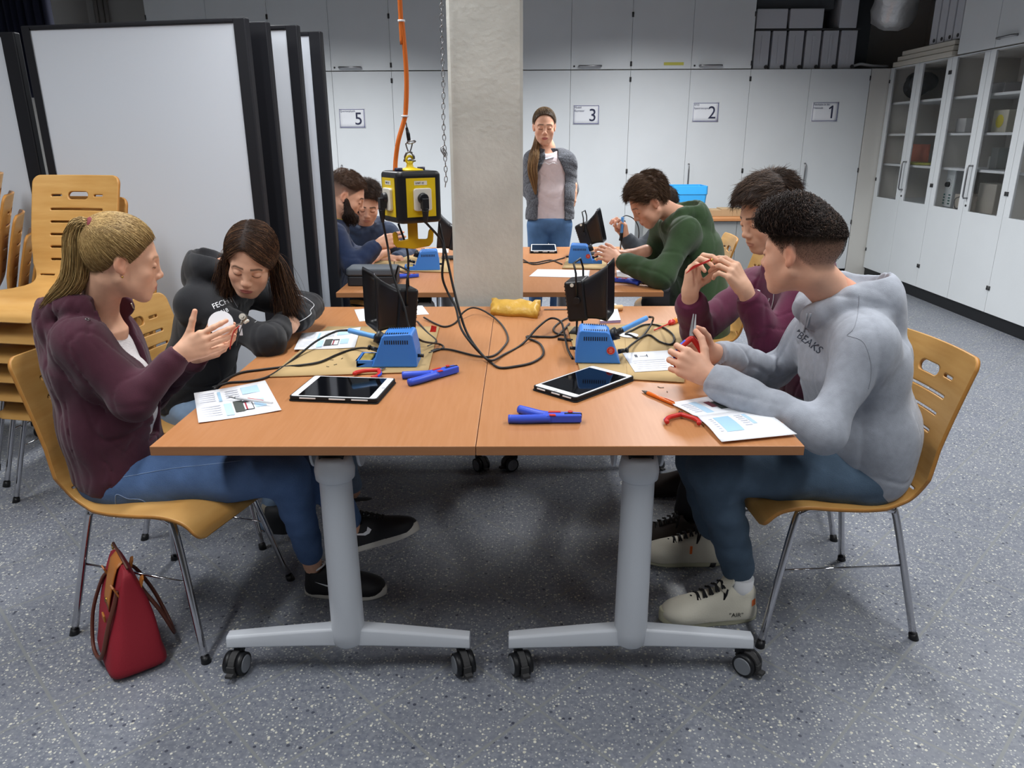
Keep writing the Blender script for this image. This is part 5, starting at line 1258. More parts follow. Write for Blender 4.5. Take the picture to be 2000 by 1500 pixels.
def shoe(parent, heel, toe_dir, up, L, uppc, solec, lacec=None, sole_t=.026, name='shoe', label=None, low=True, extras=None):
    x = nv(toe_dir); z = A(up); z = nv(z-x*(z@x)); y = np.cross(z, x); R = np.stack([x, y, z], 1); h0 = A(heel); k = L/.28
    p = lambda a, b, c: h0+R@(A((a, b, c))*k)
    sd = S(); sd.u(rc(p(.045, 0, .045), p(.042, 0, .088), .036*k, .034*k)).u(rc(p(.05, 0, .050), p(.17, .002, .046), .038*k, .035*k), .02).u(rc(p(.09, 0, .085), p(.20, 0, .046), .027*k, .025*k), .03)
    sd.u(el(p(.215, .003, .038), A((.064, .048, .034))*k, R), .03)
    sd.u(rc(p(.04, 0, .03), p(.22, .003, .026), .038*k, .042*k), .01)
    sd.sub(rc(p(.052, 0, .085), p(.044, 0, .15), .024*k, .034*k), .008)
    sd.fx(cut(lambda P: -((P-h0)@R)[..., 2]+.018*k))
    v, q = nets(sd, .0035); o = np_mesh(name, [(v, q, 0, None)], mat('shoe_'+uppc, uppc, .6, bump=.1, bscale=300), parent)
    if label: o['label'] = label
    out = []
    for i in range(40):
        a = 2*math.pi*i/40; c, s_ = math.cos(a), math.sin(a); xx = .141+.143*c; w = .037+.010*max(0, c)-.004*math.exp(-((c+.1)/.3)**2); out.append((xx, s_*w*(1 if abs(c) < .75 else (1-((abs(c)-.75)/.25)**2*.0))))
    mb = MB(); rings = []
    for zz, e in ((0, -.003), (.004, 0), (sole_t*.6, .002), (sole_t, .0), (sole_t+.004, -.004)):
        rings.append([Vector(p(a*(1+e*2)-e*.14*2, b*(1+e*12), zz+(.012*max(0, (a-.2)/.085)**2))) for a, b in out])
    mb.loft(rings); so = build('sole', mb, mat('sole_'+solec, solec, .6), o)
    if lacec:
        lc = MB()
        for i in range(6):
            t = i/5; a = .105+.085*t; hz = .113-.042*t+.009; w = .021
            lc.tube([Vector(p(a, -w, hz-.008)), Vector(p(a+.004, 0, hz+.002)), Vector(p(a+.008, w, hz-.008))], .0034, 6); lc.tube([Vector(p(a+.008, -w, hz-.008)), Vector(p(a+.004, 0, hz+.003)), Vector(p(a, w, hz-.008))], .0034, 6)
        for e in (-1, 1): lc.tube([Vector(p(.1, 0, .118)), Vector(p(.095, e*.02, .122)), Vector(p(.105, e*.032, .10)), Vector(p(.11, e*.03, .082)), Vector(p(.103, e*.015, .11))], .0032, 6)
        build('laces', lc, mat('lace_'+lacec, lacec, .8), o)
    return o, p
def J(px, py, Y): return A(PY(px, py, Y))
M_skin = mat('skin', 'd0a088', .5, vcol=True, noise=.07, nscale=70, spec=.35, bump=.05, bscale=900)
M_hair = mat('hair', '3a2a20', .58, vcol=True, spec=.28)
def lin(c): return A(s2l(c))
# ================================================================ people
UP = A((0, 0, 1))
def fabric(name, col, bump=.12, bscale=420, sheen=.15, noise=.06): return mat('cloth_'+name, col, .88, noise=noise, nscale=45, bump=bump, bscale=bscale, sheen=sheen, spec=.2)
def torso(sd, secs, k=.05):
    """secs: (point, lateral direction, half width, half depth)"""
    for a, b in zip(secs, secs[1:]):
        l = nv(A(a[1])+A(b[1])); s = (a[2]/a[3]+b[2]/b[3])/2
        sd.u(rc(a[0], b[0], a[3], b[3], fl=(l, s)), k)
def arm(sd, sh, elb, wr, r=(.062, .054, .04), k=.03, folds=.0035, ph=0.0, cuff=True, cutr=.06):
    sh, elb, wr = A(sh), A(elb), A(wr); d = nv(wr-elb)
    sd.u(rc(sh, elb, r[0]*.88, r[1]*.96, fold=(folds*.3, 60, ph)), max(k, .09))
    sd.u(rc(elb, wr-d*.045, r[1], r[2]*1.12, fold=(folds*.45, 80, ph+1)), .03)
    if cuff: sd.u(rc(wr-d*.05, wr+d*.002, r[2]*.94, r[2]*.9), .006)
    if cutr:
        def f(P): q = P-wr; return np.maximum(np.sqrt((q*q).sum(-1))-cutr, -(q@d))
        sd.sub((f, wr, cutr+.01), .003)
def hood_down(sd, nb, che, lat, size=1.0, drop=0.0, ring=.027, rx=.095, ry=.078, bag=True, front=.05):
    nb, lat = A(nb), nv(lat); up = nv(nb-A(che)); fw = nv(np.cross(lat, up)); c = nb; pts = []
    for i in range(15):
        a = math.radians(-150+300*i/14+180); u = math.cos(a)
        pts.append(c+lat*math.sin(a)*rx*size+fw*u*ry*size+up*(.022-.035*max(0, u)-.012*max(0, -u))+fw*(.0))
    for p, q in zip(pts, pts[1:]): sd.u(rc(p, q, ring*size, ring*size), .012)
    if bag:
        bc = c-fw*.082*size-up*(.045+drop)
        R = np.stack([fw, lat, up], 1); sd.u(el(bc, A((.052, .112, .070))*size, R), .05); sd.u(el(bc-up*.05*size-fw*.0, A((.045, .075, .05))*size, R), .04)
        sd.sub(el(c-fw*.070*size+up*.055*size, A((.050, .080, .062))*size, R), .02)
    return fw, up
def person(label, loc):
    return thing('person', label, 'person', (loc[0], loc[1], 0))
def body_mesh(root, H, nb, skin, hair, lips, hands, coarse, fem=False, hl=None, fade=None, brow=.8, stubble=0, hh=.0026, hhand=.0021, neck=(.050, .056), jaw=1.0, nose=1.0, lash=.8, extra=None):
    sd = S(); head_sdf(sd, H, fem, jaw=jaw, nose=nose)
    sd.u(rc(H.p(-.028, 0, -.055), nb, neck[0], neck[1]), .022); sd.u(rc(nb, A(nb)-UP*.05, neck[1], .08), .03)
    v, q = nets(sd, hh); parts = [(v, q, 0, skin_cols(H, v, lin(skin), lin(hair), lin(lips), fem=fem, hl=hl, fade=fade, brow=brow, stubble=stubble, lash=lash))]
    for hs in hands:
        sd = S(); tips = hand_sdf(sd, **hs); v, q = nets(sd, hhand); c = np.tile(lin(skin), (len(v), 1))
        for t_ in tips:
            m = np.exp(-(np.linalg.norm(v-A(t_), axis=1)/.014)**2)[:, None]*.35; c = c*(1-m)+lin(skin)*A((1.05, .62, .56))*m
        parts.append((v, q, 0, c))
    sd = S()
    for a, b, r1, r2 in coarse: sd.u(rc(a, b, r1, r2), .04)
    v, q = nets(sd, .014); parts.append((v, q, 0, np.tile(lin(skin), (len(v), 1))))
    b = np_mesh('body', parts, M_skin, root); return b
def eye_whites(root, H): pass
def mesh_sd(root, name, sd, h, m, label=None, slack=2.6):
    v, q = nets(sd, h, slack=slack); o = np_mesh(name, [(v, q, 0, None)], m, root)
    if label: o['label'] = label
    return o
def surf(o):
    """surface lookup of a finished garment in world space"""
    me = o.data; M = np.array(wmat(o)); n = len(me.vertices); v = np.empty(n*3, dtype=np.float32); me.vertices.foreach_get('co', v); v = v.reshape(-1, 3)@M[:3, :3].T+M[:3, 3]
    return BVHTree.FromPolygons([tuple(x) for x in v.tolist()], [tuple(p.vertices) for p in me.polygons])
def drape(mb, bvh, d, off=.0012):
    """lay flat lettering onto a garment: each point moves along d until it meets the cloth"""
    out = []
    for p in mb.v:
        h = bvh.ray_cast(Vector(p), Vector(d)); out.append(tuple((h[0]-Vector(d).normalized()*off)) if h[0] is not None else None)
    keep = [i for i, f in enumerate(mb.f) if all(out[k] is not None for k in f)]
    nb_ = MB(); nb_.v = [o if o else (0, 0, 0) for o in out]; nb_.f = [mb.f[i] for i in keep]; nb_.m = [0]*len(keep); nb_.s = [False]*len(keep)
    used = sorted({k for f in nb_.f for k in f}); mp_ = {k: i for i, k in enumerate(used)}; nb_.v = [nb_.v[k] for k in used]; nb_.f = [tuple(mp_[k] for k in f) for f in nb_.f]
    return nb_
def cord(bvh, pts, r, d=None, lift=.002, n=8, close=.08):
    """a seam or drawstring following the cloth"""
    P = []
    for p in catmull([Vector(q) for q in pts], n):
        h = bvh.find_nearest(p); P.append(h[0]+h[1]*lift if h[0] is not None and h[3] < close else p)
    return MB().tube(P, r, 6)
def sew(bvh, px, r, lift=.001, n=8, closed=False):
    """a seam, cord or piping laid on the cloth where the photo shows it"""
    P = []
    for p in catmull([Vector((x, y, 0)) for x, y in px], n, closed):
        d = sight(p.x, p.y); h = bvh.ray_cast(Vector((0, 0, EYE)), d)
        if h[0] is not None and (not P or (h[0]-P[-1]).length < .12): P.append(h[0]+h[1]*lift*(1 if h[1].dot(d) < 0 else -1))
    return MB().tube(P, r, 6)
def screenframe(p, right, up): 
    r = Vector(right).normalized(); u = Vector(up); u = (u-r*u.dot(r)).normalized(); m = Matrix((r, u, r.cross(u))).transposed().to_4x4(); m.translation = Vector(p); return m

# ---------------------------------------------------------------- 1. ponytailed woman, maroon zip hoodie
def woman_ponytail():
    root = person('seated woman with a blonde ponytail and open maroon zip hoodie holding a white disc', J(205, 905, 2.12))
    H = Head(J(236, 506, 2.10), (.86, .48, -.23), 0, .965)
    nb, che, wai, pel = J(186, 612, 2.13), J(184, 690, 2.13), J(212, 820, 2.13), J(236, 905, 2.13)
    shR, shL = J(158, 668, 1.99), J(222, 650, 2.27); elR, wrR = J(262, 786, 1.95), J(352, 690, 2.02); elL, wrL = J(300, 770, 2.34), J(388, 692, 2.20)
    latc = nv(A((-.12, 1, 0))); lat = A((-.22, 1, 0))
    hipR, hipL = J(262, 945, 2.06), J(285, 925, 2.23); knR, knL = J(560, 925, 2.03), J(622, 918, 2.17); anR, anL = J(612, 1108, 2.17), J(688, 1030, 2.14)
    hands = [dict(wr=wrR, f=(.90, .10, .36), n=(-.05, 1, -.12), side='R', curls=[(14, 16, 10), (18, 18, 10), (22, 22, 12), (26, 28, 15)], thumb=((.72, .62, .05), (.62, .75, .0), (.6, .75, .1)), sc=.92, forearm=A(wrR)+nv(A(elR)-A(wrR))*.10),
             dict(wr=wrL, f=(.92, -.06, .36), n=(0, -.62, .78), side='L', curls=[(12, 18, 12), (14, 20, 12), (12, 18, 12), (16, 22, 14)], thumb=((.6, .6, .5), (.85, .3, .5), (.9, .1, .5)), sc=.92, forearm=A(wrL)+nv(A(elL)-A(wrL))*.10)]
    hl = hairline(-.004, -.002)
    coarse = [(che, pel, .07, .09), (shR, elR, .035, .03), (elR, wrR, .03, .022), (shL, elL, .035, .03), (elL, wrL, .03, .022), (hipR, knR, .06, .045), (knR, anR, .042, .03), (hipL, knL, .06, .045), (knL, anL, .042, .03), (pel, hipR, .08, .06), (pel, hipL, .08, .06), (nb, che, .05, .07)]
    body_mesh(root, H, nb, 'e6b496', '6e5233', 'bb6a68', hands, coarse, fem=True, hl=hl, neck=(.048, .054), nose=.92, brow=.5)
    # hoodie
    sd = S(); torso(sd, [(pel+A((.0, 0, .01)), lat, .180, .138), (wai, lat, .160, .125), (che-UP*.02, latc, .160, .122), (A(nb)-UP*.05, latc, .10, .075)], .06)
    sd.u(rc(A(nb)-UP*.055, shR, .062, .056), .045).u(rc(A(nb)-UP*.055, shL, .062, .056), .045)
    sd.u(rc(J(255, 730, 2.07), J(262, 800, 2.10), .055, .07, fl=(latc, 1.3)), .05)
    arm(sd, shR, elR, wrR, (.058, .050, .037), ph=.3, folds=.003, k=.05); arm(sd, shL, elL, wrL, (.052, .046, .036), ph=1.3, k=.06)
    fw, up = hood_down(sd, A(nb)+A((-.01, 0, .022)), che, latc, 1.05, -.0, ring=.034)
    c0 = A(che)
    def opening(P):  # wedge of the open zip
        q = P-c0; x = q@fw; l = q@nv(latc); z = q@up; w = .018+.30*np.clip(z+.20, 0, .3)*.42
        return np.maximum(np.abs(l+.030)-w-.018, np.maximum(.045-x, -z-.24))
    sd.fx(lambda P, d: -smin(-d, opening(P), .006)); sd.fx(cloth_noise(.0042, 20, 3, .6))
    hem = A(pel)-UP*.035+A((0, 0, 0)); hn = nv(A((.25, 0, 1)))
    sd.fx(cut(lambda P: np.where(np.linalg.norm(P-A(pel), axis=-1) < .35, -(P-hem)@hn, -1)))
    hd = mesh_sd(root, 'hoodie', sd, .0052, fabric('maroon_g1', '47202f'))
    # white ribbed shirt inside
    ss = S(); torso(ss, [(pel, lat, .150, .112), (wai, lat, .140, .104), (che-UP*.02, latc, .14, .108), (A(nb)-UP*.05, latc, .07, .058)], .05); ss.u(rc(J(258, 730, 2.09), J(262, 800, 2.11), .048, .062, fl=(latc, 1.2)), .05)
    ss.fx(cut(lambda P: (P-(A(nb)-UP*.045+fw*.02))@nv(up*1.0-fw*.35))); mesh_sd(root, 'shirt', ss, .007, mat('shirt_rib', 'd9d5d6', .9, bump=.4, bscale=160))
    bv = surf(hd); zt = mat('zip_metal', 'b9b2a0', .35, .7)
    for k, e in enumerate((-1, 1)):
        P = [(184, 586), (203, 614), (226, 654), (252, 689), (274, 709)] if e < 0 else [(256, 592), (271, 625), (284, 660), (297, 697)]
        build('zip', sew(bv, P, .0021), zt, root)
    ey = MB(); c = bv.find_nearest(Vector(J(184, 594, 1.98))); F = frame(c[1]); ey.tube([c[0]+F @ Vector((math.cos(a)*.005, math.sin(a)*.005, .001)) for a in [k*math.pi/5 for k in range(10)]], .0014, 5, closed=True); build('eyelet', ey, M_steel, root)
    # jeans
    js = S(); js.u(el(A(pel)-UP*.02+A((.01, 0, 0)), (.13, .165, .11)), .0); js.u(rc(hipR, knR, .088, .064, fold=(.0022, 40, .4)), .05).u(rc(hipL, knL, .092, .066, fold=(.002, 40, 2)), .05)
    js.u(rc(knR, A(anR)*.88+A(knR)*.12+UP*.02, .064, .043, fold=(.002, 80, 1)), .025).u(rc(knL, A(anL)*.85+A(knL)*.15, .064, .044, fold=(.002, 80, 1)), .025); js.fx(cloth_noise(.0018, 28, 9))
    js.fx(cut(lambda P: P[..., 2]-.60))
    jo = mesh_sd(root, 'jeans', js, .0065, mat('denim_mid', '56719c', .9, noise=.16, nscale=14, bump=.3, bscale=420, spec=.2))
    bj = surf(jo); build('seam', sew(bj, [(240, 932), (330, 916), (400, 908), (470, 900)], .0011, lift=.0004), mat('stitch_blue', '8ba3c8', .8), root)
    build('back_pocket', sew(bj, [(226, 990), (227, 966), (250, 974), (275, 976), (298, 990)], .0012, lift=.0004), mat('stitch_blue', '8ba3c8', .8), root)
    for hp, td, u, nm in ((A(PZ(597, 1158, 0)), (1, -.06, 0), UP, 'flat'), (A(anL)+A((-.045, .0, -.105)), nv(A(PY(800, 1046, 2.13))-A(PY(665, 1085, 2.13))), (-.25, .35, 1), 'air')):
        so, p = shoe(root, hp, td, u, .275, '1c1c20', 'd8d5cc', '141416')
        ring = MB().tube([Vector(p(.046+math.cos(a)*.030, math.sin(a)*.028, .105+.012*math.cos(a))) for a in [k*math.pi/10 for k in range(20)]], .004, 6, closed=True); build('sock_edge', ring, M_paper, so)
        sw = MB(); pts = [(.075, .060), (.085, .05), (.10, .047), (.13, .056), (.165, .071), (.13, .061), (.105, .056), (.092, .060), (.086, .072)]; out = []
        sw.add([Vector(p(.235-a, -.041, b)) for a, b in pts], [tuple(range(9))]); bs = surf(so); dsw = drape(MB().add([Vector(p(.215-a, -.075, b)) for a, b in pts], [(0, 1, 2, 7, 8), (2, 3, 6, 7), (3, 4, 5, 6)]), bs, Vector(np.array(p(0, 0, 0))-np.array(p(0, -1, 0))), .0016)
        if dsw.f: build('side_mark', dsw, M_paper, so)
    # hair
    rng = np.random.default_rng(5); th = lambda q: .005+.007*np.clip((q[..., 2]-.03)/.08, 0, 1); cap = hair_cap(H, hl, th, .0007, 1); v, q = nets(cap, .003)
    hc = lin('84693f'); hi = lin('b99c68')
    parts = [(v, q, 0, np.tile(lin('6f5738'), (len(v), 1)))]
    n = 6500; vr = scalp_roots(n, hl, rng); Tt = nv(((np.array(J(178, 444, 2.055))-H.c)@H.R/H.s-CRC)/CRR); Tn = np.tile(Tt, (n, 1))+rng.normal(size=(n, 3))*.06; Tn /= np.linalg.norm(Tn, axis=1, keepdims=True); K = 9; P = []
    for k in range(K):
        t = k/(K-1); s_ = slerp(vr, Tn, t); off = th(CRC+CRR*s_)[:, None]+.001+.002*math.sin(t*3.1)+rng.uniform(0, .0012, (n, 1)); P.append(CRC+(CRR+off)*s_)
    Pw = H.w(np.stack(P, 1)); parts.append(strands(Pw, .00065, .0006, jit(n, hc, .28, rng, hi, .3)))
    tie = J(175, 442, 2.055); G = [tie, J(158, 440, 2.05), J(150, 462, 2.05), J(151, 500, 2.05), J(148, 535, 2.05), J(133, 562, 2.04), J(108, 582, 2.03), J(80, 606, 2.03)]
    g = np.array([list(x) for x in catmull(G, 3)]); Kt = len(g); n2 = 4800; o = rng.normal(size=(n2, 3))*A((1, 1, 1)); o /= np.linalg.norm(o, axis=1, keepdims=True); o *= rng.uniform(.15, 1, (n2, 1))**.5
    tt = np.linspace(0, 1, Kt); R_ = np.interp(tt, [0, .1, .3, .55, .75, 1], [.009, .020, .032, .036, .030, .010]); ln = rng.uniform(.72, 1.0, n2)
    P = g[None]+o[:, None, :]*R_[None, :, None]*A((1, 1.0, .9))+.004*np.sin(tt*9+rng.uniform(0, 6.28, (n2, 1)))[..., None]*o[:, None, :]
    idx = tt[None]*ln[:, None]*(Kt-1); i0 = np.clip(idx.astype(int), 0, Kt-2); fr = (idx-i0)[..., None]; P = P[np.arange(n2)[:, None], i0]*(1-fr)+P[np.arange(n2)[:, None], i0+1]*fr
    parts.append(strands(P, .0009, .0005, jit(n2, hc, .3, rng, hi, .35)))
    np_mesh('hair', parts, M_hair, root)
    tiem = MB().tube([Vector(tie+H.R@A((.0, math.cos(a)*.018, math.sin(a)*.018))) for a in [k*math.pi/8 for k in range(16)]], .0075, 8, closed=True); build('hair_tie', tiem, mat('tie_red', '7a2c34', .7), root)
    build('earring', MB().ball(Vector(H.p(.004, -.083, -.040)), .0028, 8), mat('gold', 'c9a24a', .25, 1.0), root)
    # the disc with its little circuit
    dc = Vector(J(431, 631, 2.088)); t = thing('round_circuit_board', 'small white round disc with a bulb and red wires held in the ponytailed woman hands', 'craft disc', dc)
    F = frame((.10, -1, .55)); build('disc', MB().cyl(dc-F @ Vector((0, 0, .0015)), dc+F @ Vector((0, 0, .0015)), .0355, n=40), M_paper, t)
    mc = Vector(J(475, 620, 2.095)); mt = MB().cyl(mc-F @ Vector((0, 0, .010)), mc+F @ Vector((0, 0, .010)), .0095, n=20).cyl(mc+F @ Vector((0, 0, .010)), mc+F @ Vector((0, 0, .013)), .005, n=14); build('bulb_socket', mt, mat('smoky', '8c867c', .3, .4), t)
    build('stem', MB().tube([mc, mc+Vector((-.008, .0, -.02)), dc+Vector((.03, 0, -.012))], .004, 8), mat('smoky', '8c867c', .3, .4), t)
    build('led', MB().cyl(J(478, 630, 2.09), J(483, 627, 2.08), .0042, .0042, 12).ball(J(484, 626.5, 2.08), .0044, 10), M_cream, t)
    build('strip', MB().box(J(470, 645, 2.08), (.008, .003, .03)), M_paper, t)
    build('red_wire', MB().tube(catmull([J(468, 636, 2.07), J(457, 648, 2.065), J(453, 660, 2.065), J(451, 668, 2.06), J(449, 682, 2.06)], 5), .0016, 6), M_red, t); build('grey_wire', MB().tube(catmull([J(474, 634, 2.07), J(468, 650, 2.065), J(463, 665, 2.06), J(462, 676, 2.06)], 5), .0014, 6), M_gap, t)
    return root
woman_ponytail()
def garment(root, name, m, J_, dims, arms, hood=None, noise=(.003, 24, 3), hem=None, h=.0055, k=.06, extra=None, neck=(.065, .056), post=None, hemr=.35):
    """pullover: J_=(pelvis, waist, chest, neck base, lateral low, lateral high)"""
    pel, wai, che, nb, lat, latc = J_; sd = S()
    torso(sd, [(pel, lat, *dims[0]), (wai, lat, *dims[1]), (che, latc, *dims[2]), (A(nb)-UP*.05, latc, .10, .075)], k)
    for a in arms: sd.u(rc(A(nb)-UP*.055, a['sh'], neck[0], neck[1]), .045)
    for a in arms: arm(sd, **a)
    if hood: hood_down(sd, nb, che, latc, **hood)
    if extra: extra(sd)
    sd.fx(cloth_noise(*noise, .6))
    if hem is None: hem = (A(pel)-UP*.06, (0, 0, 1))
    if hem is not None: hp, hn = A(hem[0]), nv(hem[1]); sd.fx(cut(lambda P: np.where(np.linalg.norm(P-A(pel), axis=-1) < hemr, -(P-hp)@hn, -1)))
    if post: post(sd)
    return mesh_sd(root, name, sd, h, m)
def trousers(root, m, pel, legs, r=(.094, .066, .045), h=.008, top=.6, name='jeans', pr=(.13, .17, .11), noise=(.0020, 28, 9)):
    js = S(); js.u(el(A(pel)-UP*.02, pr), 0)
    for i, (hp, kn, an) in enumerate(legs):
        js.u(rc(hp, kn, r[0], r[1], fold=(.0025, 40, .4+i)), .05); js.u(rc(kn, A(an)+nv(A(kn)-A(an))*.03, r[1], r[2], fold=(.0028, 80, 1+i)), .025)
    js.fx(cloth_noise(*noise)); js.fx(cut(lambda P: P[..., 2]-top)); return mesh_sd(root, name, js, h, m)
def coarse_of(nb, che, pel, arms, legs):
    c = [(nb, che, .05, .07), (che, pel, .07, .09)]
    for a in arms: c += [(a['sh'], a['elb'], .035, .03), (a['elb'], a['wr'], .03, .022)]
    for hp, kn, an in legs: c += [(hp, kn, .06, .045), (kn, an, .042, .03), (pel, hp, .08, .06)]
    return c
def fore(a, t=.10): return A(a['wr'])+nv(A(a['elb'])-A(a['wr']))*t

# ---------------------------------------------------------------- 2. dark-haired woman leaning on the table
def woman_dark_hair():
    root = person('dark long-haired woman in a black hoodie leaning on the table and looking at the disc', J(372, 770, 2.78))
    H = Head(J(490, 507, 2.66), (.10, -.88, -.42), -12, 1.0)
    nb, che, wai, pel = J(440, 532, 2.83), J(415, 625, 2.82), J(385, 730, 2.80), J(362, 792, 2.80)
    latc = nv(A((-.35, .94, .05))); lat = A((-.1, 1, 0))
    aR = dict(sh=J(385, 595, 2.68), elb=J(522, 668, 2.53), wr=J(566, 622, 2.72), r=(.062, .058, .045), ph=.5, folds=.004, k=.05)
    aL = dict(sh=J(520, 575, 2.98), elb=J(602, 600, 2.90), wr=J(574, 632, 2.70), r=(.06, .056, .042), ph=1.9, folds=.005, k=.05)
    legs = [(J(385, 815, 2.68), J(600, 790, 2.66), J(520, 1030, 2.62)), (J(380, 800, 2.9), J(630, 775, 2.9), J(690, 960, 2.8))]
    hands = [dict(wr=J(571, 636, 2.68), f=(-.62, -.70, -.22), n=(.1, .35, -.95), side='L', curls=[(35, 60, 30)]*4, thumb=((.7, .5, .3), (.9, .1, .3), (1, 0, .2)), sc=.9, forearm=J(590, 620, 2.84))]
    hl = hairline(.008, .004, .008)
    body_mesh(root, H, nb, 'e4b498', '2a1d18', 'b06060', hands, coarse_of(nb, che, pel, (aR, aL), legs), fem=True, hl=hl, neck=(.045, .05), brow=.8, lash=1.0)
    ho = garment(root, 'hoodie', fabric('black_g2', '1d1e22', noise=.1), (pel, wai, che, nb, lat, latc), ((.17, .14), (.16, .125), (.165, .115)), (aR, aL), hood=dict(size=1.1, ring=.030, drop=-.05), hem=(A(pel)+UP*.02, (.2, 0, 1)), noise=(.005, 18, 11))
    bv = surf(ho); pw = mat('piping_white', 'd5d6da', .6)
    for pts in ([(428, 548), (432, 562), (437, 570), (450, 578), (458, 592), (463, 600)], [(502, 612), (507, 621), (514, 626)], [(514, 626), (506, 625), (498, 630)], [(566, 573), (590, 579), (604, 587)], [(604, 587), (613, 596), (606, 606), (607, 613), (596, 622), (578, 631)]):
        build('piping', sew(bv, pts, .0016), pw, root)
    Fm = screenframe(PY(415, 605, 2.3), (.93, 0, .36), (-.3, 0, 1)); tx = text_mb('FECHT', .027, Fm, depth=0.0); d = AX[2]+Vector((-.35, 0, 0)); tx = drape(tx, bv, PY(435, 595, 2.6)-PY(435, 595, 2.3), .002)
    if tx.f: build('lettering', tx, M_paper, root)
    Fm = screenframe(PY(427, 617, 2.3), (.93, 0, .36), (-.3, 0, 1)); tx = text_mb('2018', .020, Fm, depth=0.0); tx = drape(tx, bv, PY(435, 605, 2.6)-PY(435, 605, 2.3), .002)
    if tx.f: build('lettering', tx, M_paper, root)
    trousers(root, mat('denim_light', '7c93ae', .9, noise=.14, nscale=14), pel, legs)
    shoe(root, J(512, 985, 2.60), (.18, .10, -1), (1, -.2, .1), .27, '24262a', 'b9b2a0'); shoe(root, J(640, 1020, 2.85), (1, .1, .12), UP, .27, '24262a', '55534e')
    rng = np.random.default_rng(8); th = lambda q: .007+.008*np.clip((q[..., 2]-.02)/.08, 0, 1); cap = hair_cap(H, hl, th, .0008, 4); v, q = nets(cap, .003); hc = lin('3b2a21'); hi = lin('7c5a40')
    parts = [(v, q, 0, np.tile(lin('2a1e19'), (len(v), 1)))]; n = 8500; y0 = -.018
    vr = scalp_roots(n, hl, rng); sgn = np.where(vr[:, 1]*CRR[1] > y0, 1.0, -1.0); tgt = np.stack([np.clip(vr[:, 0]*.5-.12, -.6, .25), sgn*.98, np.full(n, -.42)], 1); tgt += rng.normal(size=(n, 3))*.07; tgt /= np.linalg.norm(tgt, axis=1, keepdims=True); P = []
    for k in range(8):
        t = k/7; s_ = slerp(vr, tgt, t); off = th(CRC+CRR*s_)[:, None]+.001+.004*math.sin(t*2.6)+rng.uniform(0, .003, (n, 1)); P.append(CRC+(CRR+off)*s_)
    P = [H.w(p) for p in P]; d = P[-1]-P[-2]; d /= np.linalg.norm(d, axis=1, keepdims=True); pos = P[-1].copy()
    hangL = A((.24, -.05, -1)); hangR = A((-.30, .10, -1)); hg = np.where(sgn[:, None] > 0, hangL, hangR); hg = hg/np.linalg.norm(hg, axis=1, keepdims=True); ln = np.where(sgn > 0, rng.uniform(.45, .85, n), rng.uniform(.35, .62, n))[:, None]; ph = rng.uniform(0, 6.28, (n, 1)); sp = rng.normal(size=(n, 3))*A((.09, .08, .03))
    for k in range(10):
        d = d*.55+(hg+sp)*.45; d /= np.linalg.norm(d, axis=1, keepdims=True); pos = pos+d*.027*ln+A((1, .3, 0))*(.0022*np.sin(k*.9+ph)); P.append(pos.copy())
    parts.append(strands(np.stack(P, 1), .0008, .0004, jit(n, hc, .35, rng, hi, .22))); np_mesh('hair', parts, M_hair, root)
woman_dark_hair()

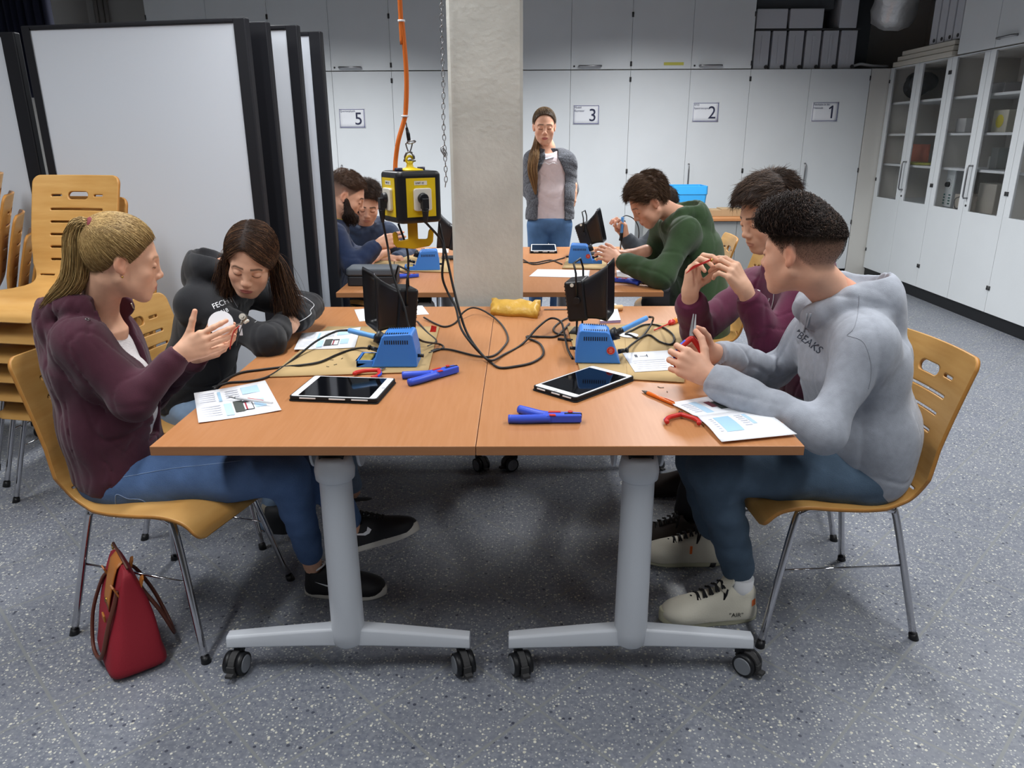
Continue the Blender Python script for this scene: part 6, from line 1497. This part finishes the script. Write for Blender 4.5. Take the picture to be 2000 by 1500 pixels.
# ---------------------------------------------------------------- 3. man in the grey hoodie
def man_grey():
    root = person('curly dark-haired man in a light grey hoodie seated on the right, holding pliers', J(1690, 930, 2.1))
    ph_ = math.radians(45); H = Head(J(1566, 490, 2.10), (-math.cos(ph_), math.sin(ph_), -.10), 0, 1.03)
    nb, che, wai, pel = J(1640, 588, 2.15), J(1664, 700, 2.13), J(1684, 825, 2.13), J(1676, 897, 2.13)
    latc = nv(A((-.10, -1, 0))); lat = A((-.05, -1, 0))
    aL = dict(sh=J(1690, 672, 1.945), elb=J(1610, 845, 1.84), wr=J(1385, 735, 2.00), r=(.066, .056, .046), ph=.6, folds=.004, k=.05)
    aR = dict(sh=J(1592, 655, 2.33), elb=J(1510, 725, 2.40), wr=J(1398, 690, 2.17), r=(.062, .054, .045), ph=2.2, folds=.004, k=.05)
    legs = [(J(1668, 932, 2.04), J(1392, 915, 2.02), J(1445, 1120, 2.06)), (J(1660, 930, 2.24), J(1365, 900, 2.24), J(1395, 1040, 2.24))]
    hands = [dict(wr=aL['wr'], f=(-.80, .20, .42), n=(-.25, .95, -.1), side='L', curls=[(48, 62, 30), (50, 65, 30), (52, 66, 30), (54, 66, 30)], thumb=((.45, .8, .3), (.6, .7, .4), (.8, .4, .45)), sc=1.04, forearm=fore(aL)),
             dict(wr=aR['wr'], f=(-.93, -.16, .06), n=(.0, -.93, -.12), side='R', curls=[(38, 58, 25), (40, 60, 28), (42, 60, 28), (45, 60, 28)], thumb=((.5, .8, .3), (.65, .65, .3), (.8, .4, .3)), sc=1.04, forearm=fore(aR))]
    hl = hairline(-.004, -.006)
    body_mesh(root, H, nb, 'dca98e', '2b211c', 'a86a5e', hands, coarse_of(nb, che, pel, (aL, aR), legs), hl=hl, fade=(-.062, .050, .22), neck=(.054, .058), brow=.9)
    ho = garment(root, 'hoodie', fabric('grey_melange', '9fa4ae', .16, 420, noise=.09), (A(pel)+UP*.01, wai, che, nb, lat, latc), ((.185, .142), (.185, .138), (.19, .135)), (aL, aR), hood=dict(size=1.2, ring=.034, drop=-.02, rx=.088, ry=.082), hem=(A(pel)-UP*.10, (-.22, 0, 1)), hemr=.40, noise=(.0058, 14, 21), h=.005, neck=(.078, .068))
    bv = surf(ho)
    for pts in ([(1577, 612), (1575, 630), (1571, 648)], [(1584, 612), (1580, 624), (1577, 638)]): build('drawstring', sew(bv, pts, .0032, .002), fabric('cord_grey', 'a9adb5'), root)
    ink = mat('print_dark', '3c4350', .85); Fm = screenframe(PY(1549, 655, 1.6), (.80, .0, -.58), (.2, 0, 1)); tx = drape(text_mb('BEAKS', .031, Fm, depth=0.0), bv, PY(1570, 665, 2.1)-PY(1570, 665, 1.6), .0022)
    if tx.f: build('chest_lettering', tx, ink, root)
    tri = MB().add([PY(1550, 640, 1.6), PY(1558, 634, 1.6), PY(1561, 643, 1.6)], [(0, 1, 2)]); tx = drape(tri, bv, PY(1570, 665, 2.1)-PY(1570, 665, 1.6), .0022)
    if tx.f: build('chest_lettering', tx, ink, root)
    sm = mat('seam_grey', '8f939b', .9)
    for pts in ([(1678, 575), (1676, 610), (1668, 640), (1655, 654)], [(1655, 655), (1686, 668), (1700, 705), (1701, 735), (1696, 760)]): build('seam', sew(bv, pts, .0013, 0), sm, root)
    trousers(root, mat('denim_dark', '4c6074', .9, noise=.16, nscale=14, bump=.3, bscale=420), pel, legs, r=(.094, .072, .052), h=.0065)
    so, p = shoe(root, A(PZ(1478, 1212, 0))+A((.0, .02, 0)), (-1, -.10, 0), UP, .31, 'dcd8c8', 'c9c7ac', '17181c', sole_t=.034, label='white sneaker with thick sole and black laces')
    ax_ = (np.array(p(1, 0, 0))-np.array(p(0, 0, 0))); bs = surf(so); Fm = screenframe(Vector(p(.095, .09, .034)), Vector(-ax_), (0, 0, 1)); tx = drape(text_mb('"AIR"', .020, Fm, depth=0.0), bs, Vector(np.array(p(0, 0, 0))-np.array(p(0, 1, 0))), .002)
    if tx.f: build('shoe_lettering', tx, M_black, so)
    q = [p(.016, .09, .062), p(.030, .09, .062), p(.030, .09, .080), p(.016, .09, .080)]; tx = drape(MB().add([Vector(x) for x in q], [(0, 1, 2, 3)]), bs, Vector(np.array(p(0, 0, 0))-np.array(p(0, 1, 0))), .002)
    if tx.f: build('orange_tab', tx, mat('tab_orange', 'f0722a', .6), so)
    tg = MB(); R = np.array([p(.105, -.026, .10), p(.085, -.028, .135), p(.072, 0, .150), p(.085, .028, .135), p(.105, .026, .10), p(.12, 0, .112)]); tg.add([Vector(x) for x in R], [(0, 1, 2, 3, 4, 5)]); build('tongue', tg, mat('shoe_dcd8c8', 'dcd8c8'), so, solid=.006)
    sk = MB().cyl(Vector(p(.05, 0, .07)), Vector(p(.05, 0, .135)), .034, .036, 20); build('sock', sk, M_paper, root)
    so2, p2 = shoe(root, A(PZ(1420, 1098, 0)), (-1, .02, 0), UP, .31, 'dcd8c8', 'c9c7ac', '17181c', sole_t=.034); build('orange_tab', MB().box(Vector(p2(.13, .046, .07)), (.008, .003, .03)), mat('tab_orange', 'f0722a', .6), so2)
    # curls on top, faded sides
    rng = np.random.default_rng(12); hlT = lambda x, ay: np.interp(x, [-.12, -.09, -.05, 0, .03, .06, .08, .1], [.030, .038, .042, .044, .044, .050, .060, .068])
    th = lambda q: .002+.022*np.clip((q[..., 2]-.045)/.05, 0, 1)*np.clip((q[..., 0]+.075)/.07, 0, 1)+.017*np.clip(q[..., 0]/.07, 0, 1)*np.clip((q[..., 2]-.045)/.02, 0, 1)
    cap = hair_cap(H, hlT, th, .0035, 6); v, q = nets(cap, .003); dk = lin('231b18'); parts = [(v, q, 0, np.tile(dk, (len(v), 1)))]
    parts.append(short_hair(H, 6500, hlT, lambda q: th(q)*1.75+.002, lambda q: .005+.012*np.clip((q[:, 0]+.07)/.05, 0, 1)+.012*np.clip(q[:, 0]/.08, 0, 1), lambda q: np.tile(A((.6, 0, .3)), (len(q), 1)), rng, lift=.5, col=dk*1.5, hi=lin('5a473c'), r=.0010, curl=lambda q: (.001+.0075*np.clip((q[:, 0]+.05)/.06, 0, 1)*np.clip((q[:, 2]-.04)/.03, 0, 1))[:, None], K=10))
    parts.append(short_hair(H, 14000, hl, lambda q: q[:, 0]*0+.0008, lambda q: .0022+.010*np.clip((q[:, 2]-.018)/.028, 0, 1)**2, lambda q: np.tile(A((.3, 0, -1)), (len(q), 1)), rng, lift=.45, col=lin('33281f'), r=.00042, K=3, cond=lambda q: (q[:, 2] < .075)&(rng.uniform(size=len(q)) < np.clip((q[:, 2]+.045)/.085, .04, 1))))
    np_mesh('hair', parts, M_hair, root)
    # pliers held upright in the clasped hands
    b, a = PY(1352, 655, 2.09), PY(1356, 618, 2.11); x = (a-b).normalized(); z = Vector((0, -1, 0)); z = (z-x*z.dot(x)).normalized(); y = z.cross(x); M = Matrix((x, y, z)).transposed().to_4x4(); M.translation = b
    pliers(M, 'long-nosed pliers with red and blue grips held upright by the grey hoodie man', .16, 1.0, long_=True)
man_grey()

# ---------------------------------------------------------------- 4. man in the maroon hoodie
def man_maroon():
    root = person('short-haired man in a maroon hoodie holding thin red wires up between both hands', J(1640, 640, 2.75))
    H = Head(J(1502, 418, 2.62), (-.88, -.30, -.36), 0, 1.0)
    nb, che, wai, pel = J(1545, 512, 2.74), J(1560, 590, 2.76), J(1590, 720, 2.78), J(1610, 780, 2.78)
    latc = nv(A((.12, -1, 0))); lat = A((0, -1, 0))
    aL = dict(sh=J(1585, 570, 2.57), elb=J(1500, 668, 2.50), wr=J(1460, 578, 2.47), r=(.066, .060, .046), ph=.2, folds=.004, k=.05)
    aR = dict(sh=J(1475, 560, 2.92), elb=J(1362, 642, 2.66), wr=J(1347, 582, 2.54), r=(.066, .062, .053), ph=1.2, folds=.004, k=.05)
    legs = [(J(1600, 820, 2.68), J(1395, 810, 2.62), J(1335, 1010, 2.55)), (J(1590, 800, 2.88), J(1385, 790, 2.88), J(1360, 960, 2.8))]
    hands = [dict(wr=J(1456, 568, 2.46), f=(-.58, .02, .80), n=(-.62, .74, -.22), side='L', curls=[(38, 30, 8), (38, 42, 15), (40, 50, 20), (42, 55, 25)], thumb=((.75, .35, .6), (.7, .0, .7), (.6, -.2, .75)), sc=1.02, forearm=fore(aL)),
             dict(wr=J(1346, 574, 2.53), f=(.10, .05, .99), n=(.75, -.64, 0), side='R', curls=[(30, 50, 25), (34, 55, 25), (40, 58, 28), (44, 60, 30)], thumb=((.6, .55, .6), (.85, .15, .5), (.95, 0, .3)), sc=1.06, forearm=J(1350, 598, 2.57))]
    hl = hairline(-.002, -.008)
    body_mesh(root, H, nb, 'dcae92', '32241c', 'b07468', hands, coarse_of(nb, che, pel, (aL, aR), legs), hl=hl, fade=(-.01, .03, .5), neck=(.052, .056), brow=.9, lash=.9)
    ho = garment(root, 'hoodie', fabric('maroon_m', '571b38', noise=.08), (A(pel), wai, che, nb, lat, latc), ((.18, .14), (.175, .13), (.185, .125)), (aL, aR), hood=dict(size=1.0, ring=.030, drop=-.01), noise=(.0045, 20, 31), neck=(.07, .06))
    bv = surf(ho)
    for pts in ([(1480, 567), (1492, 573), (1508, 576)], [(1513, 563), (1511, 585), (1507, 604)], [(1503, 583), (1500, 593), (1496, 592)]): build('drawstring', sew(bv, pts, .0018), M_paper, root)
    trousers(root, mat('trousers_black', '26262b', .9, noise=.1), pel, legs, name='trousers')
    shoe(root, A(PZ(1372, 1062, 0)), (-1, -.05, 0), UP, .29, '2c221d', '2a2522', '1a1a1a', label='dark brown boot'); shoe(root, A(PZ(1390, 985, 0))+A((0, .1, 0)), (-1, 0, 0), UP, .29, '2c221d', '2a2522')
    rng = np.random.default_rng(3); th = lambda q: .006+.018*np.clip((q[..., 2]-.035)/.06, 0, 1)+.014*np.clip(q[..., 0]/.08, 0, 1)*np.clip((q[..., 2]-.03)/.02, 0, 1); hlT = hairline(.012, -.016)
    cap = hair_cap(H, hlT, th, .0022, 9); v, q = nets(cap, .003); dk = lin('33261f'); parts = [(v, q, 0, np.tile(dk*.8, (len(v), 1)))]
    fl_ = lambda q: np.stack([np.where(q[:, 0] < -.03, -.2, .95), -.3+0*q[:, 0], np.where(q[:, 0] < -.03, -1.0, -.1)], 1)
    parts.append(short_hair(H, 8000, hlT, lambda q: th(q)*1.9, lambda q: .016+.014*np.clip((q[:, 2]-.04)/.05, 0, 1), fl_, rng, lift=.07, col=lin('3f3027'), hi=lin('6a5444'), r=.0007)); np_mesh('hair', parts, M_hair, root)
    w = PY(1385, 512, 2.44); t = thing('wire_bundle', 'thin red wires held up by the man in the maroon hoodie', 'wire', w)
    for k in range(4): build('wire', MB().tube(catmull([PY(1390, 505+k, 2.43), PY(1372, 513+k, 2.41), PY(1354, 520+1.5*k, 2.42), PY(1343-k, 531+k, 2.43)], 5), .0012, 6), M_red, t)
    build('component', MB().cyl(PY(1387, 510, 2.43), PY(1391, 506, 2.43), .005, .004, 12), mat('gold', 'c9a24a', .25, 1.0), t)
man_maroon()
# ---------------------------------------------------------------- people further back
def simple_hair(root, H, hl, th, col, hi, flow, n=5000, length=.024, lift=.25, seed=1, bump=.0018, hlT=None, r=.0008, extra=None):
    rng = np.random.default_rng(seed); hlT = hlT or hl; cap = hair_cap(H, hlT, th, bump, seed); v, q = nets(cap, .0038); dk = lin(col); parts = [(v, q, 0, np.tile(dk*.85, (len(v), 1)))]
    parts.append(short_hair(H, n, hlT, lambda q: th(q)*1.85, lambda q: length+0*q[:, 0], lambda q: np.where(q[:, :1] < -.04, A((-.2, 0, -1.2))[None], A(flow)[None]), rng, lift=lift, col=dk*1.15, hi=lin(hi), r=r))
    if extra: parts += extra(rng)
    return np_mesh('hair', parts, M_hair, root)
def man_green():
    root = person('man in a dark green hoodie bending low over the right rear table', J(1345, 610, 4.0))
    H = Head(J(1268, 393, 3.95), (-.80, -.12, -.62), 0, 1.0); nb, che, wai, pel = J(1325, 425, 4.02), J(1355, 490, 4.02), J(1368, 590, 4.02), J(1368, 655, 4.02)
    latc = nv(A((0, -1, 0))); lat = latc
    aL = dict(sh=J(1340, 455, 3.83), elb=J(1292, 540, 3.70), wr=J(1212, 510, 3.86), r=(.068, .064, .048), ph=.4, folds=.005, k=.05)
    aR = dict(sh=J(1300, 445, 4.2), elb=J(1265, 515, 4.3), wr=J(1215, 503, 4.15), r=(.062, .056, .045), ph=1.4, folds=.004, k=.05)
    legs = [(J(1365, 660, 3.92), J(1265, 650, 3.9), J(1275, 760, 3.9)), (J(1365, 650, 4.12), J(1265, 640, 4.12), J(1275, 745, 4.12))]
    hands = [dict(wr=aL['wr'], f=(-.75, .2, .35), n=(.1, .8, -.5), side='L', curls=[(25, 40, 20)]*4, thumb=((.7, .6, .3), (.9, .3, .3), (1, .1, .3)), forearm=fore(aL)), dict(wr=J(1238, 495, 4.1), f=(-.9, 0, .05), n=(0, 0, -1), side='R', curls=[(25, 45, 25)]*4, forearm=J(1262, 490, 4.12))]
    hl = hairline(0, -.006); body_mesh(root, H, nb, 'd9a58b', '382920', 'b06a60', hands, coarse_of(nb, che, pel, (aL, aR), legs), hl=hl, hh=.0034, hhand=.003, fade=(-.02, .02, .6))
    garment(root, 'hoodie', fabric('green', '2f4428', noise=.08), (pel, wai, che, nb, lat, latc), ((.185, .15), (.185, .145), (.19, .14)), (aL, aR), hood=dict(size=1.12, ring=.032, drop=0.0), noise=(.005, 18, 41), h=.007, neck=(.07, .062))
    trousers(root, mat('denim_dark', '46607c'), pel, legs, h=.011)
    for p in ((1268, 775), (1268, 755)): shoe(root, J(*p, 3.95 if p[1] > 760 else 4.15)*A((1, 1, 0)), (-1, 0, 0), UP, .29, '24262a', 'b9b2a0')
    simple_hair(root, H, hl, lambda q: .008+.020*np.clip((q[..., 2]-.02)/.07, 0, 1), '4a3628', '7a6048', (.8, .2, .35), length=.026, lift=.22, seed=21, bump=.0045, hlT=hairline(.006, -.012), n=6000)
man_green()
def man_iron():
    root = person('person in a dark grey sweater holding a soldering iron, mostly hidden by the green hoodie', J(1340, 560, 4.72))
    H = Head(J(1295, 405, 4.72), (-.85, -.1, -.5), 0, .93); nb, che, wai, pel = J(1322, 415, 4.76), J(1345, 460, 4.76), J(1350, 540, 4.76), J(1352, 590, 4.76); latc = A((0, -1, 0))
    aL = dict(sh=J(1298, 448, 4.62), elb=J(1243, 494, 4.50), wr=J(1222, 462, 4.52), r=(.056, .056, .043), ph=.4, folds=.004, k=.05); aR = dict(sh=J(1300, 430, 4.92), elb=J(1262, 480, 5.0), wr=J(1232, 478, 4.9), r=(.058, .052, .042), ph=1.4, folds=.004, k=.05)
    legs = [(J(1350, 600, 4.66), J(1275, 590, 4.66), J(1280, 690, 4.66)), (J(1350, 590, 4.86), J(1275, 580, 4.86), J(1280, 680, 4.86))]
    hands = [dict(wr=J(1221, 464, 4.52), f=(-.22, 0, 1), n=(-.85, -.35, -.1), side='L', curls=[(38, 60, 30), (42, 65, 30), (46, 65, 30), (48, 65, 30)], thumb=((.65, -.1, .6), (.85, -.3, .3), (.95, -.3, .1)), forearm=J(1228, 478, 4.52), sc=1.0)]
    hl = hairline(); body_mesh(root, H, nb, 'd9a58b', '33261f', 'b06a60', hands, coarse_of(nb, che, pel, (aL, aR), legs), hl=hl, hh=.004, hhand=.003)
    garment(root, 'sweater', fabric('grey_dark', '3c4148', noise=.1), (pel, wai, che, nb, latc, latc), ((.16, .13), (.16, .125), (.175, .12)), (aL, aR), noise=(.0035, 22, 51), h=.008)
    trousers(root, mat('trousers_black', '26262b'), pel, legs, h=.012, name='trousers'); simple_hair(root, H, hl, lambda q: .008+.010*np.clip((q[..., 2]-.02)/.07, 0, 1), '3a2c24', '5a4a3c', (.8, 0, .3), n=900, length=.02, seed=22)
    iron(PY(1216, 424, 4.48), PY(1211, 496, 4.52), 'soldering iron with blue handle held upright behind the green hoodie')
    cable([(1216, 424, 'Y', 4.48), (1224, 421, 'Y', 4.5), (1238, 428, 'Y', 4.5), (1247, 445, 'Y', 4.55), (1246, 470, 'Y', 4.6), (1232, 500, 'Y', 4.7)], 'thin black cable arching from the raised soldering iron', r=.003, grp='black cables on the rear tables')
man_iron()
def man_beard():
    root = person('man with a dark full beard in a navy sweater beside the pinboards', J(655, 600, 4.35))
    H = Head(J(676, 381, 4.38), (.83, .10, -.42), 0, 1.02); nb, che, wai, pel = J(650, 432, 4.38), J(640, 500, 4.38), J(632, 600, 4.38), J(628, 650, 4.38); latc = nv(A((0, 1, 0)))
    aR = dict(sh=J(650, 462, 4.2), elb=J(690, 520, 4.12), wr=J(738, 478, 4.22), r=(.068, .062, .045), ph=.4, folds=.004, k=.05); aL = dict(sh=J(650, 455, 4.58), elb=J(690, 500, 4.6), wr=J(738, 492, 4.5), r=(.064, .058, .045), ph=1.4, folds=.004, k=.05)
    legs = [(J(630, 655, 4.28), J(740, 640, 4.28), J(735, 740, 4.28)), (J(630, 645, 4.48), J(740, 630, 4.48), J(735, 725, 4.48))]
    hands = [dict(wr=J(737, 478, 4.22), f=(.93, .1, .25), n=(-.1, .9, -.3), side='R', curls=[(15, 20, 15), (22, 28, 15), (30, 40, 20), (36, 45, 25)], thumb=((.6, .4, .6), (.9, .0, .5), (1, -.1, .3)), forearm=fore(aR)), dict(wr=J(738, 499, 4.3), f=(-.3, -.6, -.1), n=(0, .2, -.9), side='L', curls=[(30, 50, 30)]*4, forearm=J(750, 492, 4.4))]
    hl = hairline(0, -.004); b = body_mesh(root, H, nb, 'd9a68a', '2c1e18', 'a86458', hands, coarse_of(nb, che, pel, (aL, aR), legs), hl=hl, hh=.0032, hhand=.003, fade=(-.03, .05, .35), brow=1.0)
    garment(root, 'sweater', fabric('navy', '1e2c4a', noise=.08), (pel, wai, che, nb, latc, latc), ((.18, .14), (.18, .14), (.19, .13)), (aL, aR), noise=(.0035, 20, 61), h=.007, neck=(.07, .062))
    build('collar', MB().tube([Vector(A(nb)+UP*.028+A((math.cos(a)*.064+.005, math.sin(a)*.064, -.022*math.cos(a)))) for a in [k*math.pi/12 for k in range(24)]], .005, 6, closed=True), mat('collar_yellow', 'b9a43c', .8), root)
    trousers(root, mat('trousers_black', '26262b'), pel, legs, h=.012, name='trousers')
    for y in (4.3, 4.5): shoe(root, A((J(715, 760, y)[0], y, 0)), (1, 0, 0), UP, .29, '24262a', '55534e')
    rng = np.random.default_rng(2); sd = S()
    for e in (-1, 1): sd.u(H.rc((.014, e*.062, -.022), (.050, e*.046, -.072), .017, .030), .02)
    sd.u(H.el((.074, 0, -.098), (.042, .044, .040)), .03); sd.u(H.rc((.050, 0, -.105), (.045, 0, -.150), .030, .018), .03); sd.u(H.rc((.096, -.020, -.056), (.096, .020, -.056), .005, .005), .006)
    sd.sub(H.el((.098, 0, -.067), (.010, .020, .006)), .004); sd.fx(cloth_noise(.0025, 60, 5)); v, q = nets(sd, .0036); parts = [(v, q, 0, np.tile(lin('2a1e19'), (len(v), 1)))]
    i = rng.choice(len(v), 1500); p = v[i]; d = H.R@A((.3, 0, -1)); d = d+rng.normal(size=(1500, 3))*.35; P = np.stack([p+d*.016*t for t in (0, .5, 1)], 1); parts.append(strands(P, .0011, .0005, jit(1500, lin('2e211b'), .3, rng))); np_mesh('beard', parts, M_hair, root)
    simple_hair(root, H, hl, lambda q: .006+.012*np.clip((q[..., 2]-.04)/.06, 0, 1), '4a3528', '6e543e', (.9, 0, .3), length=.016, lift=.3, seed=23, hlT=lambda x, ay: np.interp(x, [-.12, -.05, 0, .04, .075, .1], [.06, .055, .052, .055, .074, .08]), n=1800)
man_beard()
def man_young():
    root = person('young dark-haired man in a blue-grey hoodie facing the camera beside the bearded man', J(715, 590, 5.0))
    H = Head(J(716, 397, 4.80), (.20, -.85, -.42), -6, 1.0); nb, che, wai, pel = J(712, 440, 4.90), J(705, 490, 4.95), J(690, 560, 5.0), J(680, 600, 5.0); latc = nv(A((.9, .35, 0)))
    aL = dict(sh=J(756, 455, 4.95), elb=J(800, 500, 4.95), wr=J(772, 506, 4.70), r=(.062, .056, .044), ph=.4, folds=.004, k=.05); aR = dict(sh=J(670, 462, 4.90), elb=J(672, 510, 4.8), wr=J(715, 512, 4.7), r=(.062, .056, .044), ph=1.4, folds=.004, k=.05)
    legs = [(J(665, 600, 4.95), J(760, 590, 4.85), J(765, 690, 4.85)), (J(700, 600, 5.05), J(780, 585, 5.0), J(780, 680, 5.0))]
    hands = [dict(wr=J(757, 505, 4.62), f=(1, -.12, .06), n=(0, -.1, -1), side='L', curls=[(55, 75, 40)]*4, forearm=J(732, 507, 4.62)), dict(wr=J(716, 513, 4.66), f=(.9, -.3, .1), n=(0, 0, -1), side='R', curls=[(20, 40, 20)]*4, forearm=J(698, 510, 4.7))]
    hl = hairline(0, -.006); body_mesh(root, H, nb, 'dba88d', '2d211b', 'a8605a', hands, coarse_of(nb, che, pel, (aL, aR), legs), hl=hl, hh=.0032, hhand=.003, fade=(-.01, .02, .6), brow=1.0)
    garment(root, 'hoodie', fabric('blue_grey', '35425a', noise=.08), (pel, wai, che, nb, latc, latc), ((.17, .14), (.17, .13), (.18, .12)), (aL, aR), hood=dict(size=1.0, ring=.03, drop=0), noise=(.0035, 20, 71), h=.008)
    build('wristband', MB().tube([Vector(J(744, 506, 4.62)+A((0, math.cos(a)*.033, math.sin(a)*.026))) for a in [k*math.pi/10 for k in range(20)]], .005, 6, closed=True), M_blackm, root)
    trousers(root, mat('trousers_black', '26262b'), pel, legs, h=.012, name='trousers')
    simple_hair(root, H, hl, lambda q: .008+.020*np.clip((q[..., 2]-.03)/.07, 0, 1), '382a22', '66503e', (.7, .5, .3), length=.026, lift=.25, seed=24, bump=.0035, hlT=hairline(.012, -.006), n=5000)
man_young()
def woman_standing():
    Y = 5.6; root = person('standing woman with a long side ponytail in a grey cardigan and pale pink top', J(1072, 450, Y))
    H = Head(J(1063, 247, Y), (.02, -.98, -.14), 0, .99); nb, che, wai, pel = J(1069, 289, Y+.02), J(1073, 320, Y+.01), J(1074, 380, Y), J(1074, 432, Y); latc = A((1, 0, 0))
    gz = lambda p: A((p[0], p[1], .0))
    aL = dict(sh=J(1103, 313, Y+.02), elb=J(1117, 368, Y+.10), wr=J(1110, 405, Y+.12), r=(.047, .044, .038), ph=.4, folds=.004, k=.05); aR = dict(sh=J(1043, 313, Y+.02), elb=J(1030, 368, Y+.10), wr=J(1048, 405, Y+.16), r=(.050, .047, .038), ph=1.4, folds=.004, k=.05)
    hp = [J(1095, 440, Y), J(1052, 440, Y)]; legs = [(hp[0], J(1090, 528, Y), J(1086, 600, Y+.02)*A((1, 1, 0))+UP*.09), (hp[1], J(1048, 528, Y), J(1044, 600, Y+.02)*A((1, 1, 0))+UP*.09)]
    hands = [dict(wr=J(1121, 374, Y+.02), f=(-.25, .25, -.9), n=(-.6, -.6, 0), side='L', curls=[(35, 55, 30)]*4, sc=.92, forearm=J(1119, 362, Y+.04))]
    hl = hairline(.010, .012); body_mesh(root, H, nb, 'e2ae92', '4b3a2c', 'b3605e', hands, [(a_, b_, r1*.7, r2*.7) for a_, b_, r1, r2 in coarse_of(nb, che, pel, (aL, aR), legs)], fem=True, hl=hl, hh=.0034, hhand=.003, neck=(.044, .05), brow=.9, lash=1.1)
    st = S(); torso(st, [(A(pel)+UP*.02, latc, .160, .105), (wai, latc, .140, .092), (che, latc, .150, .100), (A(nb)-UP*.04, latc, .085, .058)], .05); st.fx(cloth_noise(.003, 26, 77)); st.fx(cut(lambda P: (P[..., 2]-(nb[2]-.012)))); st.sub(el(A(nb)+A((0, -.05, .035)), (.085, .10, .075)), .01); st.fx(cut(lambda P: (pel[2]-.005)-P[..., 2])); so = mesh_sd(root, 'top', st, .006, fabric('pink_white', 'dccfd2', noise=.03))
    bs = surf(so); build('lace_edge', sew(bs, [(1048, 318), (1056, 321), (1064, 318), (1072, 321), (1080, 318), (1088, 321)], .002), M_paper, root)
    lc = MB(); 
    for k in range(7): lc.tube([Vector(p) for p in (J(1050+6*k, 300+4*(k % 2), Y-.12), J(1054+6*k, 308, Y-.125), J(1050+6*k, 314, Y-.125))], .0022, 5)
    lc = MB().add([PY(*p, Y-.4) for p in ((1061, 299), (1080, 294), (1084, 307), (1065, 312))], [(0, 1, 2, 3)]); tg = drape(lc, bs, PY(1072, 300, Y)-PY(1072, 300, Y-.4), .012)
    if tg.f: nt = build('name_tag', tg, mat('tag_blue', 'c5cfe0', .5), root)
    cs = S(); torso(cs, [(A(pel)+UP*.03, latc, .178, .122), (wai, latc, .165, .112), (che, latc, .168, .114), (A(nb)-UP*.065, latc, .10, .062)], .04)
    for a in (aL, aR): cs.u(rc(A(nb)-UP*.06, a['sh'], .046, .048), .04); arm(cs, **a)
    cw = A(che); cs.fx(lambda P, d: np.maximum(d, np.minimum(.066-np.abs(P[..., 0]-cw[0]-.012)-.10*np.clip((P[..., 2]-cw[2])/.2, -.3, .2), -(P[..., 1]-(Y-.035)))))
    cs.fx(cloth_noise(.003, 26, 78)); cs.fx(cut(lambda P: (pel[2]+.015)-P[..., 2]+0*P[..., 0])); cs.fx(cut(lambda P: P[..., 2]-(nb[2]+.0))); mesh_sd(root, 'cardigan', cs, .0055, mat('cardigan_melange', '4d5058', .95, noise=.55, nscale=90, bump=.6, bscale=150, sheen=.2))
    js = S(); js.u(el(A(pel)-UP*.0, (.150, .112, .105)), 0)
    for i, (h_, k_, a_) in enumerate(legs): js.u(rc(h_, k_, .088, .057), .02); js.u(rc(k_, a_, .058, .045), .015)
    js.fx(cloth_noise(.0015, 30, 79)); js.fx(cut(lambda P: P[..., 2]-(pel[2]+.03))); mesh_sd(root, 'jeans', js, .008, mat('denim_w', '50719a', .9, noise=.15, nscale=16))
    for h_ in legs: shoe(root, A((h_[2][0], h_[2][1]+.06, 0)), (0, -1, 0), UP, .26, '3a3a40', 'c9c7bc')
    rng = np.random.default_rng(31); th = lambda q: .005+.005*np.clip((q[..., 2]-.03)/.08, 0, 1); cap = hair_cap(H, hl, th, .0008, 3); v, q = nets(cap, .0035); parts = [(v, q, 0, np.tile(lin('4d3d2f'), (len(v), 1)))]
    n = 3200; vr = scalp_roots(n, hl, rng); tn = nv(A((-.07, -.045, -.035)-CRC)/CRR); tgt = np.tile(tn, (n, 1))+rng.normal(size=(n, 3))*.08; tgt /= np.linalg.norm(tgt, axis=1, keepdims=True)
    mid = np.tile(nv((-.75, -.12, .62)), (n, 1)); sl = lambda t: slerp(slerp(vr, mid, t), slerp(mid, tgt, t), t)
    P = H.w(np.stack([CRC+(CRR+th(CRC+CRR*sl(k/9))[:, None]+.0035)*sl(k/9) for k in range(10)], 1)); parts.append(strands(P, .0009, .0008, jit(n, lin('54422f'), .25, rng, lin('7d674c'), .2)))
    G = [H.p(-.07, -.045, -.035), J(1047, 285, Y-.02), J(1043, 305, Y-.11), J(1040, 330, Y-.14), J(1043, 355, Y-.14), J(1046, 378, Y-.13)]; g = np.array([list(x) for x in catmull(G, 4)]); K = len(g); n2 = 1300; o = rng.normal(size=(n2, 3)); o /= np.linalg.norm(o, axis=1, keepdims=True); o *= rng.uniform(.2, 1, (n2, 1))**.5
    Rr = np.interp(np.linspace(0, 1, K), [0, .15, .4, .7, 1], [.010, .022, .040, .034, .008]); P = g[None]+o[:, None]*Rr[None, :, None]*A((1, .6, 1)); parts.append(strands(P, .0016, .0008, jit(n2, lin('6a4f35'), .3, rng, lin('9a7a52'), .3))); np_mesh('hair', parts, M_hair, root)
woman_standing()

sd = S(); p_ = PX(1765, 170, XG+.2); c_ = A((XG+.26, p_.y-.10, 1.94)); sd.u(el(c_, (.13, .15, .13)), 0).u(el(c_+A((-.02, -.20, .02)), (.12, .17, .10)), .05).u(el(c_+A((-.10, -.30, -.02)), (.06, .08, .10)), .05).fx(cloth_noise(.012, 22, 99)).fx(cut(lambda P: 1.783-P[..., 2])).fx(cut(lambda P: XG+.06-P[..., 0]))
v, q = nets(sd, .012); bg = thing('dark_bag', 'dark grey crumpled bag on the top shelf of the far glass cupboard', 'bag', (c_[0], c_[1], 1.782)); np_mesh('bag_body', [(v, q, 0, None)], mat('bag_dark', '3f4348', .8), bg)
